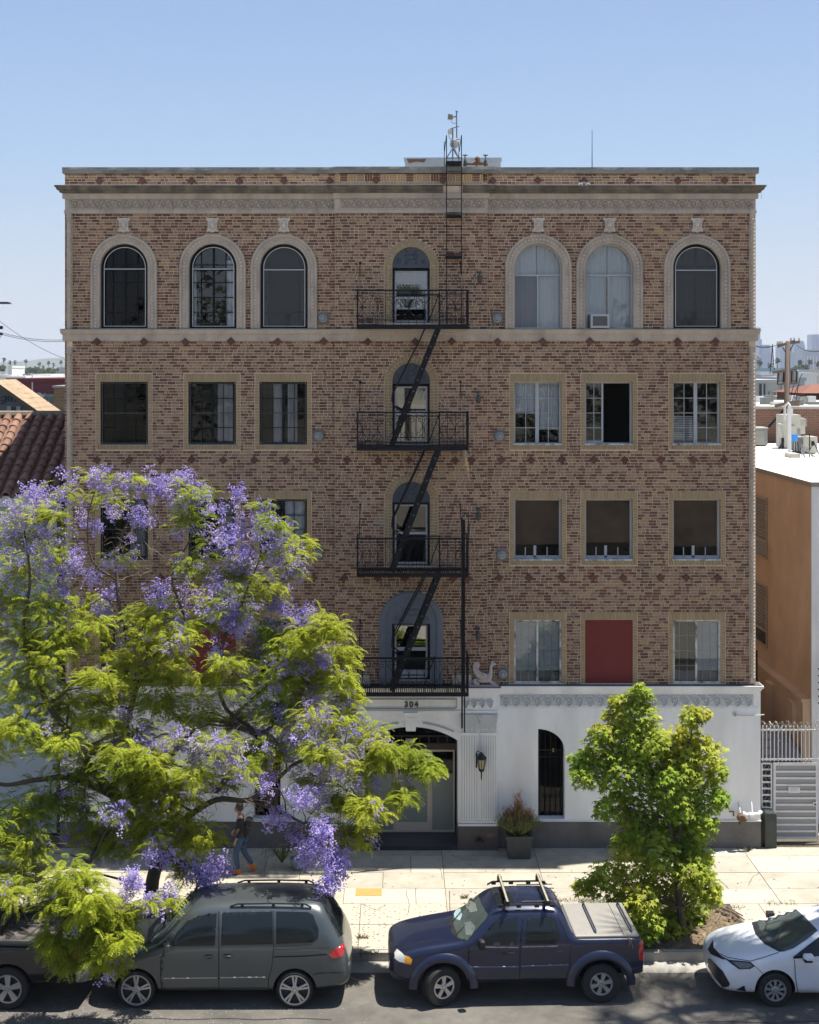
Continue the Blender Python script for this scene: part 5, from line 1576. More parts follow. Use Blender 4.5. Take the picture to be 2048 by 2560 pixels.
# green utility box
ub = thing('utility_box', 'dark green utility cabinet standing between the plinth and the white gate', 'utility box', (G(1922).x, .0, 0))
b = MB(); v0, v1 = U(1913, 2120, -.1), U(1942, 2120, -.1); b.prism([(v0.x, -.01), (v0.x, .80), (v0.x + .04, .86), (v1.x - .02, .86), (v1.x, .80), (v1.x, -.01)], -.1, .32); b.build('cabinet', M('dark_green_enamel', (.035, .045, .042), .5, .15, 6), ub)
b = MB(); b.prism([(v0.x - .10, .76), (v0.x - .10, .84), (v0.x - .002, .86), (v0.x - .002, .76)], .0, .3); b.box(v0.x + .03, v1.x - .03, -.106, -.1, .1, .7); b.build('door', M('dark_green_enamel_door', (.04, .052, .048), .45), ub)
# fire department connection at the right of the base
sc_ = thing('fire_hose_connection', 'white pipe fire hose connection with rusty brass cap on the wall at far right', 'hose connection', (FX(1868), -.1, .75))
def q1(px, py, Y=-.25): return U(px, py, Y)
b = MB(); b.tube([q1(1846, 2005, -.1), q1(1849, 2022, -.2), q1(1851, 2033, -.25)], .022, 8); b.tube([q1(1878, 2003, -.1), q1(1880, 2022, -.2), q1(1881, 2032, -.25)], .022, 8)
b.tube([q1(1856, 2038), q1(1895, 2036), q1(1902, 2030, -.1)], .05, 10); b.lathe([(.075, -.05), (.075, .05)], q1(1878, 2038), 'X', 12); b.lathe([(.07, -.03), (.07, .03)], q1(1860, 2036), 'X', 12); b.build('white_pipe', m_gatew, sc_, smooth=False)
b = MB(); b.lathe([(0, -.10), (.08, -.10), (.105, -.07), (.105, .03), (.06, .05)], q1(1853, 2044), 'Y', 14); b.build('brass_cap', m_rust, sc_, autos=40)
b = MB(); b.tube([q1(1853, 2054), q1(1848, 2062)], .03, 6); b.tube([q1(1860, 2044), q1(1866, 2050), q1(1864, 2054)], .02, 6); b.tube([q1(1824, 2029, -.1), q1(1834, 2029, -.16), q1(1834, 2040, -.16)], .02, 6); b.build('spout', M('dark_brass', (.13, .10, .06), .5, metal=.6), sc_)

# orange building with white front ------------------------------------------------------
ob = thing('orange_building', 'orange stucco building with a white roof and white front beyond the alley on the right', 'building', (14, 10, 0))
m_orange = M('orange_stucco', (.64, .45, .30), .9, .12, 1.2, bump=.3, col2=(.49, .325, .205), fac2=.54)
m_wroof = M('white_roof_membrane', (.72, .71, .67), .8, .06, 1.2, stretch=(1, 6, 1))
OX, OY0, OY1, OZ = 10.95, 1.8, 21.0, 8.95
b = MB(); b.box(OX, OX + 9, OY0 + .05, OY1, -.2, OZ - .05)
b.build('side_wall', m_orange, ob)
b = MB(); b.box(OX - .004, OX + 9, OY0, OY0 + .049, -.2, OZ - .051); b.build('front_wall', m_white, ob)
b = MB(); b.box(OX - .03, OX + 9.03, OY0 - .03, OY1 + .03, OZ - .05, OZ); b.build('roof', m_wroof, ob)
b = MB(); b.box(OX - .04, OX + .0 - .031, OY0 - .04, OY1 + .04, OZ - .10, OZ + .02); b.box(OX - .031, OX + 9, OY0 - .045, OY0 - .031, OZ - .10, OZ + .02); b.build('roof_edge', M('grey_roof_edge', (.30, .26, .22), .8), ob)
b = MB(); b.box(OX - .22, OX - .005, OY0 + .06, OY1, -.2, 3.15); b.box(OX - .26, OX - .005, OY0 + .06, OY1, 3.151, 3.24); lw = b.build('lower_wall', m_orange, ob)
b = MB()
for y in (2.4, 4.6, 7.0): b.box(OX - .34, OX - .221, y, y + .5, -.2, 3.0)
b.build('buttress', m_orange, ob)
def side_window(y0, y1, z0, zm, z1):
    b = MB(); X = OX
    b.box(X - .05, X - .004, y0 - .05, y0, z0 - .05, z1 + .05); b.box(X - .05, X - .004, y1, y1 + .05, z0 - .05, z1 + .05)
    b.box(X - .05, X - .004, y0, y1, z1, z1 + .05); b.box(X - .05, X - .004, y0, y1, z0 - .05, z0); b.box(X - .05, X - .004, y0, y1, zm - .03, zm + .03)
    w = b.build('window', M('tan_window_frame', (.40, .30, .22), .7), ob)
    q = MB(); q.box(X - .02, X - .006, y0, y1, z0, z1); q.build('pane', M('dark_pane', (.03, .03, .028), .1, .1, 4, spec=.8), w)
    q = MB()
    for k in range(int((z1 - zm) / .09)): q.box(X - .026, X - .021, y0, y1, zm + .05 + k * .09, zm + .09 + k * .09)
    q.build('blind', M('tan_blind', (.22, .17, .12), .8), w)
side_window(6.1, 7.9, 6.39, 6.86, 8.09); side_window(6.1, 7.9, 3.78, 4.2, 5.48); side_window(11, 12.6, 6.39, 6.86, 8.09)
# dark green awning arms at the frame edge
for k in range(6):
    p = U(2047, 1672 + k * 17, OY0 - .1); q = MB(); q.bar((p.x - .05, OY0 - .25, p.z + .03), (p.x + .30, OY0 - .02, p.z - .02), .035); q.build('awning_arm', M('dark_green_metal', (.02, .035, .035), .5), ob)
# alley clutter: floor, drainpipe, dumpster
b = MB(); b.quad((9.0, .9, -.018), (OX, .9, -.018), (OX, 20, -.018), (9.0, 20, -.018)); b.build('alley_paving', m_slabs[2], kind='structure')
def on(px, py, X):     # point on plane x = X
    s = (px - VX) / X; return Vector((X, FPX / s - 34, CAM.z - (py - VY) / s))
dp = thing('alley_chain_fence', 'dark chain link gate leaf on a steel post inside the alley', 'fence', (9.7, 3.5, 0))
b = MB(); b.tube([(9.86, 3.2, 0), (9.86, 3.2, 4.25)], .035, 8); b.tube([(9.12, 3.2, 4.1), (9.86, 3.2, 4.1)], .025, 6); b.build('post', m_iron, dp)
b = MB()
for k in range(34):
    t = k / 33; b.bar((9.14 + .70 * t, 3.2, 1.0), (9.14 + .70 * ((t + .5) % 1.0), 3.2, 4.08), .006)
b.build('chain_mesh', M('dark_wire', (.05, .05, .05), .5, metal=.5), dp, kind='stuff')
ds = thing('dumpster', 'dark dumpster with a grey lid behind the white pickets in the alley', 'dumpster', (10.1, 3.0, 0))
b = MB(); b.prism([(9.45, .0), (9.38, 1.7), (10.6, 1.7), (10.55, 0)], 1.6, 2.9); b.build('bin', M('dark_blue_steel', (.03, .045, .09), .5, .2), ds)
b = MB(); b.add([(9.36, 1.55, 1.72), (10.62, 1.55, 1.72), (10.5, 2.95, 2.25), (9.5, 2.95, 2.25), (9.36, 1.55, 1.78), (10.62, 1.55, 1.78), (10.5, 2.95, 2.32), (9.5, 2.95, 2.32)], [(0, 1, 5, 4), (4, 5, 6, 7), (1, 2, 6, 5), (3, 0, 4, 7)]); b.build('lid', M('grey_plastic_lid', (.20, .19, .21), .6), ds)

# roof equipment on the orange building
def R(px, py): # point on the white roof
    s = (py - VY) / (CAM.z - OZ); return Vector(((px - VX) / s, FPX / s - 34, OZ))
def roofbox(name, label, cat, px0, px1, pyb, pyt, depth, mat, extra=None, group=None):
    s = (pyb - VY) / (CAM.z - OZ); Y = FPX / s - 34
    x0, x1 = (px0 - VX) / s, (px1 - VX) / s; h = (pyb - pyt) / s
    t = thing(name, label, cat, ((x0 + x1) / 2, Y, OZ), 0, group)
    b = MB(); b.box(x0, x1, Y, Y + depth, OZ + .04, OZ + h); b.build('case', mat, t)
    b = MB(); b.box(x0 + .05, x1 - .05, Y + .05, Y + depth - .05, OZ, OZ + .04); b.build('base_rail', m_iron, t)
    return t, x0, x1, Y, h
m_beige = M('beige_unit', (.46, .44, .38), .6, .08, 4); m_gunit = M('grey_unit', (.24, .25, .25), .6, .12, 6)
t, x0, x1, Y, h = roofbox('rooftop_unit', 'tall beige rooftop unit behind the white vent pole', 'rooftop unit', 1959, 2002, 1122, 1037, 1.0, m_beige)
b = MB(); b.box(x0 + .2, x0 + .4, Y - .02, Y - .001, OZ + .85, OZ + .92); b.box(x1 - .12, x1 - .02, Y - .03, Y - .001, OZ + .5, OZ + .75); b.build('louvre', m_gunit, t)
b = MB(); b.box(x1 + .001, x1 + .2, Y + .1, Y + .6, OZ + .55, OZ + 1.15)
for k in range(5): b.box(x1 + .01, x1 + .25, Y + .08, Y + .1, OZ + .85 + k * .06, OZ + .88 + k * .06)
b.build('side_duct', m_beige, t)
t, x0, x1, Y, h = roofbox('rooftop_unit', 'grey louvred condenser at the left edge of the white roof beside the brick building', 'rooftop unit', 1880, 1919, 1116, 1072, .9, m_gunit)
b = MB()
for k in range(12): b.box(x0 + .04, x1 - .12, Y - .012, Y - .001, OZ + .08 + k * .045, OZ + .10 + k * .045)
b.box(x0, x1 + .03, Y - .02, Y + .9, OZ + h + .001, OZ + h + .05); b.build('louvre', m_beige, t)
t, x0, x1, Y, h = roofbox('rooftop_unit', 'low dark grey condenser right of the blue bucket', 'rooftop unit', 1993, 2022, 1131, 1093, .8, m_gunit)
b = MB(); b.bar((x0 + .1, Y - .02, OZ + .1), (x1 - .1, Y - .02, OZ + .4), .03); b.build('strut', m_iron, t)
t, x0, x1, Y, h = roofbox('rooftop_unit', 'pale rooftop unit with white door at the right edge of the photo', 'rooftop unit', 2025, 2044, 1135, 1092, .8, m_beige)
b = MB(); b.box(x0 - .04, x0 - .01, Y - .05, Y - .02, OZ, OZ + h + .1); b.box(x0 + .05, x0 + .15, Y - .02, Y - .001, OZ + .3, OZ + .45); b.build('bracket', m_iron, t)
p = R(1975, 1140); s = (1140 - VY) / (CAM.z - OZ); vt = thing('vent_pole', 'tall white vent pole with curved top on the white roof', 'vent pipe', p)
b = MB(); H = (1140 - 1015) / s; b.box(p.x - .05, p.x + .05, p.y, p.y + .1, OZ, OZ + H); b.box(p.x - .07, p.x + .10, p.y - .02, p.y + .12, OZ + H - .35, OZ + H - .1); b.tube([(p.x - .1, p.y + .3, OZ + H - .5), (p.x - .09, p.y + .3, OZ + H), (p.x, p.y + .2, OZ + H + .1), (p.x + .05, p.y + .15, OZ + H)], .04, 8); b.build('pipe', m_gatew, vt)
bk = thing('bucket', 'bright blue plastic bucket propped on a frame beside the white vent pole', 'bucket', R(1986, 1135))
p = U(1986, 1094, 14.0); b = MB(); b.lathe([(.0, -.14), (.10, -.14), (.13, .12), (.0, .13)], p, 'Z', 16); b.build('bucket_shell', M('bright_blue_plastic', (.03, .22, .62), .4, .05), bk)
b = MB()
for dx in (-.14, -.05, .06, .15): b.tube([(p.x + dx, p.y, OZ), (p.x + dx * .8, p.y, p.z - .14)], .018, 5)
b.box(p.x - .3, p.x + .3, p.y - .03, p.y + .03, OZ, OZ + .06); b.build('stand', m_iron, bk)
fr = thing('pipe_frame', 'thin white leaning pipe frame left of the tall beige rooftop unit', 'pipe frame', R(1950, 1122))
p = R(1946, 1122); b = MB(); s = (1122 - VY) / (CAM.z - OZ); b.tube([p, p + Vector((0, 0, .95)), p + Vector((.2, 0, .0))], .02, 5); b.tube([p + Vector((.0, 0, .95)), p + Vector((.2, 0, .93))], .015, 5); b.build('pipe', m_gatew, fr)
b = MB(); b.box(p.x + .08, p.x + .16, p.y - .2, p.y - .1, OZ, OZ + .42); b.bar((p.x - .1, p.y - .4, OZ + .02), (p.x + .15, p.y - .2, OZ + .3), .04); b.build('stand', m_iron, fr)
cb_ = MB(); p, p2 = R(1924, 1133), R(1972, 1145); cb_.box(p.x, p2.x + .4, p2.y, p2.y + .8, OZ, OZ + .14); o = cb_.build('roof_curb', m_beige); tag(o, 'low beige roof curb under the vent pole', 'roof curb')
jk = thing('cable_tangle', 'tangle of dark pipes and cables on the white roof at right', 'pipes', R(2035, 1150)); p = R(2035, 1148); rr = random.Random(8)
for k in range(5):
    q = MB(); a = p + Vector((rr.uniform(-.4, .5), rr.uniform(-.2, .4), .03)); q.tube([a, a + Vector((rr.uniform(-.1, .1), 0, rr.uniform(.2, .55))), a + Vector((rr.uniform(.1, .3), 0, rr.uniform(.1, .5))), a + Vector((.35, 0, .02))], .02, 5); q.build('pipe', m_iron if k % 2 else m_gunit, jk)

# brick warehouse behind the white roof
wb = thing('brick_warehouse', 'long red brick parapet wall behind the white roof', 'building', (18, 22, 0))
m_rb = M('dark_red_brick', (.24, .11, .07), .9, .15, 5); bricktex(m_rb, c1=(.27, .125, .08), c2=(.20, .09, .06))
b = MB(); b.box(11, 36, 22, 34, 0, 10.32); b.build('wall', m_rb, wb)
b = MB(); b.box(10.95, 36.05, 21.95, 34.05, 10.321, 10.42); b.build('coping', m_beige, wb)
rr = random.Random(21)
for k in range(26):
    x, y = rr.uniform(14.5, 20.5), rr.uniform(22.5, 30)
    q = MB(); w = rr.uniform(.1, .5); q.box(x, x + w, y, y + .3, 10.421, 10.42 + rr.uniform(.08, .4)); q.build('roof_vent', rr.choice([m_beige, m_gunit, m_white, m_wroof]), wb)
# utility pole
YP = 21.4
def P_(px, py, Y=YP): return U(px, py, Y)
up = thing('utility_pole', 'wooden utility pole with crossarms and transformers behind the white roof', 'utility pole', (P_(1970, 900).x, YP, 0))
m_wood = M('weathered_pole_wood', (.15, .11, .085), .95, .25, 8, stretch=(1, 1, .2))
b = MB(); a = P_(1970, 853); b.tube([(a.x - .12, YP, 0), (a.x - .1, YP, 8), (a.x, YP, a.z)], [.13, .12, .10], 10); b.build('pole', m_wood, up, smooth=True)
b = MB(); b.bar(P_(1944, 866), P_(1988, 853), .11); ca = b.build('crossarm', m_wood, up)
b = MB(); b.bar(P_(1970, 858), P_(1999, 855), .10); b.build('crossarm', m_wood, up)
b = MB(); b.bar(P_(1932, 931), P_(1970, 925), .1); b.bar(P_(1944, 961), P_(1994, 958), .08); b.bar(P_(1960, 927), P_(1992, 924), .08); b.build('crossarm', m_wood, up)
b = MB(); b.bar(P_(1938, 1015), P_(1998, 1003), .12); b.bar(P_(1970, 1012), P_(1998, 1012), .1); b.build('crossarm', m_wood, up)
for px in (1957, 1990):
    b = MB(); c = P_(px, 955); b.lathe([(0, 0), (.17, 0), (.18, .05), (.18, .45), (.12, .5), (0, .5)], (c.x, YP + .2, c.z + .0), 'Z', 12); b.build('transformer', m_gunit, up, autos=40)
b = MB()
for px in (1946, 1960, 1980, 1993): b.bar(P_(px, 927), P_(px - 2, 960), .04)
b.tube([P_(1957, 868), P_(1964, 880)], .02, 4); b.tube([P_(1985, 858), P_(1974, 880)], .02, 4)
b.build('cage_bar', m_iron, up)
b = MB()
for px in (1944, 1948, 1952, 1956, 1978, 1986, 1998): c = P_(px, 862 if px < 1960 else 853); b.lathe([(0, 0), (.035, 0), (.05, .05), (.02, .1), (.04, .14), (0, .16)], c, 'Z', 6)
b.build('insulator', M('grey_insulator', (.35, .33, .32), .4), up)
b = MB()
for a, c, sag in ((P_(1890, 866, 30), P_(1946, 861), .1), (P_(1990, 862), P_(2060, 875, 15), .15), (P_(1886, 863, 30), P_(1952, 860), .1), (P_(1925, 935), P_(1932, 860), 0), (P_(2008, 935), P_(1990, 1004), -.3), (P_(2003, 962), P_(1980, 1008), -.2), (P_(1986, 962), P_(1976, 1000), -.1), (P_(1931, 862), P_(1936, 925), 0)):
    b.tube([a.lerp(c, t) - Vector((0, 0, sag * 4 * t * (1 - t))) for t in [k / 8 for k in range(9)]], .014, 4)
b.tube([P_(1960, 1025, 20), P_(1918, 1072, 20)], .05, 5)
b.build('cable', m_iron, up)

# farther right: pale apartments, tile roofed house, palms, skyline ------------------
def block(name, label, px0, px1, py0, Y, depth, mat, pyb=None, cat='building', group=None, zb=0):
    a, c = U(px0, py0, Y), U(px1, py0, Y)
    t = thing(name, label, cat, ((a.x + c.x) / 2, Y, zb), 0, group)
    b = MB(); b.box(a.x, c.x, Y, Y + depth, -.3, a.z); b.build('wall', mat, t)
    b = MB(); b.box(a.x - .1, c.x + .1, Y - .1, Y + depth, a.z + .002, a.z + .25 * (Y / 60) ** .5); b.build('roof', mat, t)
    return t, a.x, c.x, a.z
m_offw = M('offwhite_far_wall', (.55, .54, .50), .9, .05, 1); m_farg = M('dark_far_window', (.035, .055, .05), .2, .1, 1, spec=.8)
m_farlg = M('far_dark_green_panel', (.06, .09, .08), .6); m_farb = M('pale_blue_grey_far_wall', (.42, .44, .48), .9, .06, 1)
t, xa, xb, z = block('apartment_block', 'off white flat roofed apartment block with small dark windows left of the utility pole', 1870, 1958, 958, 62, 12, m_offw)
for px0, px1, y0, y1 in ((1899, 1913, 960, 998), (1922, 1928, 979, 990), (1937, 1943, 979, 990), (1954, 1957, 962, 1002)):
    a, c = U(px0, y1, 61.95), U(px1, y0, 61.95); q = MB(); q.box(a.x, c.x, 61.9, 62, a.z, c.z); w = q.build('window', m_farlg if px1 - px0 > 8 else m_farg, t)
    q = MB(); q.box((a.x + c.x) / 2 - .05, (a.x + c.x) / 2 + .05, 61.85, 61.9, a.z, c.z); q.build('window_mullion', m_offw, w)
t2, *_ = block('apartment_block', 'small white rooftop block standing behind the off white apartments', 1904, 1935, 938, 75, 8, m_offw)
t3, *_ = block('apartment_block', 'pale grey blank walled building right of the utility pole', 1971, 2012, 952, 66, 14, m_farb)
q = MB(); a = U(1972, 952, 65); 
t4, *_ = block('apartment_block', 'bright white gabled building behind the pole at the right edge', 2004, 2042, 940, 90, 10, M('bright_white_far', (.75, .75, .73), .9))
t5, *_ = block('apartment_block', 'white tower block corner at the right edge under the dark office tower', 2039, 2070, 932, 110, 12, m_offw)
t6, *_ = block('apartment_block', 'cream low wall building beside the tile roofed house', 1995, 2010, 1003, 50, 6, M('cream_far_wall', (.5, .45, .33), .9))
a, c = U(2006, 983, 40), U(2090, 983, 40); t = thing('tile_roof_house', 'brown house with a red tile hip roof at the right edge beyond the brick wall', 'house', (a.x + 2, 42, 0))
b = MB(); b.box(a.x + .3, c.x, 40.4, 46, 0, a.z); b.build('wall', M('dark_brown_wall', (.12, .07, .055), .9), t)
zr = U(0, 960, 42).z; b = MB(); b.add([(a.x, 40, a.z), (c.x, 40, a.z), (c.x, 42.4, zr), (a.x + 1.3, 42.4, zr), (a.x, 46, a.z), (c.x, 46, a.z)], [(0, 1, 2, 3), (0, 3, 4), (3, 2, 5, 4)]); b.build('roof', M('far_red_tile', (.20, .085, .055), .85, .2, 6, stretch=(4, 1, 1)), t)
t7, *_ = block('apartment_block', 'grey blue glass fronted building above the pole crossarm', 1978, 2010, 927, 160, 20, M('blue_far_glass', (.12, .26, .36), .3))

def palm(px, pyt, Y, label, group, seed, crown=2.0, pyb=None, skirt=True):
    rr = random.Random(seed); p = U(px, pyt, Y)
    t = thing('palm_tree', label, 'palm tree', (p.x, Y, 0), 0, group)
    b = MB(); lean = rr.uniform(-.6, .6); b.tube([(p.x - lean, Y, -.3), (p.x - lean * .4, Y, p.z * .5), (p.x, Y, p.z - crown * .4)], [.32, .24, .18], 6); b.build('trunk', m_palmtrunk, t)
    b = MB()
    for k in range(34):
        a = rr.uniform(0, 6.283); el = rr.uniform(-1.1, 1.25); L = crown * rr.uniform(.75, 1.1)
        c = Vector((p.x, Y, p.z - crown * .35)); h = Vector((math.cos(a) * math.cos(el), math.sin(a) * math.cos(el), math.sin(el)))
        m_ = c + h * L * .6; e = c + h * L + Vector((0, 0, -.25 * L)); s = h.cross(Vector((0, 0, 1)))
        if s.length < .1: s = Vector((1, 0, 0))
        s = s.normalized() * L * .22
        b.add([c, m_ - s, e, m_ + s], [(0, 1, 2), (0, 2, 3)])
    b.build('crown', m_palmleaf, t)
    return t
m_palmtrunk = M('palm_trunk', (.16, .13, .10), .95); m_palmleaf = M('palm_leaf', (.055, .075, .035), .8, .3, 2, island=.4, trans=.15)
for i, (px, py) in enumerate(((1899, 902), (1925, 909), (1944, 897), (2000, 902), (2025, 900), (2045, 905))):
    palm(px, py, 640 + i * 15, ['palm with a broad crown just right of the brick building corner', 'short faint palm left of the tall palm beside the utility pole', 'palm standing clear between skyline towers left of the utility pole',
         'palm top showing right above the transformers', 'bushy palm in front of the dark office tower', 'palm cut by the right edge of the photo'][i], 'palms below the downtown skyline', 40 + i, 2.1)
m_far_tree = M('far_tree_leaf', (.05, .07, .028), .9, .3, .3, island=.35)
def far_tree(px, pyt, w, Y, label, seed, group=None):
    rr = random.Random(seed); p = U(px, pyt, Y); s = FPX / (34 + Y); R_ = w / s / 2; zc = p.z - R_ * .8
    t = thing('tree', label, 'tree', (p.x, Y, 0), 0, group)
    b = MB(); b.tube([(p.x, Y, -.3), (p.x, Y, zc)], R_ * .07, 6); b.build('trunk', m_bark, t)
    b = MB()
    for k in range(420):
        d = Vector((rr.gauss(0, 1), rr.gauss(0, 1), rr.gauss(0, 1))).normalized(); r = R_ * rr.uniform(.45, 1.0) * (1 + .22 * math.sin(d.x * 5 + seed) * math.cos(d.z * 6))
        c = Vector((p.x, Y, zc)) + Vector((d.x * r, d.y * r, d.z * r * .8)); L = R_ * rr.uniform(.08, .2)
        u = Vector((rr.uniform(-1, 1), rr.uniform(-1, 1), rr.uniform(-1, 1))).normalized(); v = u.orthogonal().normalized()
        b.add([c - u * L, c + v * L, c + u * L, c - v * L], [(0, 1, 2, 3)])
    b.build('crown', m_far_tree, t)
for i, (px, py, w) in enumerate(((1912, 922, 22), (1960, 920, 20), (1993, 912, 30), (2012, 910, 26), (1897, 925, 24))):
    far_tree(px, py, w, 420 + 20 * i, ['dark round tree below the left palms on the right side', 'small tree at the foot of the utility pole top', 'broad tree right of the pole below the towers', 'tree crown under the dark office tower', 'tree hugging the brick building corner on the skyline'][i], 60 + i, 'trees below the downtown skyline')
# skyline
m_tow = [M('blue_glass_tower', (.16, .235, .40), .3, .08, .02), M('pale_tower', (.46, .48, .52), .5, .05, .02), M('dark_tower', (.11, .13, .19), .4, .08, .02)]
YT = 3000
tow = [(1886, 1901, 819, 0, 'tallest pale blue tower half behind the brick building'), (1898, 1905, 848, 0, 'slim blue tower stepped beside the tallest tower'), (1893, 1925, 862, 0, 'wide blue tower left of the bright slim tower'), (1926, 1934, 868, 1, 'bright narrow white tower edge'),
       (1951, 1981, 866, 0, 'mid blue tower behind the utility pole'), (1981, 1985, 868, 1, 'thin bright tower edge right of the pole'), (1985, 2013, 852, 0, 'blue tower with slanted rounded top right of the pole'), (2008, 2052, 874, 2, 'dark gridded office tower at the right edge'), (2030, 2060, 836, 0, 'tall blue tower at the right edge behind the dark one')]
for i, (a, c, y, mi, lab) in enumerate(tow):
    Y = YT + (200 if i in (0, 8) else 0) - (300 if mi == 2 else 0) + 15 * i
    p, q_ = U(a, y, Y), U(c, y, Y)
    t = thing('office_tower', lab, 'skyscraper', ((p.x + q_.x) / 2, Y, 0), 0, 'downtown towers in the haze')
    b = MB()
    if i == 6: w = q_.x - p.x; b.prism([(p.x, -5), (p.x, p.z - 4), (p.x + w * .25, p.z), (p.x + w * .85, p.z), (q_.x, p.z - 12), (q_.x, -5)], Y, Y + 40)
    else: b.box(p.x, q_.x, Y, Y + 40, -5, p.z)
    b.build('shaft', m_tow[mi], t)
    b = MB(); n = max(3, int((q_.x - p.x) / 6))
    for k in range(n): xx = p.x + (q_.x - p.x) * (k + .5) / n; b.box(xx - .5, xx + .5, Y - 1, Y - .01, 0, p.z - 13)
    b.build('facade_rib', m_tow[1 if mi == 2 else 2], t)
p = U(1899, 885, 2000); t = thing('office_tower', 'small dark domed tower low on the skyline by the building corner', 'skyscraper', (p.x, 2000, 0), 0, 'downtown towers in the haze')
b = MB(); b.box(p.x - 2.5, p.x + 3, 2000, 2010, 0, p.z - 6); b.build('shaft', m_tow[2], t); b = MB(); b.lathe([(3, -6), (2.4, -3), (1, -1), (.2, 0), (.1, 3)], (p.x, 2005, p.z), 'Z', 10); b.build('dome', m_tow[2], t)

# ------------------------------------------------------------------ left side
lh = thing('tile_roof_building', 'pale blue neighbouring building with a brown barrel tile roof left of the brick building', 'building', (-12, 3, 0))
m_lblue = M('pale_blue_stucco', (.36, .42, .47), .85, .06, 3, bump=.1)
b = MB(); b.box(-19, -8.73, 1.0, 12, 0, 8.42); b.build('wall', m_lblue, lh)
b = MB(); b.box(-19, -8.73, .82, .999, 8.42, 8.68); b.box(-19, -8.70, .78, .82, 8.60, 8.70); b.build('fascia', M('white_fascia', (.55, .57, .58), .7, .06), lh)
for x in (-10.6, -14.2):
    b = MB(); b.prism(rect_poly(x - .6, x + .6, 4.9, 6.5), .93, .999, 0, [rect_poly(x - .5, x + .5, 5.0, 6.4)]); w = b.build('window', m_whiteframe, lh); q = MB(); q.box(x - .5, x + .5, .95, .96, 5, 6.4); q.build('pane', M('dark_pane', (.03, .03, .028), .1), w)
b = MB(); b.add([(-19, .80, 8.66), (-8.3, .80, 8.66), (-8.3, 4.2, 10.60), (-19, 4.2, 10.60), (-19, 8, 8.7), (-8.3, 8, 8.7)], [(0, 1, 2, 3), (3, 2, 5, 4)])
b.build('roof_deck', M('dark_roof_felt', (.05, .04, .035), .9), lh)
b = MB(); n = 8; L = .36
for rr_, zz in ((.115, 0),):
    vs, fs = [], []
    for j, (yy, r) in enumerate(((0, .118), (L, .098))):
        for k in range(n + 1):
            a = math.pi * k / n; vs.append((r * math.cos(a), yy, r * math.sin(a) * .95 + (0.018 if j == 0 else 0)))
    for j, (yy, r) in enumerate(((0, .100),)):
        for k in range(n + 1):
            a = math.pi * k / n; vs.append((r * math.cos(a), yy, r * math.sin(a) * .95 + .01))
    for k in range(n): fs += [(k, k + 1, n + 2 + k, n + 1 + k), (2 * n + 2 + k, 2 * n + 3 + k, k + 1, k)]
    b.add(vs, fs)
m_rtile = M('clay_barrel_tile', (.245, .125, .08), .85, .25, 7, obj=.42, col2=(.15, .095, .075), fac2=.5)
tme = b.mesh('roof_tile', m_rtile, smooth=False)
sl = math.atan2(10.60 - 8.66, 3.4); rr = random.Random(4)
cols = [-8.45 - .30 * k for k in range(24)]
for i, x in enumerate(cols):
    for j in range(12):
        d = j * .325; Y = .72 + d * math.cos(sl); z = 8.69 + d * math.sin(sl)
        o = bpy.data.objects.new('roof_tile', tme); link(o, lh, T((x + rr.uniform(-.012, .012), Y, z + rr.uniform(0, .01))) @ Matrix.Rotation(sl + rr.uniform(-.02, .02), 4, 'X') @ Matrix.Rotation(rr.uniform(-.03, .03), 4, 'Z'))
b = MB()
for i, x in enumerate(cols):    # pans between covers, concave
    n = 5; vs, fs = [], []
    for j in range(2):
        for k in range(n + 1):
            a = math.pi + math.pi * k / n; vs.append((x - .15 + .07 * math.cos(a), .70 + j * 3.55, 8.695 + j * 2.03 + .05 * math.sin(a)))
    for k in range(n): fs.append((k, k + 1, n + 2 + k, n + 1 + k))
    b.add(vs, fs)
b.build('pan_tile_courses', m_rtile, lh, kind='stuff')
b = MB()
for k in range(30):
    x = -8.5 - k * .36; b.tube([(x, 4.15, 10.66), (x - .38, 4.15, 10.68)], [.12, .10], 8)
b.build('ridge_tile_row', M('mortar_crusted_ridge', (.20, .16, .12), .95, .3, 12, bump=.6), lh, kind='stuff')
# gabled house with shingles
gh = thing('gabled_house', 'grey gabled house with tan shingles and black graffiti at the left edge', 'house', (-13, 9, 0))
def gz(x): return 11.43 - .70 * (x + 12.22)
b = MB(); b.prism([(-15.5, 6), (-15.5, gz(-12.4) - 2.1), (-12.4, gz(-12.4)), (-8.9, gz(-8.9)), (-8.9, 6)], 8.0, 8.2); b.build('gable_wall', M('grey_gable_siding', (.16, .17, .17), .85, .1, 4), gh)
b = MB(); x0, x1 = -12.4, -8.9
b.add([(x0, 7.85, gz(x0) + .03), (x1, 7.85, gz(x1) + .03), (x1, 10.3, gz(x1) + .03), (x0, 10.3, gz(x0) + .03), (x0, 7.85, gz(x0) - .05), (x1, 7.85, gz(x1) - .05), (x1, 10.3, gz(x1) - .05), (x0, 10.3, gz(x0) - .05)], [(0, 1, 2, 3), (0, 4, 5, 1), (3, 2, 6, 7)])
b.add([(x0, 7.85, gz(x0) + .03), (x0, 10.3, gz(x0) + .03), (-15.5, 10.3, gz(x0) - 2.1), (-15.5, 7.85, gz(x0) - 2.1)], [(0, 1, 2, 3)])
b.build('roof', M('roof_underlay', (.2, .15, .1), .9), gh)
sh = MB(); sh.box(-.16, .16, 0, .28, 0, .02); shm = sh.mesh('shingle', M('tan_asphalt_shingle', (.33, .245, .165), .95, .15, 12, obj=.18))
gs = math.atan(.70); n = 0
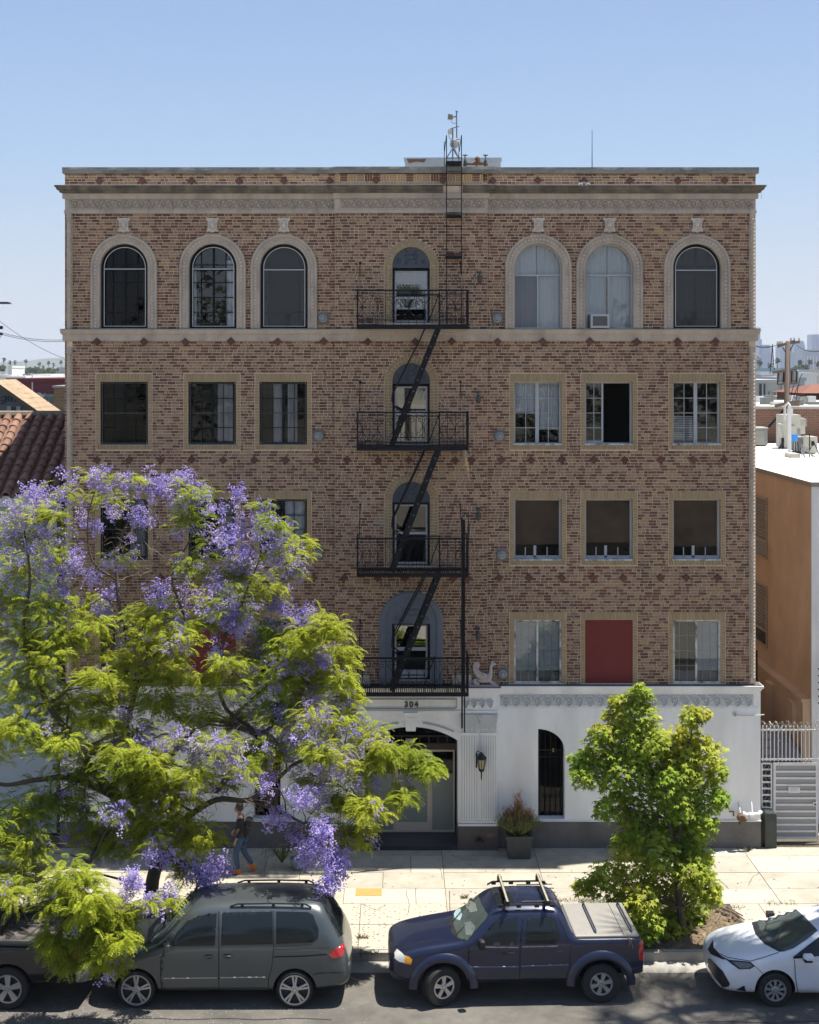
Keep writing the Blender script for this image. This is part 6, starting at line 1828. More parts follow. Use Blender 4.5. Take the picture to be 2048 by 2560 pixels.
for j in range(17):
    for i in range(9):
        x = x0 + .12 + j * .205; y = 7.85 + i * .275
        if i >= 9 or x > x1: continue
        o = bpy.data.objects.new('shingle', shm); link(o, gh, T((x, y, gz(x) + .05)) @ Matrix.Rotation(gs, 4, 'Y') @ Matrix.Rotation(rr.uniform(-.01, .01), 4, 'Z') @ Matrix.Diagonal((.9, .98, 1, 1)))
q = MB(); a, c = U(19, 1037, 7.98), U(52, 1016, 7.98); q.box(a.x, a.x + .12, 7.93, 8, a.z, c.z); q.box(c.x - .12, c.x, 7.93, 8, a.z, c.z); w = q.build('gable_vent', m_whiteframe, gh)
q = MB()
for k in range(5): q.box(a.x + .12, c.x - .12, 7.95, 8, a.z + k * .05, a.z + .03 + k * .05)
q.build('louvre', m_farlg, w)
q = MB()
for ln in strokes('2KR2', U(10, 0, 7.9).x, U(0, 1004, 7.9).z, .17, .07, .03) + strokes('CE', U(-8, 0, 7.9).x, U(0, 1010, 7.9).z, .12, .12, .02) + [[(U(-5, 0, 7.9).x, U(0, 996, 7.9).z), (U(8, 0, 7.9).x, U(0, 991, 7.9).z), (U(16, 0, 7.9).x, U(0, 1000, 7.9).z)]]:
    for u, v in zip(ln[:-1], ln[1:]): q.bar((u[0], 7.99, u[1]), (v[0], 7.99, v[1]), .018, .006, up=(0, 1, 0))
q.build('graffiti', m_iron, gh)
# maroon building, ochre chimney block, dish
mb_, xa, xb, z = block('maroon_building', 'flat maroon walled building behind the shingled roof', 20, 180, 955, 46, 14, M('maroon_paint', (.13, .035, .045), .8, .06, .6))
a, c = U(30, 1100, 45.9), U(170, 985, 45.9); q = MB(); q.box(a.x, c.x, 45.85, 45.99, a.z, c.z); w = q.build('storefront', M('grey_teal_band', (.14, .17, .17), .6), mb_)
for k in range(9):
    q = MB(); x = a.x + (c.x - a.x) * (k + .15) / 9; q.box(x, x + (c.x - a.x) / 13, 45.8, 45.849, c.z - 1.2, c.z - .2); q.build('window', m_farg, mb_)
q = MB(); q.tube([U(81, 985, 46), U(81, 935, 46)], .04, 4); q.build('antenna_rod', m_gatew, mb_)
cb = thing('ochre_brick_block', 'square ochre brick chimney block beside the brick building on the left', 'chimney', (U(150, 1000, 20).x, 20, 0))
a, c = U(135, 1020, 20), U(175, 969, 20); q = MB(); q.box(a.x, c.x, 20, 22, 6, c.z); mm = M('ochre_brick', (.30, .17, .07), .9); bricktex(mm, c1=(.33, .2, .09), c2=(.25, .14, .06)); q.build('shaft', mm, cb)
q = MB(); q.box(a.x - .05, c.x, 19.95, 22.05, c.z, c.z + .08); q.build('cap', m_beige, cb)
sd = thing('satellite_dish', 'small grey satellite dish on the roof behind the shingles', 'dish', U(96, 1005, 14))
p = U(97, 993, 14); q = MB(); q.lathe([(0, .05), (.1, .03), (.16, -.02), (.17, -.02)], p, 'Y', 14); q.build('dish', M('grey_dish', (.45, .45, .44), .5), sd); q = MB(); q.tube([p, p + Vector((-.1, 0, -.35))], .02, 5); q.tube([p + Vector((0, -.02, -.1)), p + Vector((.2, -.3, -.05)), p + Vector((.3, -.3, .15))], .012, 4); q.build('arm', m_gatew, sd)
fl = [(-30, 20, 946, 120, 'white flat roof building at the far left edge below the palms'), (0, 62, 949, 90, 'long white parapet building left of the grey blocks'), (60, 82, 943, 110, 'grey box building under the thin lone palm'), (80, 125, 945, 100, 'pale grey building with roof vents left of the brick building'),
      (118, 146, 944, 130, 'off white building with chimneys beside the brick corner'), (142, 175, 935, 150, 'cream stepped building touching the brick corner'), (20, 30, 920, 400, 'distant white tower block among the palms'), (148, 170, 924, 300, 'distant grey block by the brick corner')]
for i, (a, c, y, Y, lab) in enumerate(fl):
    t, xa, xb, z = block('distant_building', lab, a, c, y, Y, 15, [m_offw, m_wroof, m_farb, m_offw, m_offw, M('cream_far_wall', (.5, .45, .33), .9), M('bright_white_far', (.75, .75, .73), .9), m_farb][i], group='pale buildings on the left horizon')
    for k in range(3):
        q = MB(); x = xa + (xb - xa) * (.15 + .3 * k); w_ = (xb - xa) * .05; q.box(x, x + w_, Y + 2, Y + 2 + w_, z, z + w_ * 1.2 + .3); q.build('roof_vent', m_offw, t)
labs = ['palm at the far left edge of the photo', 'second palm from the left edge', 'third palm from the left with a leaning trunk', 'lone tall thin palm left of the brick building', 'palm in the dense clump left of the brick corner', 'tallest palm of the clump left of the brick corner', 'right palm of the clump left of the brick corner', 'palm touching the brick corner on the left', 'low palm between the two left groups', 'low palm behind the dense clump']
for i, (px, py) in enumerate(((10, 896), (25, 903), (38, 902), (65, 899), (99, 907), (122, 904), (134, 909), (153, 902), (52, 922), (108, 915))):
    palm(px, py, 1000 + i * 25, labs[i], 'palms on the left horizon', 80 + i, 2.3)
for i, (px, py, w) in enumerate(((5, 912, 22), (40, 918, 22), (60, 922, 26), (76, 918, 20), (92, 916, 26), (106, 920, 34), (125, 918, 28), (144, 920, 24))):
    far_tree(px, py, w, 620 + 15 * i, ['tree at the far left edge of the horizon', 'tree behind the distant white tower block', 'wide tree under the lone palm', 'tree right of the lone palm', 'tree left end of the dense clump', 'widest green tree of the clump', 'tree right end of the dense clump', 'tree against the brick corner on the left horizon'][i], 100 + i, 'trees on the left horizon')
# hills
rr = random.Random(9); vs, fs = [], []; N_ = 80
for i in range(N_ + 1):
    x = -5200 + 5400 * i / N_; h = 30 + 10 * math.sin(i * .35) + 7 * math.sin(i * 1.1 + 1) + rr.uniform(-3, 3)
    h *= 1 if i < 66 else max(.1, 1 - (i - 66) / 14)
    vs += [(x, 4600, -5), (x, 5200, h + 12), (x, 6200, -5)]
for i in range(N_): fs += [(3 * i, 3 * i + 3, 3 * i + 4, 3 * i + 1), (3 * i + 1, 3 * i + 4, 3 * i + 5, 3 * i + 2)]
b = MB(); b.add(vs, fs); b.build('hills', M('hill_scrub', (.085, .095, .055), .95, .3, .01), kind='structure')
# street lamp head and overhead wires at the left
sl_ = thing('street_lamp', 'street lamp head and arm entering at the left edge against the sky', 'street lamp', (U(-60, 900, 20).x, 20, 0))
b = MB(); p = U(-60, 760, 20); b.tube([(p.x, 20, 0), (p.x, 20, p.z)], .08, 8); b.tube([(p.x, 20, p.z), U(-5, 757, 20)], .04, 6); b.build('pole', m_iron, sl_)
a, c = U(-6, 760, 20), U(27, 755, 20); b = MB(); b.prism([(a.x, a.z), (a.x, c.z), (c.x - .08, c.z), (c.x, c.z - .03), (c.x, a.z)], 19.85, 20.1); b.build('lamp_head', M('grey_lamp_head', (.06, .06, .07), .5), sl_)
b = MB()
for a, c in ((U(-40, 818, 28), U(200, 845, 34)), (U(-40, 822, 28), U(200, 849, 34)), (U(-30, 780, 26), U(190, 905, 40)), (U(-20, 830, 24), U(6, 833, 24))):
    b.tube([a.lerp(c, t) - Vector((0, 0, .3 * 4 * t * (1 - t))) for t in [k / 8 for k in range(9)]], .012, 4)
o = b.build('overhead_wire', m_iron); tag(o, 'thin black overhead wires crossing the sky left of the brick building', 'wires')
b = MB(); b.box(U(-4, 0, 24).x, U(8, 0, 24).x, 23.9, 24, U(0, 823, 24).z, U(0, 815, 24).z); b.lathe([(.07, 0), (.09, .05), (.05, .1)], U(3, 838, 24), 'Z', 8); o = b.build('wire_bracket', m_iron); tag(o, 'small wire bracket and insulator at the left edge', 'bracket')
# ------------------------------------------------------------------ vehicles
def paint(name, col, rough=.3, metal=.35, coat=.6):
    return M(name, col, rough, .05, 2, metal=metal, spec=.5, coat=coat)
m_tyre = M('tyre_rubber', (.022, .022, .022), .8, .2, 20); m_well = M('wheel_well', (.012, .012, .013), .9)
m_rim = M('alloy_rim', (.50, .50, .50), .3, .08, 8, metal=.7); m_rimdark = M('rim_shadow_gap', (.02, .022, .04), .5)
m_chrome = M('chrome', (.6, .62, .65), .12, .05, 4, metal=1.0); m_seam = M('panel_gap', (.008, .008, .01), .7)
m_black = M('black_trim', (.018, .018, .02), .45, .15, 8)
def carglass(name, col=(.012, .016, .018)):
    return M(name, col, .05, .1, 2, spec=.45)
m_tint = carglass('tinted_car_glass'); m_wind = carglass('windshield_glass', (.055, .07, .065))
m_tail = M('red_tail_lamp', (.38, .012, .012), .15, .1, 10, spec=.8, coat=.6); m_amber = M('amber_lens', (.75, .32, .02), .15, .1, 10, coat=.6)
m_lens = M('clear_headlamp', (.50, .50, .46), .1, .12, 12, spec=.9, coat=.6)

class Car:
    """stations: (x, zb, wl, wm, zm, wb, zbelt, wr, zr, zt) in metres; x back from the nose; front faces -X"""
    def __init__(s, name, label, x0, yc, rz, stations, mpaint, wells, R, cat='car', crease=.0):
        s.wm = T((x0, yc, ROADZ)) @ Matrix.Rotation(rz, 4, 'Z'); s.inv = s.wm.inverted()
        s.t = bpy.data.objects.new(name, None); link(s.t, None, s.wm); tag(s.t, label, cat)
        s.paint = mpaint; s.R = R
        b = MB(); rows = []
        for (x, zb, wl, wm, zm, wb, ze, wr, zr, zt) in stations:
            half = [(0, zb), (wl * .6, zb), (wl, zb + .05), (wm, zm - (zm - zb) * .45), (wm, zm), (wb, ze), (wr, zr), (wr * .55, zr + (zt - zr) * .8), (0, zt)]
            rows.append([(x, y, z) for y, z in half] + [(x, -y, z) for y, z in half[-2:0:-1]])
        m = len(rows[0])
        for r in rows: b.v += r
        for i in range(len(rows) - 1):
            for k in range(m):
                k2 = (k + 1) % m
                b.f.append((i * m + k, i * m + k2, (i + 1) * m + k2, (i + 1) * m + k)); b.m.append(0); b.c.append(None)
        for base in (0, (len(rows) - 1) * m):     # end caps as strips of quads
            for k in range(1, m // 2):
                q = (base + k, base + k + 1, base + m - k - 1, base + m - k) if k < m // 2 - 0 else None
                if k == m // 2 - 0: continue
                f = q if base else q[::-1]
                if len(set(f)) == 4: b.f.append(f); b.m.append(0); b.c.append(None)
            f = (base, base + 1, base + m - 1); b.f.append(f if base else f[::-1]); b.m.append(0); b.c.append(None)
            # last strip closes at the crown
        me = b.mesh('body', [mpaint, m_well])
        bm = bmesh.new(); bm.from_mesh(me)
        bmesh.ops.remove_doubles(bm, verts=bm.verts, dist=1e-4)
        bmesh.ops.holes_fill(bm, edges=bm.edges, sides=0)
        bmesh.ops.recalc_face_normals(bm, faces=bm.faces); bm.to_mesh(me); bm.free()
        o = bpy.data.objects.new('tmp', me); COL.objects.link(o)
        ss = o.modifiers.new('s', 'SUBSURF'); ss.levels = 2; ss.render_levels = 2
        dg = bpy.context.evaluated_depsgraph_get(); me2 = bpy.data.meshes.new_from_object(o.evaluated_get(dg))
        bpy.data.objects.remove(o)
        bmx = bmesh.new(); bmx.from_mesh(me2); s.bvh = BVHTree.FromBMesh(bmx); bmx.free()
        # wheel wells
        o = bpy.data.objects.new('tmp', me2); COL.objects.link(o); cut = []
        for (wx, wz, r, wy) in wells:
            for sy in (-1, 1):
                c = MB(); c.lathe([(0, -.32), (r, -.32), (r, .32), (0, .32)], (wx, sy * (wy + .05), wz), 'Y', 36)
                if wz > .1: c.box(wx - r, wx + r, sy * (wy + .05) - .32, sy * (wy + .05) + .32, -.2, wz - r * .2) if False else None
                cm = c.mesh('cut', [m_well, m_well]); cm.polygons.foreach_set('material_index', [1] * len(cm.polygons))
                bm = bmesh.new(); bm.from_mesh(cm); bmesh.ops.remove_doubles(bm, verts=bm.verts, dist=1e-5); bmesh.ops.recalc_face_normals(bm, faces=bm.faces); bm.to_mesh(cm); bm.free()
                co = bpy.data.objects.new('cut', cm); COL.objects.link(co); cut.append(co)
                md = o.modifiers.new('b', 'BOOLEAN'); md.operation = 'DIFFERENCE'; md.object = co; md.solver = 'EXACT'
        dg = bpy.context.evaluated_depsgraph_get(); me3 = bpy.data.meshes.new_from_object(o.evaluated_get(dg))
        bpy.data.objects.remove(o)
        for c in cut: bpy.data.objects.remove(c)
        me3.name = 'body'; me3.polygons.foreach_set('use_smooth', [True] * len(me3.polygons))
        bm = bmesh.new(); bm.from_mesh(me3)
        for e in bm.edges:
            if len(e.link_faces) == 2 and e.calc_face_angle(0) > math.radians(40): e.smooth = False
        bm.to_mesh(me3); bm.free()
        s.body = bpy.data.objects.new('body', me3); link(s.body, s.t, s.wm)
    def hit(s, px, py):
        o = s.inv @ CAM; d = (s.inv.to_3x3() @ (U(px, py, -8.0) - CAM)).normalized()
        h = s.bvh.ray_cast(o, d)
        if h[0] is not None: return h[0], h[1]
        # just outside the silhouette: take the nearest surface point
        p = o + d * ((s.wm.translation - CAM).length)
        best = None
        for k in range(-30, 31):
            q = o + d * (26.5 + k * .12); n = s.bvh.find_nearest(q)
            if best is None or n[3] < best[2]: best = (n[0], n[1], n[3])
        return best[0], best[1]
    def patch(s, name, poly, mat, off=.005, parent=None, step=7.0, mirror=False, label=None, kind=None, smooth=True, skirt=True):
        poly = [Vector(p) for p in poly]; pts = []
        for a, c in zip(poly, poly[1:] + poly[:1]):
            n = max(1, int((c - a).length / step + .5)); pts += [a.lerp(c, k / n) for k in range(n)]
        nb = len(pts); lp = [(p.x, p.y) for p in pts]
        x0, x1 = min(p[0] for p in lp), max(p[0] for p in lp); y0, y1 = min(p[1] for p in lp), max(p[1] for p in lp)
        V = [Vector(p) for p in lp]; x = x0 + step * .5
        while x < x1:
            y = y0 + step * .5
            while y < y1:
                if inside(x, y, lp) and min((Vector((x, y)) - q).length for q in pts) > step * .45: V.append(Vector((x, y)))
                y += step
            x += step
        r = delaunay_2d_cdt(V, [(i, (i + 1) % nb) for i in range(nb)], [], 0, 1e-6)
        vs = []
        for p in r[0]:
            h, n = s.hit(p.x, p.y); vs.append(h + n * off)
        fs = []
        for f in r[2]:
            c = sum((r[0][i] for i in f), Vector((0, 0))) / 3
            if inside(c.x, c.y, lp): fs.append(tuple(reversed(f)))
        def make(mir):
            vv = [Vector((v.x, -v.y, v.z)) for v in vs] if mir else vs
            b = MB(); b.add([tuple(v) for v in vv], [tuple(reversed(f)) for f in fs] if mir else fs)
            o = b.build(name, mat, None, smooth=smooth)
            del WM[o.name]; COL.objects.unlink(o)
            link(o, parent or s.t, s.wm); tag(o, label, kind=kind); return o
        o = make(False)
        if mirror: make(True)
        return o
    def line(s, name, pts, w, mat, off=.007, parent=None, mirror=False):
        L = [Vector(p) for p in pts]; a, c = [], []
        for i, p in enumerate(L):
            d = (L[min(i + 1, len(L) - 1)] - L[max(i - 1, 0)]).normalized(); n = Vector((-d.y, d.x)) * w / 2
            a.append(p + n); c.append(p - n)
        return s.patch(name, [tuple(v) for v in a] + [tuple(v) for v in reversed(c)], mat, off, parent, 6, mirror)
    def part(s, b, name, mat, parent=None, **k):
        o = b.build(name, mat, None, **k); del WM[o.name]; COL.objects.unlink(o); link(o, parent or s.t, s.wm); return o
    def wheel(s, x, y, R, rr, spokes, steer=0.0, twin=False, w=.20, z=None, label=None):
        z = z or R
        wm = s.wm @ T((x, y, z)) @ Matrix.Rotation(steer, 4, 'Z') @ Matrix.Diagonal((1, 1 if y < 0 else -1, 1, 1))
        e = bpy.data.objects.new('wheel', WH['t' + str(round(R, 3))] if False else None)
        b = MB(); b.lathe([(rr, -.0), (rr + .01, -.012), (R * .92, -.018), (R, .02), (R, w - .02), (R * .92, w), (rr, w), (rr - .02, w * .6), (rr - .02, .02), (rr, 0)], (0, 0, 0), 'Y', 40)
        for k in range(40):
            a = 2 * math.pi * k / 40; b.obox(Matrix.Rotation(a, 4, 'Y') @ T((R + .002, w / 2, 0)), .008, w * .7, .022)
        ty = b.mesh('wheel', m_tyre, smooth=False)
        o = bpy.data.objects.new('wheel', ty); link(o, s.t, wm); 
        if label: o['label'] = label
        b = MB(); b.lathe([(0, .07), (rr - .02, .06), (rr - .022, .0)], (0, 0, 0), 'Y', 32); k_ = b.mesh('rim_barrel', m_rimdark); q = bpy.data.objects.new('rim_barrel', k_); link(q, o, wm)
        b = MB(); b.lathe([(rr - .03, .01), (rr - .022, -.012), (rr, -.014), (rr + .004, .0)], (0, 0, 0), 'Y', 40)
        b.lathe([(0, -.012), (.05, -.012), (.075, .005), (.08, .04)], (0, 0, 0), 'Y', 16)
        for k in range(spokes):
            a0 = 2 * math.pi * (k + .25) / spokes
            for da in ((-.14, .14) if twin else (0,)):
                a = a0 + da; wd = .020 if twin else s.spw
                def P(r, t): return (r * math.cos(a) - t * math.sin(a), 0, r * math.sin(a) + t * math.cos(a))
                r0, r1 = .05, rr - .018; w0 = wd * (.8 if twin else .75); w1 = wd * (1 if twin else 1.25)
                v = []
                for (r_, ww, yy) in ((r0, w0, -.006), (r1, w1, -.008)):
                    for sg in (-1, 1): p = P(r_, sg * ww); v.append((p[0], yy, p[2])); 
                v += [(p[0], p[1] + .035, p[2]) for p in v]
                b.add(v, [(0, 1, 3, 2), (0, 2, 6, 4), (1, 5, 7, 3)])
        q = bpy.data.objects.new('rim', b.mesh('rim', m_rim)); link(q, o, wm)
        b = MB()
        for k in range(5):
            a = 2 * math.pi * k / 5; b.lathe([(0, -.018), (.009, -.018), (.009, .0)], (.042 * math.cos(a), 0, .042 * math.sin(a)), 'Y', 6)
        q = bpy.data.objects.new('wheel_nut', b.mesh('wheel_nut', m_rimdark)); link(q, o, wm)
        return o
WH = {}

# zoom helpers: photo pixels from my three measuring crops
def za(x, y): return (x / 1.9167, 2150 + y / 1.9167)            # left crop
def zb_(x, y): return (850 + x / 2.0294, 2150 + y / 2.0294)     # middle crop
def zc(x, y): return (1600 + x / 3.85, 2150 + y / 3.85)         # right crop
SS = 131.5

# ---- grey minivan
m_van = paint('grey_green_metallic_paint', (.075, .088, .092), .32, .4)
VX0 = (240 - VX) / SS
S_ = [(0.00, .34, .50, .56, .55, .54, .68, .40, .74, .75), (.06, .26, .70, .76, .58, .74, .78, .56, .84, .86), (.30, .24, .86, .90, .60, .84, .92, .64, .99, 1.01), (.62, .24, .88, .925, .62, .87, 1.0, .70, 1.06, 1.09),
      (.95, .24, .89, .925, .64, .89, 1.07, .74, 1.12, 1.16), (1.18, .24, .89, .925, .66, .89, 1.13, .76, 1.20, 1.26), (1.50, .24, .89, .925, .68, .885, 1.17, .73, 1.52, 1.60), (1.78, .24, .89, .925, .70, .88, 1.18, .68, 1.76, 1.84),
      (2.1, .24, .89, .925, .70, .88, 1.19, .67, 1.82, 1.89), (3.0, .24, .89, .925, .70, .88, 1.20, .67, 1.84, 1.91), (3.9, .24, .89, .925, .70, .88, 1.21, .66, 1.83, 1.90), (4.22, .26, .89, .92, .72, .87, 1.22, .655, 1.80, 1.86),
      (4.36, .28, .88, .915, .72, .86, 1.22, .65, 1.70, 1.75), (4.52, .30, .87, .905, .72, .84, 1.22, .66, 1.42, 1.46), (4.66, .32, .86, .89, .72, .81, 1.12, .66, 1.22, 1.25), (4.76, .36, .82, .86, .68, .79, .92, .68, 1.0, 1.02), (4.84, .42, .70, .74, .60, .70, .72, .55, .76, .78)]
van = Car('minivan', 'grey green minivan with roof rails parked under the jacaranda', VX0, -8.18 + .925, 0, S_, m_van, [(.77, .34, .415, .90), (3.78, .34, .415, .90)], .345)
van.spw = .03
for wx in (.77, 3.78):
    for wy in (-.915, .915): van.wheel(wx, wy, .345, .285, 5, twin=True)
P = van.patch
P('rocker_line', [za(*p) for p in ((770, 640), (770, 632), (1300, 632), (1300, 640))], m_seam, .003)
drA = P('front_door', [za(*p) for p in ((778, 628), (772, 560), (775, 470), (800, 425), (905, 290), (960, 262), (1046, 248), (1046, 632))], m_van, .006, mirror=True)
drB = P('sliding_door', [za(*p) for p in ((1052, 632), (1052, 248), (1308, 243), (1310, 420), (1300, 520), (1284, 570), (1282, 634))], m_van, .006, mirror=True)
for pts in (((776, 632), (770, 560), (772, 470), (798, 422), (903, 288)), ((1049, 634), (1049, 248)), ((1310, 243), (1312, 420), (1302, 520), (1287, 570), (1284, 636))):
    van.line('door_seam', [za(*p) for p in pts], 1.7, m_seam, .009)
P('windshield', [za(*p) for p in ((722, 402), (738, 330), (800, 245), (905, 158), (928, 152), (918, 235), (842, 315), (752, 404))], m_wind, .006)
P('wiper_cowl', [za(*p) for p in ((700, 400), (712, 330), (770, 262), (800, 245), (738, 330), (722, 402))], m_black, .005)
P('door_glass', [za(*p) for p in ((828, 412), (826, 388), (850, 345), (905, 290), (975, 264), (1040, 256), (1030, 410))], m_tint, .010, drA, mirror=True)
P('door_glass', [za(*p) for p in ((1066, 252), (1306, 247), (1308, 402), (1060, 408))], m_tint, .010, drB, mirror=True)
P('rear_quarter_glass', [za(*p) for p in ((1324, 247), (1475, 250), (1500, 262), (1528, 335), (1524, 372), (1496, 394), (1324, 402))], m_tint, .008, mirror=True)
P('rear_glass', [za(*p) for p in ((1562, 150), (1584, 160), (1630, 220), (1650, 285), (1652, 350), (1625, 372), (1605, 330), (1560, 245), (1556, 232))], m_tint, .006)
P('side_mirror_base', [za(*p) for p in ((745, 418), (800, 385), (800, 418))], m_black, .010)
b = MB(); b.obox(T((1.365, -1.0, 1.19)) @ Matrix.Rotation(.2, 4, 'Z'), .13, .16, .15); o = van.part(b, 'side_mirror', m_van); md = o.modifiers.new('b', 'BEVEL'); md.width = .04; md.segments = 3
b = MB(); b.obox(T((1.365, 1.0, 1.19)) @ Matrix.Rotation(-.2, 4, 'Z'), .13, .16, .15); o = van.part(b, 'side_mirror', m_van); md = o.modifiers.new('b', 'BEVEL'); md.width = .04; md.segments = 3
for cx, cy, par in ((1000, 462, drA), (1090, 460, drB)):
    P('handle_recess', [za(cx + 25 * math.cos(t), cy + 11 * math.sin(t)) for t in [k * .5236 for k in range(12)]], m_seam, .0085, par)
    P('handle', [za(*p) for p in ((cx - 22, cy - 3), (cx + 22, cy - 5), (cx + 22, cy + 4), (cx - 22, cy + 5))], m_van, .022, par)
van.line('slide_track', [za(*p) for p in ((1312, 464), (1450, 461), (1568, 452))], 3.2, m_seam, .008)
van.line('belt_seam', [za(*p) for p in ((1312, 430), (1450, 426), (1580, 420))], 1.0, m_seam, .006)
van.line('body_moulding', [za(*p) for p in ((784, 566), (1040, 563))], 2.8, M('moulding_highlight', (.35, .37, .37), .3, metal=.5), .014)  # pale colour paints the highlight along the side moulding
van.line('body_moulding', [za(*p) for p in ((1056, 562), (1274, 560))], 2.8, M('moulding_highlight', (.35, .37, .37), .3, metal=.5), .014)
P('tail_lamp', [za(*p) for p in ((1578, 450), (1600, 430), (1648, 398), (1650, 440), (1640, 462), (1590, 472))], m_tail, .010)
P('headlight', [za(*p) for p in ((488, 478), (520, 486), (560, 500), (558, 522), (505, 524), (490, 505))], m_lens, .008)
P('headlight_amber', [za(*p) for p in ((545, 498), (566, 504), (566, 520), (552, 522))], m_amber, .009)
P('bumper_seam', [za(*p) for p in ((466, 536), (575, 532), (575, 536), (466, 540))], m_seam, .006)
P('bumper_seam', [za(*p) for p in ((1500, 548), (1530, 540), (1650, 536), (1650, 540), (1530, 544), (1500, 552))], m_seam, .006)
for pts in (((1130, 214), (1180, 210), (1490, 210), (1500, 214)),):
    for sy in (-1, 1):
        b = MB(); y = sy * .60; b.tube([(2.52, y, 1.81), (2.66, y, 1.855), (3.3, y, 1.865), (3.95, y, 1.855), (4.08, y, 1.79)], .016, 6)
        for xx in (2.75, 3.35, 3.9): b.obox(T((xx, y, 1.835)), .06, .03, .06)
        van.part(b, 'roof_rail', m_black)
b = MB()
for k in range(4):
    y = -.4 + k * .27; b.obox(T((3.2, y, 1.882 - abs(y) * .07)), 2.0, .02, .012)
van.part(b, 'roof_rib', m_van)
b = MB(); b.tube([(1.0, -.5, 1.18), (1.15, -.1, 1.30)], .01, 4); b.tube([(1.02, .1, 1.2), (1.2, .5, 1.3)], .01, 4); van.part(b, 'wiper', m_black)

# ---- navy crew cab pickup
m_navy = paint('navy_metallic_paint', (.011, .016, .044), .3, .25)
m_cover = M('silver_bed_cover', (.30, .285, .26), .5, .08, 4, metal=.2)
TX0 = (970 - VX) / SS
S_ = [(0.0, .46, .52, .60, .66, .58, .78, .48, .84, .86), (.05, .40, .72, .80, .68, .78, .86, .66, .92, .94), (.28, .38, .82, .86, .70, .82, .97, .70, 1.02, 1.06), (.80, .38, .84, .87, .74, .84, 1.06, .74, 1.11, 1.15), (1.30, .36, .84, .87, .76, .85, 1.12, .76, 1.17, 1.21),
      (1.52, .34, .84, .87, .78, .855, 1.16, .76, 1.23, 1.28), (1.76, .34, .84, .87, .78, .855, 1.18, .70, 1.50, 1.56), (2.00, .34, .84, .87, .78, .85, 1.18, .65, 1.70, 1.76), (2.25, .34, .84, .87, .78, .85, 1.18, .645, 1.74, 1.80), (3.05, .34, .84, .87, .78, .85, 1.19, .64, 1.74, 1.80),
      (3.28, .34, .84, .87, .78, .85, 1.20, .64, 1.71, 1.76), (3.44, .34, .84, .87, .78, .85, 1.20, .67, 1.50, 1.52), (3.54, .36, .84, .87, .78, .85, 1.20, .74, 1.23, 1.24), (3.66, .38, .84, .87, .78, .855, 1.20, .78, 1.21, 1.21), (4.5, .42, .84, .87, .78, .855, 1.20, .78, 1.21, 1.21), (4.78, .46, .83, .86, .78, .845, 1.19, .77, 1.21, 1.21),
      (4.86, .48, .82, .85, .78, .835, 1.12, .77, 1.17, 1.17), (4.90, .50, .76, .82, .74, .80, 1.0, .70, 1.08, 1.08)]
tr = Car('pickup_truck', 'navy blue crew cab pickup with silver bed cover and roof bars', TX0, -8.14 + .885, math.radians(2.4), S_, m_navy, [(1.03, .37, .46, .86), (4.05, .37, .46, .86)], .365, 'pickup truck')
tr.spw = .036
tr.wheel(1.03, -.90, .372, .215, 5, steer=math.radians(24), w=.235, label='front wheel steered outward'); tr.wheel(1.03, .86, .372, .215, 5, steer=math.radians(24), w=.235)
for wy in (-.89, .89): tr.wheel(4.05, wy, .372, .215, 6, w=.235)
P = tr.patch
# flared arches
for wx in (1.03, 4.05):
    for sy in (-1, 1):
        b = MB(); n = 22; vs, fs = [], []
        for k in range(n + 1):
            a = math.radians(-3) + math.radians(186) * k / n; c_, s__ = math.cos(a), math.sin(a)
            for (r, y) in ((.47, .84), (.47, .925), (.52, .93), (.60, .90), (.63, .862)):
                vs.append((wx + r * c_ * 1.06, sy * y, .37 + r * s__))
        for k in range(n):
            for j in range(4): fs.append((k * 5 + j, k * 5 + j + 1, k * 5 + j + 6, k * 5 + j + 5))
        b.add(vs, fs); tr.part(b, 'fender_flare', m_navy, smooth=True, fix=True)
d1 = P('front_door', [zb_(*p) for p in ((652, 648), (650, 560), (655, 440), (700, 400), (790, 290), (820, 280), (910, 280), (913, 450), (908, 648))], m_navy, .007, mirror=True)
d2 = P('rear_door', [zb_(*p) for p in ((914, 648), (918, 450), (930, 280), (1085, 280), (1110, 300), (1150, 400), (1168, 430), (1162, 560), (1148, 585), (1145, 640))], m_navy, .007, mirror=True)
for pts in (((652, 652), (648, 560), (655, 440), (690, 402)), ((905, 652), (912, 560), (913, 450), (930, 282)), ((1146, 645), (1150, 585), (1165, 560), (1170, 430), (1130, 330), (1108, 290))):
    tr.line('door_seam', [zb_(*p) for p in pts], 1.8, m_seam, .010)
tr.line('sill_chrome', [zb_(*p) for p in ((660, 655), (905, 650), (1140, 641))], 1.6, m_chrome, .010)
P('door_glass', [zb_(*p) for p in ((705, 430), (718, 395), (765, 335), (805, 298), (905, 292), (898, 432))], m_tint, .012, d1, mirror=True)
P('door_glass', [zb_(*p) for p in ((942, 430), (948, 290), (1075, 289), (1100, 310), (1118, 385), (1112, 412), (1090, 428))], m_tint, .012, d2, mirror=True)
tr.line('glass_divider', [zb_(*p) for p in ((1078, 290), (1090, 427))], 2.2, m_black, .015, d2)
for (a, c) in (((700, 440), (905, 443)), ((925, 440), (1105, 436))): tr.line('belt_moulding', [zb_(*a), zb_(*c)], 2.6, M('dull_grey_moulding', (.22, .22, .24), .4), .012)
for (a, c) in (((650, 541), (905, 539)), ((918, 537), (1160, 529))): tr.line('body_moulding', [zb_(*a), zb_(*c)], 3.2, M('blue_grey_moulding', (.12, .14, .24), .3), .018)
P('windshield', [zb_(*p) for p in ((645, 410), (600, 395), (578, 330), (575, 285), (608, 235), (688, 182), (702, 178), (722, 230), (752, 278), (742, 300))], m_wind, .008)
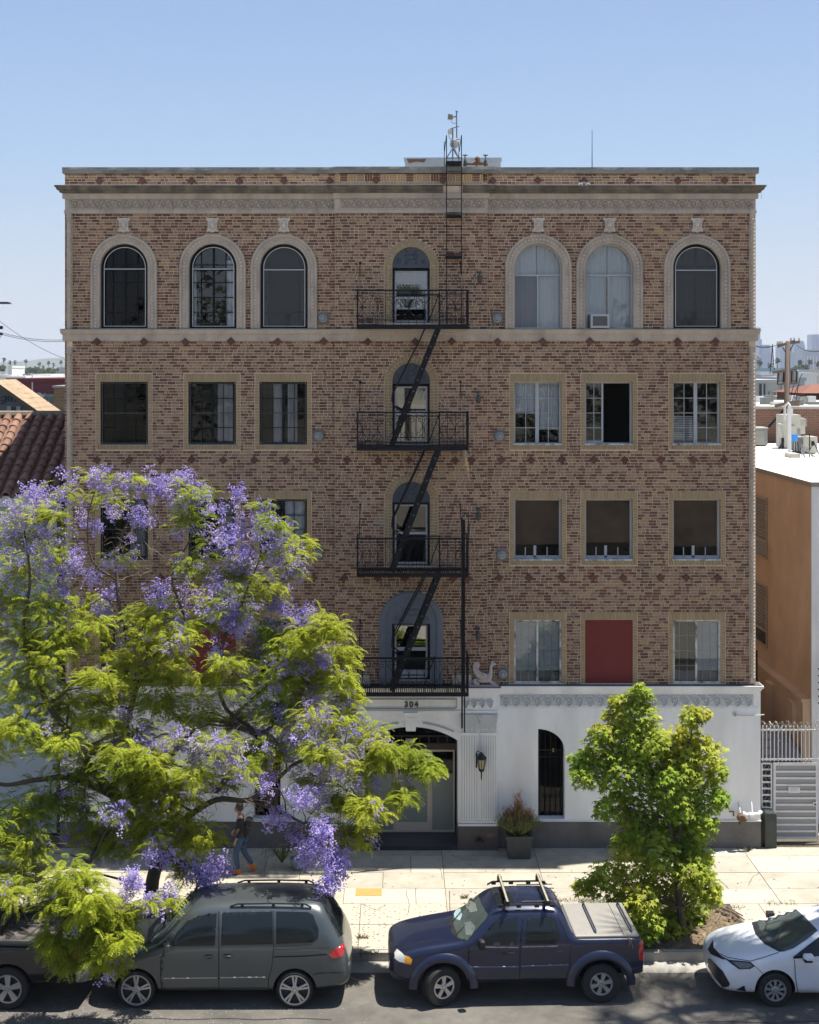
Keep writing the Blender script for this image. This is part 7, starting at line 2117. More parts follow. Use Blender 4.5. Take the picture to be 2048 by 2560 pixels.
P('sun_shade', [zb_(*p) for p in ((578, 275), (592, 250), (612, 248), (622, 280), (610, 308), (584, 300))], M('crumpled_foil_shade', (.30, .40, .42), .3, .4, 40), .011)
P('seat_back', [zb_(*p) for p in ((632, 320), (665, 312), (690, 340), (668, 385), (640, 380))], M('grey_seat_glimpse', (.12, .14, .13), .8), .010)
P('windshield_tint', [zb_(*p) for p in ((640, 235), (660, 205), (690, 222), (700, 260), (660, 268))], M('rear_window_glimpse', (.20, .22, .19), .6), .010)
P('cowl', [zb_(*p) for p in ((645, 414), (600, 402), (565, 370), (552, 310), (556, 285), (575, 285), (578, 330), (600, 392))], m_black, .007)
P('headlight', [zb_(*p) for p in ((290, 452), (318, 474), (340, 496), (332, 524), (300, 515), (280, 500), (278, 470))], m_lens, .010)
P('turn_lamp', [zb_(*p) for p in ((332, 484), (352, 490), (368, 505), (360, 530), (330, 526))], m_amber, .012)
P('grille', [zb_(*p) for p in ((254, 380), (266, 400), (276, 450), (272, 495), (250, 480), (246, 420))], m_black, .008)
P('front_bumper_trim', [zb_(*p) for p in ((248, 540), (300, 590), (368, 612), (372, 655), (350, 648), (280, 605), (254, 570))], M('navy_plastic_bumper', (.03, .036, .06), .5), .012)
tr.line('hood_seam', [zb_(*p) for p in ((268, 442), (330, 432), (450, 412), (540, 405))], 1.4, m_seam, .004)
P('tail_lamp', [zb_(*p) for p in ((1518, 415), (1540, 408), (1550, 430), (1550, 505), (1520, 508), (1514, 470))], m_tail, .012)
P('rear_bumper', [zb_(*p) for p in ((1440, 572), (1553, 556), (1552, 608), (1530, 615), (1440, 620))], M('navy_plastic_bumper', (.03, .036, .06), .5), .014)
for cx, cy, par in ((870, 478, d1), (1116, 470, d2)):
    P('handle', [zb_(*p) for p in ((cx - 16, cy - 9), (cx + 16, cy - 9), (cx + 16, cy + 8), (cx - 16, cy + 8))], m_navy, .026, par); tr.line('handle_edge', [zb_(cx - 16, cy - 10), zb_(cx + 16, cy - 10)], 1.2, M('blue_grey_moulding', (.12, .14, .24), .3), .028, par)
P('keypad', [zb_(*p) for p in ((818, 470), (845, 470), (845, 478), (818, 478))], m_seam, .010, d1)
for sy in (-1, 1):
    b = MB(); b.obox(T((1.74, sy * 1.0, 1.21)) @ Matrix.Rotation(.25 * -sy, 4, 'Z'), .12, .17, .19); o = tr.part(b, 'side_mirror', m_black); md = o.modifiers.new('b', 'BEVEL'); md.width = .045; md.segments = 3
# roof: sunroof, rails, bars, ribs
P('sunroof', [zb_(*p) for p in ((760, 156), (856, 152), (892, 230), (798, 234))], m_tint, .006)
for sy in (-1, 1):
    b = MB(); b.tube([(2.02, sy * .60, 1.74), (2.12, sy * .60, 1.80), (3.1, sy * .60, 1.80), (3.22, sy * .60, 1.74)], .018, 6)
    for xx in (2.15, 2.5, 2.85, 3.15): b.obox(T((xx, sy * .60, 1.77)), .09, .04, .05)
    tr.part(b, 'roof_rail', m_black)
for xx in (2.27, 3.05):
    b = MB(); b.bar((xx, -.72, 1.89), (xx, .72, 1.89), .055, .04)
    for sy in (-1, 1): b.obox(T((xx, sy * .62, 1.84)), .09, .10, .09)
    br_ = tr.part(b, 'roof_bar', m_black)
    q = MB(); q.box(xx - .018, xx + .018, -.73, .73, 1.911, 1.915); tr.part(q, 'bar_strip', M('tan_rubber_strip', (.30, .27, .2), .7), br_)
b = MB()
for k in range(5):
    y = -.42 + k * .21; b.obox(T((2.95, y, 1.797)), .72, .02, .014)
tr.part(b, 'roof_rib', m_chrome)
b = MB(); b.box(3.56, 4.80, -.80, .80, 1.20, 1.265); o = tr.part(b, 'bed_cover', m_cover); md = o.modifiers.new('b', 'BEVEL'); md.width = .03; md.segments = 3
for xx in (3.98, 4.68):
    b = MB(); b.tube([(xx, -.70, 1.275), (xx, -.66, 1.32), (xx, .66, 1.32), (xx, .70, 1.275)], .018, 6); tr.part(b, 'cover_bar', M('blue_steel_bar', (.06, .08, .12), .3, metal=.6), o)
b = MB(); b.box(4.50, 4.51, -.79, .79, 1.2651, 1.267); tr.part(b, 'cover_seam', m_seam, o)
for cx in (1248, 1362, 1482):
    pts = [(cx + 22 * math.cos(t), 412 + 14 * math.sin(t)) for t in [k * .5236 for k in range(7)]] 
    tr.line('tie_down', [zb_(*p) for p in pts], 2.2, m_black, .012)
b = MB(); b.tube([(4.58, -.88, 1.24), (4.60, -.885, 1.12), (4.57, -.89, 1.08)], .008, 4); b.tube([(4.56, -.82, 1.28), (4.62, -.885, 1.2), (4.66, -.885, 1.04)], .008, 4); tr.part(b, 'rope', M('tan_rope', (.3, .22, .14), .9))
b = MB(); b.tube([(1.27, .62, 1.18), (1.26, .63, 1.62)], .006, 4); tr.part(b, 'aerial', m_black)
b = MB(); b.tube([(1.30, -.55, 1.23), (1.55, -.2, 1.32)], .01, 4); b.tube([(1.28, .05, 1.24), (1.5, .4, 1.33)], .01, 4); tr.part(b, 'wiper', m_black)

# ---- white sedan
m_wcar = paint('white_car_paint', (.70, .71, .74), .28, .0, .7)
CX0 = (zc(632, 0)[0] - VX) / SS + .25
S_ = [(0.0, .30, .50, .58, .48, .50, .62, .36, .66, .68), (.08, .20, .68, .76, .50, .70, .70, .50, .76, .78), (.30, .18, .80, .86, .52, .82, .80, .60, .88, .90), (.75, .18, .86, .89, .58, .86, .88, .68, .96, .99), (1.2, .18, .87, .89, .62, .87, .94, .74, 1.02, 1.06), (1.45, .18, .87, .89, .62, .865, .97, .74, 1.10, 1.15),
      (1.80, .18, .87, .89, .64, .86, .98, .66, 1.28, 1.33), (2.15, .18, .87, .89, .64, .85, .99, .58, 1.40, 1.45), (2.6, .18, .87, .89, .64, .85, 1.0, .56, 1.44, 1.50), (3.3, .18, .87, .89, .64, .85, 1.02, .55, 1.42, 1.48), (3.8, .18, .87, .89, .64, .84, 1.04, .58, 1.24, 1.28), (4.2, .2, .86, .88, .64, .82, 1.04, .66, 1.10, 1.11), (4.5, .25, .82, .85, .62, .78, .98, .66, 1.04, 1.05), (4.62, .34, .70, .76, .58, .7, .8, .5, .84, .84)]
cr = Car('sedan', 'white compact sedan entering from the right edge of the photo', CX0, -8.14 + .89, 0, S_, m_wcar, [((1305 - 632) / 3.85 / SS - .25, .325, .385, .87), (3.85, .325, .385, .87)], .322)
cr.spw = .022
for wx in ((1305 - 632) / 3.85 / SS - .25, 3.85):
    for wy in (-.885, .885): cr.wheel(wx, wy, .322, .205, 9, twin=False, w=.2)
P = cr.patch
d1 = P('front_door', [zc(*p) for p in ((1560, 1305), (1520, 1270), (1498, 1120), (1490, 960), (1600, 850), (1730, 745), (1800, 720), (1880, 700), (1890, 1305))], m_wcar, .006, mirror=True)
cr.line('door_seam', [zc(*p) for p in ((1900, 1309), (1560, 1309), (1518, 1272), (1496, 1120), (1488, 962))], 1.7, m_seam, .009)
P('windshield', [zc(*p) for p in ((1130, 590), (1180, 565), (1490, 462), (1600, 560), (1712, 680), (1600, 770), (1480, 850), (1385, 882), (1250, 800), (1150, 670))], m_wind, .007)
P('wiper_cowl', [zc(*p) for p in ((1075, 602), (1130, 590), (1150, 670), (1250, 800), (1385, 882), (1340, 884), (1200, 810), (1110, 710))], m_black, .006)
P('door_glass', [zc(*p) for p in ((1475, 950), (1475, 930), (1600, 835), (1720, 745), (1800, 735), (1870, 730), (1880, 905), (1600, 940))], m_tint, .011, d1, mirror=True)
P('headlight', [zc(*p) for p in ((800, 935), (860, 962), (980, 972), (1065, 982), (1108, 1020), (1062, 1048), (955, 1052), (880, 1000))], m_black, .008)
P('headlight_lens', [zc(*p) for p in ((890, 980), (1055, 992), (1085, 1020), (1045, 1040), (965, 1042))], M('smoked_lens', (.13, .14, .12), .1, .2, 20, coat=.6), .011)
P('grille', [zc(*p) for p in ((655, 950), (680, 945), (720, 990), (800, 1070), (868, 1190), (855, 1215), (800, 1225), (720, 1130), (660, 1030))], m_black, .008)
P('upper_grille', [zc(*p) for p in ((655, 860), (705, 770), (712, 850), (760, 905), (800, 935), (860, 962), (800, 958), (720, 925), (680, 905))], m_black, .009)
cr.line('hood_seam', [zc(*p) for p in ((1065, 974), (1200, 935), (1335, 890))], 1.6, m_seam, .006); cr.line('hood_seam', [zc(*p) for p in ((712, 850), (760, 900), (850, 940), (1065, 974))], 1.6, m_seam, .006)
P('fog_lamp_recess', [zc(*p) for p in ((925, 1245), (1005, 1205), (1020, 1262))], m_black, .008)
cr.line('bumper_seam', [zc(*p) for p in ((1110, 1022), (1150, 1060), (1200, 1110))], 1.2, m_seam, .006)
b = MB(); b.obox(T(((1610 - 632) / 3.85 / SS - .25, -.99, .985)), .20, .18, .13); o = cr.part(b, 'side_mirror', m_wcar); md = o.modifiers.new('b', 'BEVEL'); md.width = .05; md.segments = 3
b = MB(); b.obox(T(((1610 - 632) / 3.85 / SS - .25 - .02, -1.0, .955)), .17, .16, .08); o = cr.part(b, 'mirror_underside', m_black); md = o.modifiers.new('b', 'BEVEL'); md.width = .03; md.segments = 2
b = MB(); b.obox(T((1.5, 1.0, 1.0)), .14, .16, .12); cr.part(b, 'side_mirror', m_black)
b = MB(); b.tube([(1.18, -.5, 1.06), (1.45, -.05, 1.17)], .01, 4); b.tube([(1.15, .1, 1.08), (1.35, .55, 1.14)], .01, 4); cr.part(b, 'wiper', m_black)

# ---- black pickup at the left edge
m_bpaint = paint('black_car_paint', (.012, .013, .016), .25, .2)
BX1 = (228 - VX) / SS; BX0 = BX1 - 5.35
S_ = [(0.0, .4, .6, .7, .7, .7, .9, .6, .96, .98), (.1, .36, .86, .92, .72, .9, 1.0, .78, 1.06, 1.1), (1.4, .36, .9, .94, .8, .92, 1.14, .8, 1.2, 1.26), (1.7, .36, .9, .94, .8, .92, 1.2, .74, 1.5, 1.55), (2.05, .36, .9, .94, .8, .92, 1.2, .68, 1.76, 1.82), (3.1, .36, .9, .94, .8, .92, 1.2, .68, 1.76, 1.82), (3.3, .36, .9, .94, .8, .92, 1.2, .70, 1.6, 1.65), (3.40, .36, .9, .94, .8, .92, 1.2, .86, 1.2, 1.2), (3.5, .36, .9, .94, .8, .92, 1.2, .86, 1.16, 1.16),
      (5.0, .40, .9, .94, .8, .92, 1.2, .86, 1.16, 1.16), (5.12, .44, .88, .92, .8, .9, 1.18, .84, 1.16, 1.16), (5.16, .5, .84, .9, .8, .88, 1.1, .8, 1.1, 1.1)]
wxr = (za(50, 0)[0] - VX) / SS - BX0
bp = Car('pickup_truck', 'black pickup truck with chrome rear bumper half hidden by jacaranda leaves at left', BX0, -8.14 + .94, math.radians(-1.5), S_, m_bpaint, [(1.1, .40, .47, .92), (wxr, .40, .47, .92)], .40, 'pickup truck')
bp.spw = .05
for wx in (1.1, wxr):
    for wy in (-.935, .935): bp.wheel(wx, wy, .395, .268, 5, w=.25)
b = MB(); b.box(3.52, 5.06, -.80, .80, 1.17, 1.19); bp.part(b, 'bed_floor', M('bed_litter', (.10, .085, .08), .9, .5, 12, col2=(.035, .03, .03), fac2=.5))
for y0, y1 in ((-.92, -.81), (.81, .92)): b = MB(); b.box(3.45, 5.1, y0, y1, 1.19, 1.26); o = bp.part(b, 'bed_rail', m_bpaint); md = o.modifiers.new('b', 'BEVEL'); md.width = .025; md.segments = 2
b = MB(); b.box(5.08, 5.16, -.86, .86, 1.0, 1.24); bp.part(b, 'tailgate', m_bpaint)
b = MB(); b.add([(5.12, -.92, .52), (5.30, -.82, .50), (5.36, 0, .50), (5.30, .82, .50), (5.12, .92, .52), (5.12, -.92, .72), (5.34, -.82, .72), (5.40, 0, .72), (5.34, .82, .72), (5.12, .92, .72), (5.05, -.88, .73), (5.05, .88, .73)],
      [(0, 1, 6, 5), (1, 2, 7, 6), (2, 3, 8, 7), (3, 4, 9, 8), (5, 6, 7, 8, 9, 11, 10)]); bp.part(b, 'rear_bumper', M('dusty_chrome', (.45, .47, .50), .25, .1, 5, metal=.9))
b = MB(); b.box(5.18, 5.33, -.35, .35, .725, .74); bp.part(b, 'bumper_step', m_black)
b = MB(); b.box(5.05, 5.165, -.925, -.80, .80, 1.12); bp.part(b, 'tail_lamp', m_tail); b = MB(); b.box(5.05, 5.165, .80, .925, .80, 1.12); bp.part(b, 'tail_lamp', m_tail)
# ------------------------------------------------------------------ trees
def V3(*a): return Vector(a)
m_frond = M('jacaranda_leaflet', (.425, .47, .042), .7, .22, 1.2, island=.34, trans=.5, spec=.2, col2=(.24, .33, .035), fac2=.55)
m_bloom = M('jacaranda_petal', (.42, .35, .76), .75, .15, 5, island=.34, trans=.4, spec=.2, col2=(.62, .53, .80), fac2=.50)
m_gum = M('sweetgum_leaf', (.25, .37, .035), .6, .25, 1.5, island=.42, trans=.45, spec=.3, col2=(.42, .43, .045), fac2=.52)
rt = np.random.RandomState(12)

def frond_template(seed, n=11):
    """a drooping doubly feathered leaf as narrow leaflets on both sides of a stalk; +x outwards, z up"""
    r = random.Random(seed); v, f = [], []
    L = .36; pts = []
    for k in range(n + 1):
        t = k / n; pts.append(V3(L * t, .02 * math.sin(t * 3 + seed), .07 * math.sin(t * 2.2) - .10 * t * t))
    for k in range(n):
        p = pts[k]; d = (pts[k + 1] - p); 
        for sg in (-1, 1):
            t = (k + .5) / n; ln = .115 * (1 - .62 * t) * r.uniform(.85, 1.1) * (.75 + .5 * min(1, t * 4))
            out = V3(.45, sg, .20 - .6 * t * .3).normalized(); a = p + d * r.uniform(.2, .6)
            tip = a + out * ln + V3(0, 0, -.03 * ln / .1); w = .0165
            m_ = a.lerp(tip, .5) + V3(0, 0, .006)
            b = len(v); v += [a, m_ + V3(w, 0, 0), tip, m_ - V3(w, 0, 0)]; f.append((b, b + 1, b + 2, b + 3))
    b = len(v); v += [pts[0] + V3(0, .003, 0), pts[0] - V3(0, .003, 0), pts[n // 2] - V3(0, .003, 0), pts[n // 2] + V3(0, .003, 0)]; f.append((b, b + 1, b + 2, b + 3))
    b = len(v); v += [pts[n // 2] + V3(0, .003, 0), pts[n // 2] - V3(0, .003, 0), pts[n], ]; f.append((b, b + 1, b + 2))
    return v, f
def bloom_template(seed):
    r = random.Random(seed); v, f = [], []
    for k in range(52):
        if k % 7 == 0: cc_ = V3(r.gauss(0, .085), r.gauss(0, .085), r.gauss(0, .10))
        a = r.uniform(0, 6.283); h = r.random(); c = cc_ + V3(r.gauss(0, .032), r.gauss(0, .032), r.gauss(0, .035))
        d = (V3(math.cos(a), math.sin(a), r.uniform(-.9, .3))).normalized(); s = d.orthogonal().normalized(); u = d.cross(s)
        R = r.uniform(.014, .021); tip = c + d * .038
        ph = r.uniform(0, 6)
        rim = [tip + (s * math.cos(ph + q * 1.2566) + u * math.sin(ph + q * 1.2566)) * R for q in range(5)]
        b = len(v); v += [c] + rim; f += [(b, b + 1 + q, b + 1 + (q + 1) % 5) for q in range(5)]
    return v, f
def star_template(seed):
    r = random.Random(seed); v, f = [V3(0, 0, 0)], []
    for k in range(10):
        a = -math.pi + 2 * math.pi * (k + .5) / 10; R = (.072 if k % 2 == 0 else .030) * r.uniform(.9, 1.1)
        v.append(V3(.04 + R * math.cos(a), R * math.sin(a), -.35 * R * (1 if k % 2 == 0 else 0)))
    v[0] = V3(.04, 0, .006)
    for k in range(10): f.append((0, 1 + k, 1 + (k + 1) % 10))
    return v, f
def merged(name, tmpls, mats4, idx, mat, parent, kind='stuff', smooth=False):
    """many transformed copies of small templates joined in one mesh (numpy)"""
    VV, LT, LS, base, off = [], [], [], 0, 0
    for ti, (tv, tf) in enumerate(tmpls):
        A = np.array([[p.x, p.y, p.z, 1] for p in tv]); sel = [m for m, i in zip(mats4, idx) if i == ti]
        if not sel: continue
        Ms = np.array(sel)                                   # k,4,4
        W = np.einsum('kij,nj->kni', Ms, A)[:, :, :3]
        k, n = W.shape[:2]; VV.append(W.reshape(-1, 3))
        li = np.concatenate([np.array(f) for f in tf]); ls = np.array([len(f) for f in tf])
        offs = (np.arange(k) * n + base)[:, None]
        LT.append((li[None, :] + offs).ravel()); LS.append(np.tile(ls, k)); base += k * n
    VV = np.concatenate(VV); LT = np.concatenate(LT); LS = np.concatenate(LS)
    me = bpy.data.meshes.new(name); me.vertices.add(len(VV)); me.vertices.foreach_set('co', VV.ravel())
    me.loops.add(len(LT)); me.loops.foreach_set('vertex_index', LT.astype(np.int32))
    me.polygons.add(len(LS)); st = np.concatenate([[0], np.cumsum(LS)[:-1]]); me.polygons.foreach_set('loop_start', st.astype(np.int32))
    me.materials.append(mat); me.update(calc_edges=True); me.validate()
    o = bpy.data.objects.new(name, me); link(o, parent); tag(o, kind=kind); return o
def tmpl_mesh(t, name, mat):
    b = MB(); b.add([tuple(p) for p in t[0]], t[1]); return b.mesh(name, mat)
def orient(pos, d, roll, sc):
    """x axis along d, z roughly up"""
    d = d.normalized(); z = V3(0, 0, 1) - d * d.z
    if z.length < .05: z = V3(0, 1, 0)
    z.normalize(); y = z.cross(d)
    m = Matrix((d, y, z)).transposed().to_4x4() @ Matrix.Rotation(roll, 4, 'X') @ Matrix.Diagonal((sc, sc, sc, 1)); m.translation = pos; return m

JC = []   # clumps: px, py, radius px, fronds, blooms
for l in """240 1195 36 1 4;325 1200 30 1 3;160 1235 38 1 4;265 1245 38 2 3;390 1215 38 0 4;440 1200 34 0 4;480 1240 42 3 3;530 1262 30 0 3;470 1298 42 3 1;300 1270 34 0 2;370 1290 28 0 3;220 1302 36 0 3;505 1215 24 0 1
600 1290 36 0 4;655 1262 18 1 1;642 1330 36 0 3;690 1318 36 3 3;740 1370 34 5 1;702 1392 38 2 5;735 1432 26 1 3;570 1402 48 1 6;478 1422 38 4 1;620 1420 36 0 3;590 1350 40 0 1;550 1320 34 0 2
60 1292 56 3 6;25 1350 50 3 5;112 1340 50 2 6;130 1400 56 4 4;192 1398 30 0 4;55 1430 56 5 4;232 1440 18 0 2;272 1475 16 0 2;18 1500 66 8 3;110 1520 66 9 3;200 1522 46 7 2;265 1522 22 0 3;60 1600 76 11 1;160 1600 66 10 0;238 1572 36 4 0;130 1290 30 3 1
505 1492 46 1 5;402 1472 28 0 3;400 1502 26 0 2;380 1545 54 7 0;440 1592 54 6 3;362 1602 46 6 1;340 1662 46 6 0;562 1502 46 2 3;615 1540 46 1 6;665 1480 46 6 1;684 1580 56 6 3;768 1535 36 0 6;755 1600 46 6 0;815 1572 44 8 0;835 1640 46 9 0;742 1650 46 5 4;702 1702 46 6 3;780 1722 46 3 6;850 1702 36 5 1;872 1742 34 3 1
540 1642 20 0 3;460 1682 18 0 2;400 1692 56 8 0;60 1722 76 11 0;170 1762 76 12 0;240 1802 36 6 0;40 1822 66 10 0;120 1852 56 8 0;270 1640 30 2 0
400 1762 56 8 0;492 1792 56 8 1;440 1842 36 1 3;552 1862 46 3 5;610 1862 26 0 1;600 1802 36 5 0;702 1802 46 4 4;692 1882 54 4 5;782 1802 46 3 5;850 1802 44 5 3;922 1832 34 4 2;962 1882 34 7 0;1022 1900 38 8 0;1062 1922 24 6 0;1010 1990 24 4 0;902 1922 38 4 4;832 1902 46 4 4;792 1952 46 3 6;862 2002 42 7 0;922 2022 42 7 2;902 2080 30 4 2;822 2062 34 1 4;375 1850 30 0 4
300 1902 50 9 0;342 1935 64 10 0;422 1962 54 8 0;440 1992 54 7 0;130 2002 70 10 2;60 2042 66 9 0;200 2022 54 4 5;242 2082 54 6 2;292 2032 34 1 4;372 2082 46 6 2;450 2062 36 5 1;502 2102 46 7 0;390 2112 34 1 4;282 2112 44 6 0;70 2122 56 7 0;30 2182 56 6 0
340 2208 32 0 5;368 2258 20 1 3;418 2250 22 2 4;508 2190 30 0 6;542 2160 26 0 4;492 2240 22 0 3;470 2172 30 3 1;740 2080 26 0 2;782 2125 30 0 7;832 2150 30 0 8;825 2195 20 0 5;872 2112 26 2 1
178 2202 54 10 0;222 2262 54 12 0;140 2250 36 6 0;132 2352 34 6 0;172 2392 34 6 0;270 2332 46 9 0;306 2352 22 4 0;252 2388 30 5 0;285 2418 16 1 2;18 2232 46 5 1;60 2202 46 6 0;300 2290 34 5 0;215 2330 40 8 0
560 1962 34 2 1;604 1925 26 2 2;612 2000 18 0 2;650 1902 36 3 2;355 1442 10 0 0;-60 1400 80 9 6;-60 1600 90 12 2;-50 1850 90 12 0;-40 2080 80 10 1;640 1690 40 3 2;575 1720 36 3 0;655 1770 34 3 1;520 1350 30 1 0;330 1340 34 0 1;110 1655 50 7 0;300 1720 36 5 0;250 1700 40 6 0;500 1700 36 4 0""".replace('\n', ';').split(';'):
    JC.append(tuple(int(q) for q in l.split()))
for l in '''700 1500 26 0 4;640 1600 24 0 3;590 1560 30 0 4;720 1560 22 0 3;800 1640 22 0 3;760 1760 28 0 4;820 1840 26 0 4;740 1850 28 0 4;640 1780 24 0 3;560 1900 26 0 3;480 1880 26 0 3;660 1960 24 0 3;880 1880 26 0 4;950 1850 20 0 3;760 1990 30 0 4;800 2060 26 0 4;690 2040 24 0 3;150 1480 24 0 3;90 1240 26 0 4;200 1600 20 0 2;310 1790 20 0 2;520 1550 28 0 4;460 1540 22 0 3;590 1240 18 0 2;620 1380 26 0 3;560 1460 26 0 3'''.split(';'): JC.append(tuple(int(q) for q in l.split()))
for l in '''250 1870 44 6 0;330 1830 44 6 1;380 1900 44 6 0;480 1940 44 6 1;200 1930 44 6 0;160 1860 40 5 0;330 2010 44 6 0;400 2030 40 5 1;660 1880 40 4 2;640 1640 40 4 2;720 1620 40 4 1;600 1440 34 3 2;520 1560 40 4 1;430 1640 44 6 1;560 1660 36 4 1;300 1400 30 1 2;120 1620 44 5 1;720 1760 40 5 1;800 1880 36 4 1;760 1700 36 5 0;260 1760 44 5 0'''.split(';'): JC.append(tuple(int(q) for q in l.split()))
TB = V3(-5.3, -5.0, 0)
jac = thing('jacaranda_tree', 'large jacaranda street tree with purple blossom and yellow green feathery leaves at left', 'tree', TB)
def jdepth(px, py, i):
    r = random.Random(i * 7 + 1)
    if py > 2190 and px < 400 and not (py < 2215 and px < 90): return -8.95 + r.uniform(-.25, .25)
    t = min(1, max(0, (py - 1450) / 750)); base = -4.1 - 2.9 * t
    e = max(0, 1 - ((px - 420) / 560) ** 2) ** .5
    return base + r.uniform(-1.0, 1.1) * (.5 + .7 * e)
cl = []
for i, (px, py, r, nf, nb) in enumerate(JC):
    Y = jdepth(px, py, i); s = FPX / (34 + Y); cl.append((U(px, py, Y), r / s, nf, nb))
# limbs in real space: polylines (px, py, Y, radius)
def LP(*pts): return [(U(a, b_, c), r) for a, b_, c, r in pts]
limbs = [('trunk', LP((366, 2345, -5.0, .27), (372, 2290, -5.0, .235), (382, 2200, -5.0, .20), (398, 2110, -4.9, .19), (330, 2030, -5.0, .185), (285, 1985, -5.0, .19))),
         ('limb', LP((285, 1985, -5.0, .16), (300, 1880, -4.6, .10), (330, 1760, -4.3, .09), (352, 1700, -4.2, .075), (395, 1660, -4.1, .07), (365, 1610, -4.0, .065), (310, 1555, -4.0, .06), (292, 1450, -3.9, .05), (298, 1360, -3.8, .035), (340, 1270, -3.8, .02))),
         ('limb', LP((285, 1985, -5.0, .15), (225, 1920, -5.2, .12), (195, 1860, -5.4, .10), (120, 1760, -5.6, .08), (60, 1600, -5.4, .06), (75, 1450, -5.0, .045), (60, 1320, -4.8, .02))),
         ('limb', LP((285, 1990, -5.0, .12), (180, 1945, -5.6, .09), (90, 1950, -6.0, .07), (0, 1960, -6.3, .05), (-60, 1900, -6.3, .03))),
         ('limb', LP((398, 2110, -4.9, .13), (460, 2050, -5.2, .10), (540, 2000, -5.4, .085), (620, 2000, -5.5, .07), (680, 1960, -5.6, .06), (760, 1900, -5.7, .05), (900, 1900, -5.8, .03), (1010, 1920, -5.8, .015))),
         ('limb', LP((330, 2030, -5.0, .12), (420, 1900, -4.6, .09), (520, 1800, -4.6, .075), (650, 1840, -4.8, .07), (600, 1800, -4.7, .06), (560, 1760, -4.6, .06), (540, 1650, -4.4, .05), (600, 1520, -4.2, .04), (640, 1420, -4.1, .03), (690, 1330, -4.0, .015))),
         ('limb', LP((540, 1980, -5.4, .09), (640, 1845, -5.3, .075), (580, 1805, -5.2, .065), (690, 1700, -5.0, .05), (780, 1640, -4.8, .035), (830, 1580, -4.7, .02))),
         ('limb', LP((395, 1660, -4.1, .05), (460, 1560, -4.1, .04), (430, 1440, -4.0, .035), (480, 1330, -4.0, .025), (440, 1240, -4.0, .012))),
         ('limb', LP((292, 1450, -3.9, .04), (230, 1400, -4.0, .03), (220, 1300, -4.0, .022), (240, 1220, -4.0, .012))),
         ('limb', LP((290, 2040, -5.2, .11), (240, 2120, -6.3, .07), (215, 2190, -7.6, .05), (210, 2270, -8.7, .03), (250, 2340, -8.95, .02))),
         ('limb', LP((398, 2130, -4.9, .10), (450, 2160, -6.0, .06), (500, 2190, -6.8, .04), (470, 2260, -7.0, .02))),
         ('limb', LP((620, 2000, -5.5, .06), (700, 2030, -6.2, .045), (790, 2080, -6.8, .03), (830, 2150, -7.0, .015)))]
nodes = []
for nm, pts in limbs:
    P_l = [p for p, r in pts]; R_l = [r for p, r in pts]; out, rr_ = [], []
    for i in range(len(P_l) - 1):
        p0 = P_l[max(i - 1, 0)]; p1 = P_l[i]; p2 = P_l[i + 1]; p3 = P_l[min(i + 2, len(P_l) - 1)]
        for k in range(6):
            t = k / 6; out.append(.5 * ((2 * p1) + (p2 - p0) * t + (2 * p0 - 5 * p1 + 4 * p2 - p3) * t * t + (3 * p1 - p0 - 3 * p2 + p3) * t ** 3)); rr_.append(R_l[i] + (R_l[i + 1] - R_l[i]) * t)
    out.append(P_l[-1]); rr_.append(R_l[-1])
    if nm == 'trunk': rr_[0:4] = [.34, .29, .26, .24]
    rr_ = [q * .72 for q in rr_]; b = MB(); b.tube(out, rr_, 10); b.build(nm, m_bark, jac, smooth=True)
    nodes += list(zip(out, rr_))
rb_ = random.Random(77); twig = MB()
for ci, (c, r, nf, nb) in enumerate(cl):
    best = min(nodes, key=lambda q: (q[0] - c).length + (0 if q[0].z < c.z + .5 else 1.0) - q[1] * 2)
    a = best[0]; d = c - a; r0 = min(best[1] * .6, .035)
    mid = a.lerp(c, .45) + V3(rb_.uniform(-.12, .12), rb_.uniform(-.15, .15), rb_.uniform(-.05, .22)) * min(1, d.length)
    pts = [a, a.lerp(mid, .5) + V3(rb_.uniform(-.05, .05), 0, rb_.uniform(-.05, .05)), mid, mid.lerp(c, .5) + V3(rb_.uniform(-.05, .05), 0, rb_.uniform(-.05, .05)), c]
    b = MB(); b.tube(pts, [r0, r0 * .8, r0 * .6, r0 * .45, .007], 5); b.build('branch', m_bark, jac, smooth=True)
    for k in range(7 if nf < 5 else 4):
        dd = V3(rb_.gauss(0, 1), rb_.gauss(0, .8), rb_.gauss(.2, .8)).normalized(); L = r * rb_.uniform(.8, 1.7); s0 = pts[3].lerp(c, rb_.random())
        p1 = s0 + dd * L * .5 + V3(rb_.uniform(-.05, .05), 0, rb_.uniform(-.06, .04)); p2 = s0 + dd * L + V3(rb_.uniform(-.1, .1), 0, rb_.uniform(-.12, .08))
        twig.tube([s0, p1, p2], [.007, .005, .003], 3, caps=False)
        twig.tube([p1, p1 + V3(rb_.uniform(-.15, .15), rb_.uniform(-.1, .1), rb_.uniform(-.15, .15))], [.004, .0025], 3, caps=False)
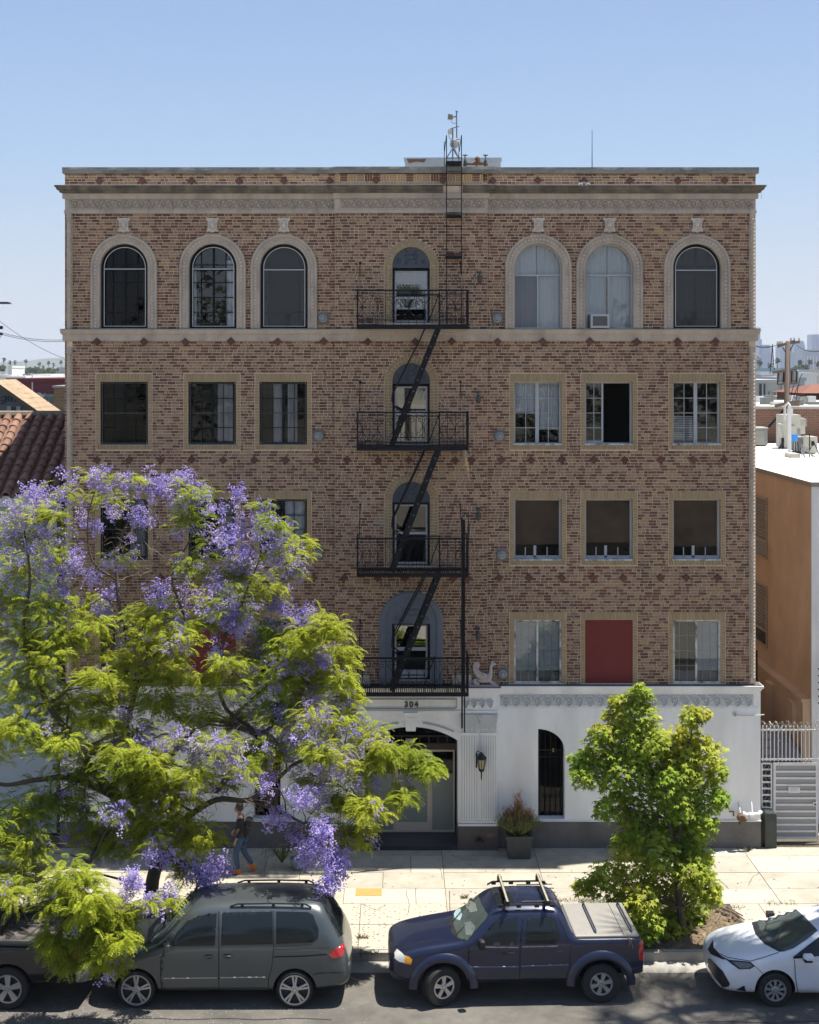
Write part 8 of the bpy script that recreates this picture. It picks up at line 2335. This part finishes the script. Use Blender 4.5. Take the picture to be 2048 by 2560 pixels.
# bare twiggy sprays seen between the clumps
for (px, py, Y, n, sp) in ((300, 1380, -3.9, 40, .8), (420, 1340, -4, 34, .8), (560, 1640, -4.4, 40, .8), (600, 1720, -4.6, 36, .7), (660, 2010, -5.6, 40, .45), (700, 2090, -6, 30, .4), (640, 1860, -5.0, 34, .6), (480, 2000, -5.2, 26, .6), (560, 1440, -4.1, 30, .6), (100, 1700, -5.6, 20, .6), (360, 1990, -5, 36, .5), (1000, 1960, -5.8, 12, .3)):
    c = U(px, py, Y)
    for k in range(n):
        a = c + V3(rb_.gauss(0, sp * .45), rb_.gauss(0, .3), rb_.gauss(0, sp * .45)); d = V3(rb_.gauss(0, 1), rb_.gauss(0, .5), rb_.gauss(0, 1)).normalized(); L = rb_.uniform(.2, .6)
        q = a + d * L * .5 + V3(rb_.uniform(-.08, .08), 0, rb_.uniform(-.08, .08))
        twig.tube([a, q, a + d * L + V3(0, 0, -.06)], [.008, .006, .003], 3, caps=False)
twig.build('twigs', m_twig, jac, kind='stuff')
# leaves and blossom
FT = [frond_template(i) for i in range(4)]; BT = [bloom_template(i) for i in range(4)]
FM, FI, BM_, BI = [], [], [], []
def gap(p):      # the open hole in the crown in front of the walker
    s = FPX / (34 + p.y); x, y = VX + p.x * s, VY + (CAM.z - p.z) * s
    return ((x - 606) / 42) ** 2 + ((y - 2085) / 105) ** 2 < 1 and rb_.random() < .88
for ci, (c, r, nf, nb) in enumerate(cl):
    for k in range(int(nf * 22 + (3 if nf else 0))):
        d = V3(rb_.gauss(0, 1), rb_.gauss(0, 1), rb_.gauss(.15, .75)).normalized(); pos = c + d * r * rb_.uniform(.1, 1.22)
        if gap(pos): continue
        o_ = V3(d.x + rb_.uniform(-.5, .5), d.y * .9 - .15 + rb_.uniform(-.5, .5), rb_.uniform(-.55, .25))
        FM.append(orient(pos, o_, rb_.uniform(-.5, .5), rb_.uniform(.5, .95))); FI.append(rb_.randrange(4))
    for k in range(int(nb * 3.3) + (1 if nf >= 5 and ci % 2 else 0)):
        d = V3(rb_.gauss(0, 1), rb_.gauss(-.3, 1), rb_.gauss(-.1, .9)).normalized(); pos = c + d * r * rb_.uniform(.15, 1.5)
        if gap(pos): continue
        for q in range(1):
            BM_.append(T(pos + V3(rb_.uniform(-.07, .07), rb_.uniform(-.07, .07), rb_.uniform(-.1, .1)) * (q > 0)) @ Matrix.Rotation(rb_.uniform(0, 6.28), 4, 'Z') @ Matrix.Rotation(rb_.uniform(-.7, .7), 4, 'X') @ Matrix.Diagonal((*(rb_.uniform(.5, 1.15),) * 3, 1))); BI.append(rb_.randrange(4))
def split(name, plural, Ms, Is, tm, mat, parent, lim=300):
    order = sorted(range(len(Ms)), key=lambda i: (Ms[i].translation - CAM).length)
    near = order[:lim]; far = order[lim:]
    meshes = [tmpl_mesh(t, name, mat) for t in tm]
    for i in near:
        o = bpy.data.objects.new(name, meshes[Is[i]]); link(o, parent, Ms[i])
    if far: merged(plural, tm, [Ms[i] for i in far], [Is[i] for i in far], mat, parent)
split('leaf', 'foliage', FM, FI, FT, m_frond, jac)
split('blossom_cluster', 'blossom', BM_, BI, BT, m_bloom, jac)

# sweetgum street tree
sg_ = thing('sweetgum_tree', 'bushy young sweetgum street tree with star shaped leaves in front of the white wall', 'tree', (5.95, -5.2, 0))
SCL = []
for l in """1601 1745 34 5;1600 1790 44 7;1545 1755 22 3;1545 1800 40 6;1560 1850 56 10;1620 1850 52 9;1500 1830 26 3;1490 1870 40 5;1640 1900 52 9;1560 1920 60 10;1500 1920 52 7;1450 1905 30 4;1460 1940 32 4;1730 1790 28 4;1755 1785 20 2;1715 1840 44 6;1765 1880 44 6;1790 1930 30 4;1720 1910 50 8;1770 1990 44 6;1800 1995 24 3;1600 1990 56 8;1540 2000 40 5;1510 2020 28 3;1690 1990 44 6;1720 2040 46 7;1660 2050 50 8;1600 2080 50 7;1700 2100 50 8;1640 2120 54 9;1560 2115 36 4;1740 2120 40 5;1590 2160 56 8;1660 2190 60 11;1730 2180 50 8;1770 2210 34 4;1520 2180 40 5;1480 2210 30 4;1560 2230 56 8;1450 2215 20 2;1640 2260 64 12;1720 2250 54 9;1780 2240 24 3;1600 2300 54 10;1670 2330 56 10;1730 2310 44 7;1700 2370 34 5;1650 2360 36 5;1620 2320 44 7;1750 2160 34 4;1585 1880 50 8;1680 1950 50 8""".replace('\n', ';').split(';'):
    SCL.append(tuple(int(q) for q in l.split()))
SCL += [(1675, 1870, 36, 5), (1690, 1935, 40, 6), (1660, 1960, 44, 6), (1650, 1850, 30, 4), (1600, 1722, 16, 2), (1760, 2060, 36, 5), (1580, 2050, 44, 6), (1690, 2010, 44, 6), (1600, 2250, 50, 7)]
b = MB(); tp = [U(1708, 2345, -5.2), U(1700, 2270, -5.2), U(1690, 2150, -5.2), U(1672, 2050, -5.15), U(1640, 1960, -5.1), U(1612, 1870, -5.1), U(1602, 1760, -5.1)]
tp[0].z = -.05; b.tube(tp, [.10, .075, .06, .05, .04, .028, .012], 8); b.build('trunk', m_bark, sg_, smooth=True)
b = MB(); b.tube([tp[2], U(1705, 2040, -5.2), U(1712, 1920, -5.2), U(1735, 1800, -5.2)], [.045, .035, .025, .01], 7); b.build('limb', m_bark, sg_, smooth=True)
ST_ = [star_template(i) for i in range(4)]; GM, GI = [], []; spine = [tp[0].lerp(tp[1], .3)] + tp[1:] + [U(1705, 2040, -5.2), U(1712, 1920, -5.2), U(1735, 1800, -5.2)]
tw = MB()
for (px, py, r, n) in SCL:
    low = min(1, max(0, (py - 1750) / 500)); Y = -5.2 + rb_.uniform(-.75, .75) * (.35 + .65 * low); s = FPX / (34 + Y); c = U(px, py, Y); R_ = r / s * 1.0
    a = min(spine, key=lambda q: (q - c).length + (.6 if q.z > c.z else 0)); b = MB(); b.tube([a, a.lerp(c, .5) + V3(0, 0, .06), c], [.018, .012, .005], 4); b.build('branch', m_bark, sg_)
    for k in range(int(n * 42)):
        d = V3(rb_.gauss(0, 1), rb_.gauss(0, 1), rb_.gauss(0, 1)).normalized(); rad = R_ * rb_.uniform(.25, 1.08) ** .7
        pos = c + d * rad; o_ = V3(d.x + rb_.uniform(-.4, .4), d.y + rb_.uniform(-.4, .4), rb_.uniform(-.9, .1))
        GM.append(orient(pos, o_, rb_.uniform(-.6, .6), rb_.uniform(.75, 1.35))); GI.append(rb_.randrange(4))
    for k in range(4):
        d = V3(rb_.gauss(0, 1), rb_.gauss(0, .7), rb_.gauss(0, 1)).normalized(); tw.tube([c, c + d * R_], [.006, .002], 3, caps=False)
for (px, py, q) in ((1520, 2055, -1), (1480, 2062, -1), (1660, 1800, 1), (1700, 1890, 1), (1690, 1915, 1), (1545, 2040, -1)):
    c = U(px, py, -5.2); a = U(px + 60 * (-q), py + 20, -5.2)
    tw.tube([a, a.lerp(c, .6) + V3(0, 0, .03), c], [.008, .006, .003], 4)
    for k in range(4): tw.tube([a.lerp(c, .5 + .12 * k), a.lerp(c, .5 + .12 * k) + V3(q * .1, 0, rb_.uniform(-.12, .14))], [.005, .002], 3)
tw.build('twigs', m_twig, sg_, kind='stuff')
split('leaf', 'foliage', GM, GI, ST_, m_gum, sg_)

# ------------------------------------------------------------------ planter, person, small things
pl = thing('planter', 'square dark stone planter beside the entrance pilaster', 'planter', (U(1298, 2147, -.6).x, -.62, 0))
p0, p1 = U(1272, 2147, -.85), U(1325, 2147, -.85); h = .50
xc = (p0.x + p1.x) / 2; w0, w1 = .27, .315
b = MB(); b.add([(xc - w0, -.86, 0), (xc + w0, -.86, 0), (xc + w0, -.34, 0), (xc - w0, -.34, 0), (xc - w1, -.90, h), (xc + w1, -.90, h), (xc + w1, -.30, h), (xc - w1, -.30, h)], [(0, 1, 5, 4), (1, 2, 6, 5), (2, 3, 7, 6), (3, 0, 4, 7), (3, 2, 1, 0)])
b.build('pot', M('dark_stone_pot', (.07, .075, .07), .85, .25, 10, bump=.5), pl)
b = MB(); b.prism([(xc - w1 - .02, h), (xc - w1 - .02, h + .06), (xc + w1 + .02, h + .06), (xc + w1 + .02, h)], -.92, -.86); b.box(xc - w1 - .02, xc + w1 + .02, -.34, -.28, h, h + .06); b.box(xc - w1 - .02, xc - w1 + .04, -.86, -.34, h, h + .06); b.box(xc + w1 - .04, xc + w1 + .02, -.86, -.34, h, h + .06)
b.build('rim', M('dark_stone_pot', (.07, .075, .07)), pl)
b = MB(); b.box(xc - w1 + .04, xc + w1 - .04, -.86, -.34, h - .05, h + .02); b.build('potting_soil', m_soil, pl)
sh_ = thing('fire_stick_shrub', 'orange tipped pencil shrub growing in the square dark planter', 'shrub', (xc, -.6, h))
low, top = MB(), MB(); rs_ = random.Random(6)
for k in range(420):
    a = rs_.uniform(0, 6.283); u = rs_.random() ** .6; H = (.78 + (.38 if u < .25 else 0)) * (1 - .45 * u * u) * rs_.uniform(.55, 1.0); R_ = .50 * u
    base = V3(xc + .10 * math.cos(a) * u, -.6 + .1 * math.sin(a) * u, h)
    mid = base + V3(R_ * .55 * math.cos(a), R_ * .5 * math.sin(a), H * .5); tip = base + V3(R_ * math.cos(a) + rs_.uniform(-.04, .04), R_ * .9 * math.sin(a), H)
    low.tube([base, mid, mid.lerp(tip, .6)], [.007, .006, .005], 3, caps=False)
    red = tip.z - h > rs_.uniform(.42, .8)
    g_ = top if red else low
    for q in range(5):
        s0 = mid.lerp(tip, rs_.uniform(.1, .95)); g_.tube([s0, s0 + V3(rs_.uniform(-.07, .07), rs_.uniform(-.06, .06), rs_.uniform(.03, .11))], [.0055, .003], 3, caps=False)
low.build('green_stems', M('olive_stem', (.14, .15, .045), .8, .25, 8, island=.3), sh_, kind='stuff'); top.build('orange_tips', M('orange_red_tip', (.34, .105, .035), .8, .25, 8, island=.35), sh_, kind='stuff')
# agave-like plant half hidden under the twigs
ag = thing('strappy_plant', 'straggly strap leaved plant in a pale pot behind the dry jacaranda twigs', 'plant', (U(720, 2150, -1.4).x, -1.4, 0))
c = U(705, 2150, -1.4); c.z = .1; b = MB()
for k in range(60):
    a = rs_.uniform(0, 6.28); L = rs_.uniform(.35, .7); d = V3(math.cos(a), math.sin(a) * .6, 0)
    p0 = c; p1 = c + d * L * .45 + V3(0, 0, L * .6); p2 = c + d * L + V3(0, 0, L * .35); s = d.cross(V3(0, 0, 1)).normalized() * .012
    b.add([p0 - s, p0 + s, p1 + s, p1 - s, p2], [(0, 1, 2, 3), (3, 2, 4)])
b.build('strap_leaf', M('dusty_green_strap', (.11, .13, .055), .8, .2, 5, island=.4), ag, kind='stuff')
b = MB(); b.lathe([(0, 0), (.14, 0), (.2, .26), (.17, .26), (.15, .2), (0, .2)], (U(745, 2150, -1.5).x, -1.5, 0), 'Z', 14); b.build('pot', M('blue_grey_pot', (.14, .19, .21), .7), ag)

# the pedestrian
pe = thing('person', 'pedestrian in black top, blue jeans and orange shoes walking left under the jacaranda', 'person', (U(608, 2175, -1.75).x, -1.75, 0))
PXc, PYc = U(603, 2175, -1.75).x, -1.75
def B(x, y, z): return V3(PXc + x, PYc + y, z)
m_skin = M('skin', (.34, .20, .14), .6, .08, 10)
bv = [(0, 0, .86), (-.01, 0, 1.02), (-.02, 0, 1.18), (-.02, 0, 1.32), (-.035, 0, 1.40), (-.05, 0, 1.46), (-.06, 0, 1.55),
      (-.02, -.16, 1.30), (.05, -.19, 1.08), (-.08, -.20, .88), (-.12, -.20, .80), (-.02, .16, 1.30), (-.03, .19, 1.08), (-.16, .18, .95), (-.21, .17, .90),
      (-.02, -.08, .82), (-.12, -.09, .47), (-.06, -.09, .10), (-.15, -.10, .045), (.03, .08, .82), (.05, .09, .47), (.26, .09, .16), (.20, .09, .05)]
be = [(0, 1), (1, 2), (2, 3), (3, 4), (4, 5), (5, 6), (3, 7), (7, 8), (8, 9), (9, 10), (3, 11), (11, 12), (12, 13), (13, 14), (0, 15), (15, 16), (16, 17), (17, 18), (0, 19), (19, 20), (20, 21), (21, 22)]
br = [(.12, .10), (.105, .085), (.12, .09), (.10, .08), (.045, .045), (.06, .055), (.075, .065), .048, .038, .028, .028, .048, .038, .028, .028, .085, .058, .038, .03, .085, .058, .038, .03]
bm_ = skin_mesh('body', [B(*p) for p in bv], be, br, m_skin); o = bpy.data.objects.new('body', bm_); link(o, pe)
def cloth(name, ids, grow, mat, extra=None):
    idx = {k: i for i, k in enumerate(ids)}; vs = [B(*bv[k]) for k in ids]; es = [(idx[a], idx[c]) for a, c in be if a in idx and c in idx]
    rd = [tuple(q + grow for q in (br[k] if isinstance(br[k], tuple) else (br[k], br[k]))) for k in ids]
    me = skin_mesh(name, vs, es, rd, mat); o = bpy.data.objects.new(name, me); link(o, pe); return o
cloth('black_top', [1, 2, 3, 7, 8, 9, 11, 12, 13], .022, M('black_fabric', (.016, .016, .018), .9))
cloth('jeans', [0, 15, 16, 17, 19, 20, 21], .018, M('blue_denim', (.035, .07, .14), .85, .2, 20))
for (x, y, z, a) in ((-.10, -.09, .05, 0), (.25, .09, .11, .9)):
    b = MB(); m = T(B(x, y, z)) @ Matrix.Rotation(a, 4, 'Y')
    b.obox(m @ T((-.02, 0, -.01)), .26, .09, .07); b.obox(m @ T((.05, 0, .04)), .12, .08, .06); o = b.build('shoe', M('orange_shoe', (.52, .13, .035), .7), pe); md = o.modifiers.new('b', 'BEVEL'); md.width = .025; md.segments = 3
b = MB(); b.lathe([(0, .115), (.05, .105), (.088, .06), (.095, .0), (.085, -.05), (.06, -.09), (0, -.10)], B(-.035, 0, 1.565), 'Z', 16); b.build('hair', M('dark_brown_hair', (.045, .032, .022), .7, .3, 30), pe, smooth=True)
b = MB(); b.lathe([(0, .07), (.05, .05), (.062, .0), (.05, -.06), (0, -.075)], B(-.095, 0, 1.515), 'Z', 14); b.add([B(-.155, -.015, 1.50), B(-.155, .015, 1.50), B(-.175, 0, 1.49), B(-.15, 0, 1.54)], [(0, 1, 2), (1, 3, 2), (3, 0, 2)])
b.build('face', m_skin, pe, smooth=True)
b = MB(); b.obox(T(B(.17, 0, 1.10)) @ Matrix.Rotation(.1, 4, 'Y'), .16, .30, .40); o = b.build('backpack', M('black_backpack', (.02, .02, .022), .8), pe); md = o.modifiers.new('b', 'BEVEL'); md.width = .05; md.segments = 3
for (y, x0_, z0_) in ((-.20, -.12, .80), (.17, -.21, .90)):
    b = MB(); c = B(x0_, y, z0_)
    b.lathe([(0, .03), (.028, .02), (.03, -.03), (0, -.05)], c, 'Z', 8)
    for k in range(4): b.tube([c + V3(-.02 + k * .013, 0, -.04), c + V3(-.03 + k * .013, -.005, -.075), c + V3(-.02 + k * .011, -.01, -.10 + .006 * abs(k - 1.5))], [.008, .0075, .006], 5)
    b.tube([c + V3(-.025, 0, -.0), c + V3(-.045, -.005, -.03), c + V3(-.045, -.01, -.055)], [.009, .008, .006], 5); b.build('hand', m_skin, pe, smooth=True)

# weeds, cracks, litter
m_weed = M('dry_green_weed', (.13, .13, .045), .9, .3, 8, island=.4)
wd = MB(); rs_ = random.Random(15)
def tuft(X, Y, n, R_, H):
    for k in range(n):
        a = rs_.uniform(0, 6.28); p = V3(X + rs_.uniform(-R_, R_), Y + rs_.uniform(-R_ * .4, R_ * .4), .0); t = p + V3(math.cos(a) * H * .7, math.sin(a) * H * .5, H * rs_.uniform(.3, 1)); s = V3(.006, 0, 0)
        wd.add([p - s, p + s, t], [(0, 1, 2)])
for px, py, n, R_, H in ((905, 2345, 60, .12, .12), (922, 2385, 60, .2, .10), (1160, 2245, 50, .08, .12), (1480, 2255, 120, .3, .12), (1420, 2252, 60, .25, .08), (1870, 2125, 40, .1, .12), (1950, 2258, 90, .35, .06), (1530, 2262, 80, .25, .14), (1900, 2115, 30, .1, .15), (1000, 2366, 40, .2, .06), (1840, 2268, 50, .2, .07)):
    s = (py - VY) / 11.92; tuft((px - VX) / s, FPX / s - 34, n, R_, H)
o = wd.build('weeds', m_weed, kind='stuff')
def gp(px, py, z=0): s = (py - VY) / (CAM.z - z); return V3((px - VX) / s, FPX / s - 34, z)
rtb = MB()
for pts in (((1778, 2262), (1800, 2268), (1835, 2282), (1862, 2300)), ((1790, 2275), (1830, 2290), (1858, 2306)), ((1800, 2285), (1790, 2305)), ((1818, 2268), (1858, 2290)), ((1824, 2300), (1830, 2285), (1840, 2300))):
    P_r = [gp(*p, .03) for p in pts]; rtb.tube(P_r, [.03] * (len(P_r) - 1) + [.012], 6)
rtb.build('exposed_root', m_twig, sg_)
rtb = MB()
for pts in (((330, 2300), (318, 2335), (300, 2360)), ((350, 2310), (335, 2345), (322, 2372)), ((378, 2325), (362, 2350), (350, 2378))):
    P_r = [gp(*p, .04) for p in pts]; rtb.tube(P_r, [.06, .05, .02], 6)
rtb.build('exposed_root', m_twig, jac)
# fallen purple petals on street and pavement
pt_ = MB(); rs_ = random.Random(33)
for k in range(900):
    if k % 2: X, Y, z = rs_.gauss(-5.2, 2.0), -8.0 - abs(rs_.gauss(0, .7)), ROADZ + .008
    else: X, Y, z = rs_.uniform(-9, -1), rs_.uniform(-6.0, -1.8), .008
    a = rs_.uniform(0, 3.14); c_, s__ = .009 * math.cos(a), .009 * math.sin(a)
    pt_.add([(X - c_, Y - s__, z), (X + s__ * .6, Y - c_ * .6, z), (X + c_, Y + s__, z + .006), (X - s__ * .6, Y + c_ * .6, z)], [(0, 1, 2, 3)])
pt_.build('fallen_petals', M('faded_petal', (.50, .44, .62), .8, .2, 8, island=.35), kind='stuff')
lf = MB()
for k in range(700):
    X, Y = rs_.uniform(5.1, 7.4), rs_.uniform(-5.9, -3.7); a = rs_.uniform(0, 3.14); c_, s__ = .03 * math.cos(a), .03 * math.sin(a)
    z = .02; lf.add([(X - c_, Y - s__, z), (X + s__ * .6, Y - c_ * .6, z + .01), (X + c_, Y + s__, z + .02), (X - s__ * .6, Y + c_ * .6, z)], [(0, 1, 2, 3)])
for k in range(160):
    X, Y = rs_.uniform(-2, 10), rs_.uniform(-9, -.3); z = .01 if Y > -6 else ROADZ + .015; a = rs_.uniform(0, 3.14); c_, s__ = .014 * math.cos(a), .014 * math.sin(a)
    lf.add([(X - c_, Y - s__, z), (X + s__ * .6, Y - c_ * .6, z), (X + c_, Y + s__, z + .01), (X - s__ * .6, Y + c_ * .6, z)], [(0, 1, 2, 3)])
lf.build('leaf_litter', M('brown_leaf_litter', (.17, .115, .065), .9, .3, 8, island=.45), kind='stuff')
sp_ = MB(); rs_ = random.Random(51)
for k in range(520):
    X, Y = rs_.uniform(-11, 12), rs_.uniform(-5.9, -.1); r_ = rs_.uniform(.008, .026); a0 = rs_.uniform(0, 6)
    sp_.add([(X + r_ * math.cos(a0 + q * 1.047) * rs_.uniform(.7, 1.2), Y + r_ * math.sin(a0 + q * 1.047), .0025) for q in range(6)], [(0, 1, 2, 3, 4, 5)])
def crack(pts):
    P_c = []
    for a, c in zip(pts[:-1], pts[1:]):
        for q in range(6): t = q / 6; P_c.append((a[0] + (c[0] - a[0]) * t + rs_.uniform(-2, 2), a[1] + (c[1] - a[1]) * t + rs_.uniform(-1, 1)))
    P_c.append(pts[-1]); W_ = [gp(*p, .003) for p in P_c]
    for a, c in zip(W_[:-1], W_[1:]):
        n = V3(-(c - a).y, (c - a).x, 0).normalized() * rs_.uniform(.003, .007); sp_.add([a - n, c - n, c + n, a + n], [(0, 1, 2, 3)])
for pts in (((1870, 2213), (1885, 2190), (1905, 2178)), ((1015, 2225), (1024, 2262), (1018, 2290)), ((905, 2260), (940, 2275), (965, 2262)), ((1100, 2170), (1108, 2200)), ((1240, 2240), (1300, 2252)), ((760, 2225), (800, 2240), (842, 2228)), ((1800, 2200), (1822, 2222)), ((1130, 2140), (1180, 2152), (1200, 2148)), ((1380, 2160), (1430, 2150))): crack(pts)
sp_.build('pavement_spots', M('dark_gum_spot', (.09, .08, .07), .9, .2, 9), kind='stuff')
cn = MB(); c = gp(1640, 2350, .03); cn.tube([c, c + V3(.04, -.12, 0)], .03, 8); o = cn.build('crushed_can', m_alu); tag(o, 'crushed pale drink can lying on the soil under the sweetgum', 'can')
# ------------------------------------------------------------------ what stands across the street (behind the drone)
oh = thing('opposite_building', 'low stucco building on the near side of the street behind the camera', 'building', (0, -31, 0))
m_opp = M('opposite_stucco', (.30, .26, .21), .9, .1, 1)
b = MB(); b.box(-26, 26, -52, -44, 0, 7.5); b.build('wall', m_opp, oh)
for k in range(14):
    x = -24 + k * 3.6
    b = MB(); b.box(x, x + 1.6, -44, -43.95, 1.2 if k % 2 else 4.3, 2.8 if k % 2 else 6.0); b.build('window', m_farg, oh)
b = MB(); b.quad((-70, -44, -.02), (70, -44, -.02), (70, -22.3, -.02), (-70, -22.3, -.02)); b.build('near_pavement', m_slabs[2], kind='structure')
b = MB(); b.box(-70, 70, -22.3, -22, -.28, -.004); b.build('near_kerb', m_gutter, kind='structure')
def big_tree(x, y, zc, R_, n, seed, label, trunk=.25):
    rr = random.Random(seed); t = thing('broad_tree', label, 'tree', (x, y, 0))
    b = MB(); b.tube([(x, y, -.2), (x + rr.uniform(-.3, .3), y, zc * .5), (x, y, zc)], [trunk, trunk * .7, trunk * .4], 8); b.build('trunk', m_bark, t)
    Ms, Is = [], []
    for k in range(n):
        d = V3(rr.gauss(0, 1), rr.gauss(0, 1), rr.gauss(0, 1)).normalized(); pos = V3(x, y, zc) + V3(d.x, d.y, d.z * .8) * R_ * rr.uniform(.3, 1) * (1 + .25 * math.sin(3 * d.x + seed))
        Ms.append(orient(pos, V3(d.x, d.y, rr.uniform(-.6, .3)), rr.uniform(-1, 1), rr.uniform(3.0, 5.5))); Is.append(rr.randrange(4))
    merged('crown', ST_, Ms, Is, m_far_tree, t, kind=None)
big_tree(-13, -48, 13, 5.5, 1600, 1, 'broad dark tree behind the camera on the left')
big_tree(-4, -56, 12, 5.0, 1400, 2, 'broad dark tree behind the camera in the middle')
big_tree(9, -50, 10, 4.5, 1200, 3, 'broad dark tree behind the camera on the right')
big_tree(19, -54, 12, 6, 1500, 4, 'broad dark tree behind the camera at far right')
def near_palm(x, y, h, crown, seed, label):
    rr = random.Random(seed); t = thing('fan_palm', label, 'palm tree', (x, y, 0))
    b = MB(); b.tube([(x, y, -.2), (x + .15, y, h * .5), (x, y, h)], [.26, .2, .17], 8); b.build('trunk', m_palmtrunk, t)
    b = MB()
    for k in range(46):
        a = rr.uniform(0, 6.283); el = rr.uniform(-1.2, 1.2); L = crown * rr.uniform(.8, 1.1); hd = V3(math.cos(a) * math.cos(el), math.sin(a) * math.cos(el), math.sin(el)); c0 = V3(x, y, h); c = c0 + hd * L * .45
        s = hd.cross(V3(0, 0, 1)); s = s.normalized() if s.length > .1 else V3(1, 0, 0); u = s.cross(hd)
        b.tube([c0, c], [.03, .02], 3)
        for q in range(9):
            an = (q - 4) * .27; d = (hd * math.cos(an) + s * math.sin(an)); tp_ = c + d * L * .6 + V3(0, 0, -.18 * L)
            w = s * .035 * math.cos(an) + hd * .035 * math.sin(-an); b.add([c, c + d * L * .3 - w + V3(0, 0, .02), tp_, c + d * L * .3 + w + V3(0, 0, .02)], [(0, 1, 2, 3)])
    b.build('crown', m_palmleaf, t); return t
near_palm(.6, -47, 15.5, 2.2, 5, 'tall fan palm behind the camera mirrored in the middle windows')
near_palm(2.8, -53, 12.5, 2.4, 6, 'shorter fan palm behind the camera mirrored in the middle windows')
near_palm(10.9, -6.9, 17.5, 2.0, 7, 'street fan palm just outside the frame on the right casting shadow on the road')
big_tree(13.6, -8.6, 13.5, 2.6, 700, 9, 'street tree just outside the frame on the right casting dappled shade')

# ------------------------------------------------------------------ haze
hz = MB(); hz.box(-6500, 6500, -70, 6400, -6.5, 150)
m_hz = bpy.data.materials.new('haze_air'); m_hz.use_nodes = True
N_, L_ = m_hz.node_tree.nodes, m_hz.node_tree.links
for n_ in list(N_): N_.remove(n_)
ho = N_.new('ShaderNodeOutputMaterial'); pv = N_.new('ShaderNodeVolumePrincipled')
pv.inputs['Color'].default_value = (.80, .88, 1.0, 1); pv.inputs['Density'].default_value = 1.4e-4; pv.inputs['Anisotropy'].default_value = .2
L_.new(pv.outputs[0], ho.inputs['Volume'])
o = hz.build('haze', m_hz, kind='stuff')
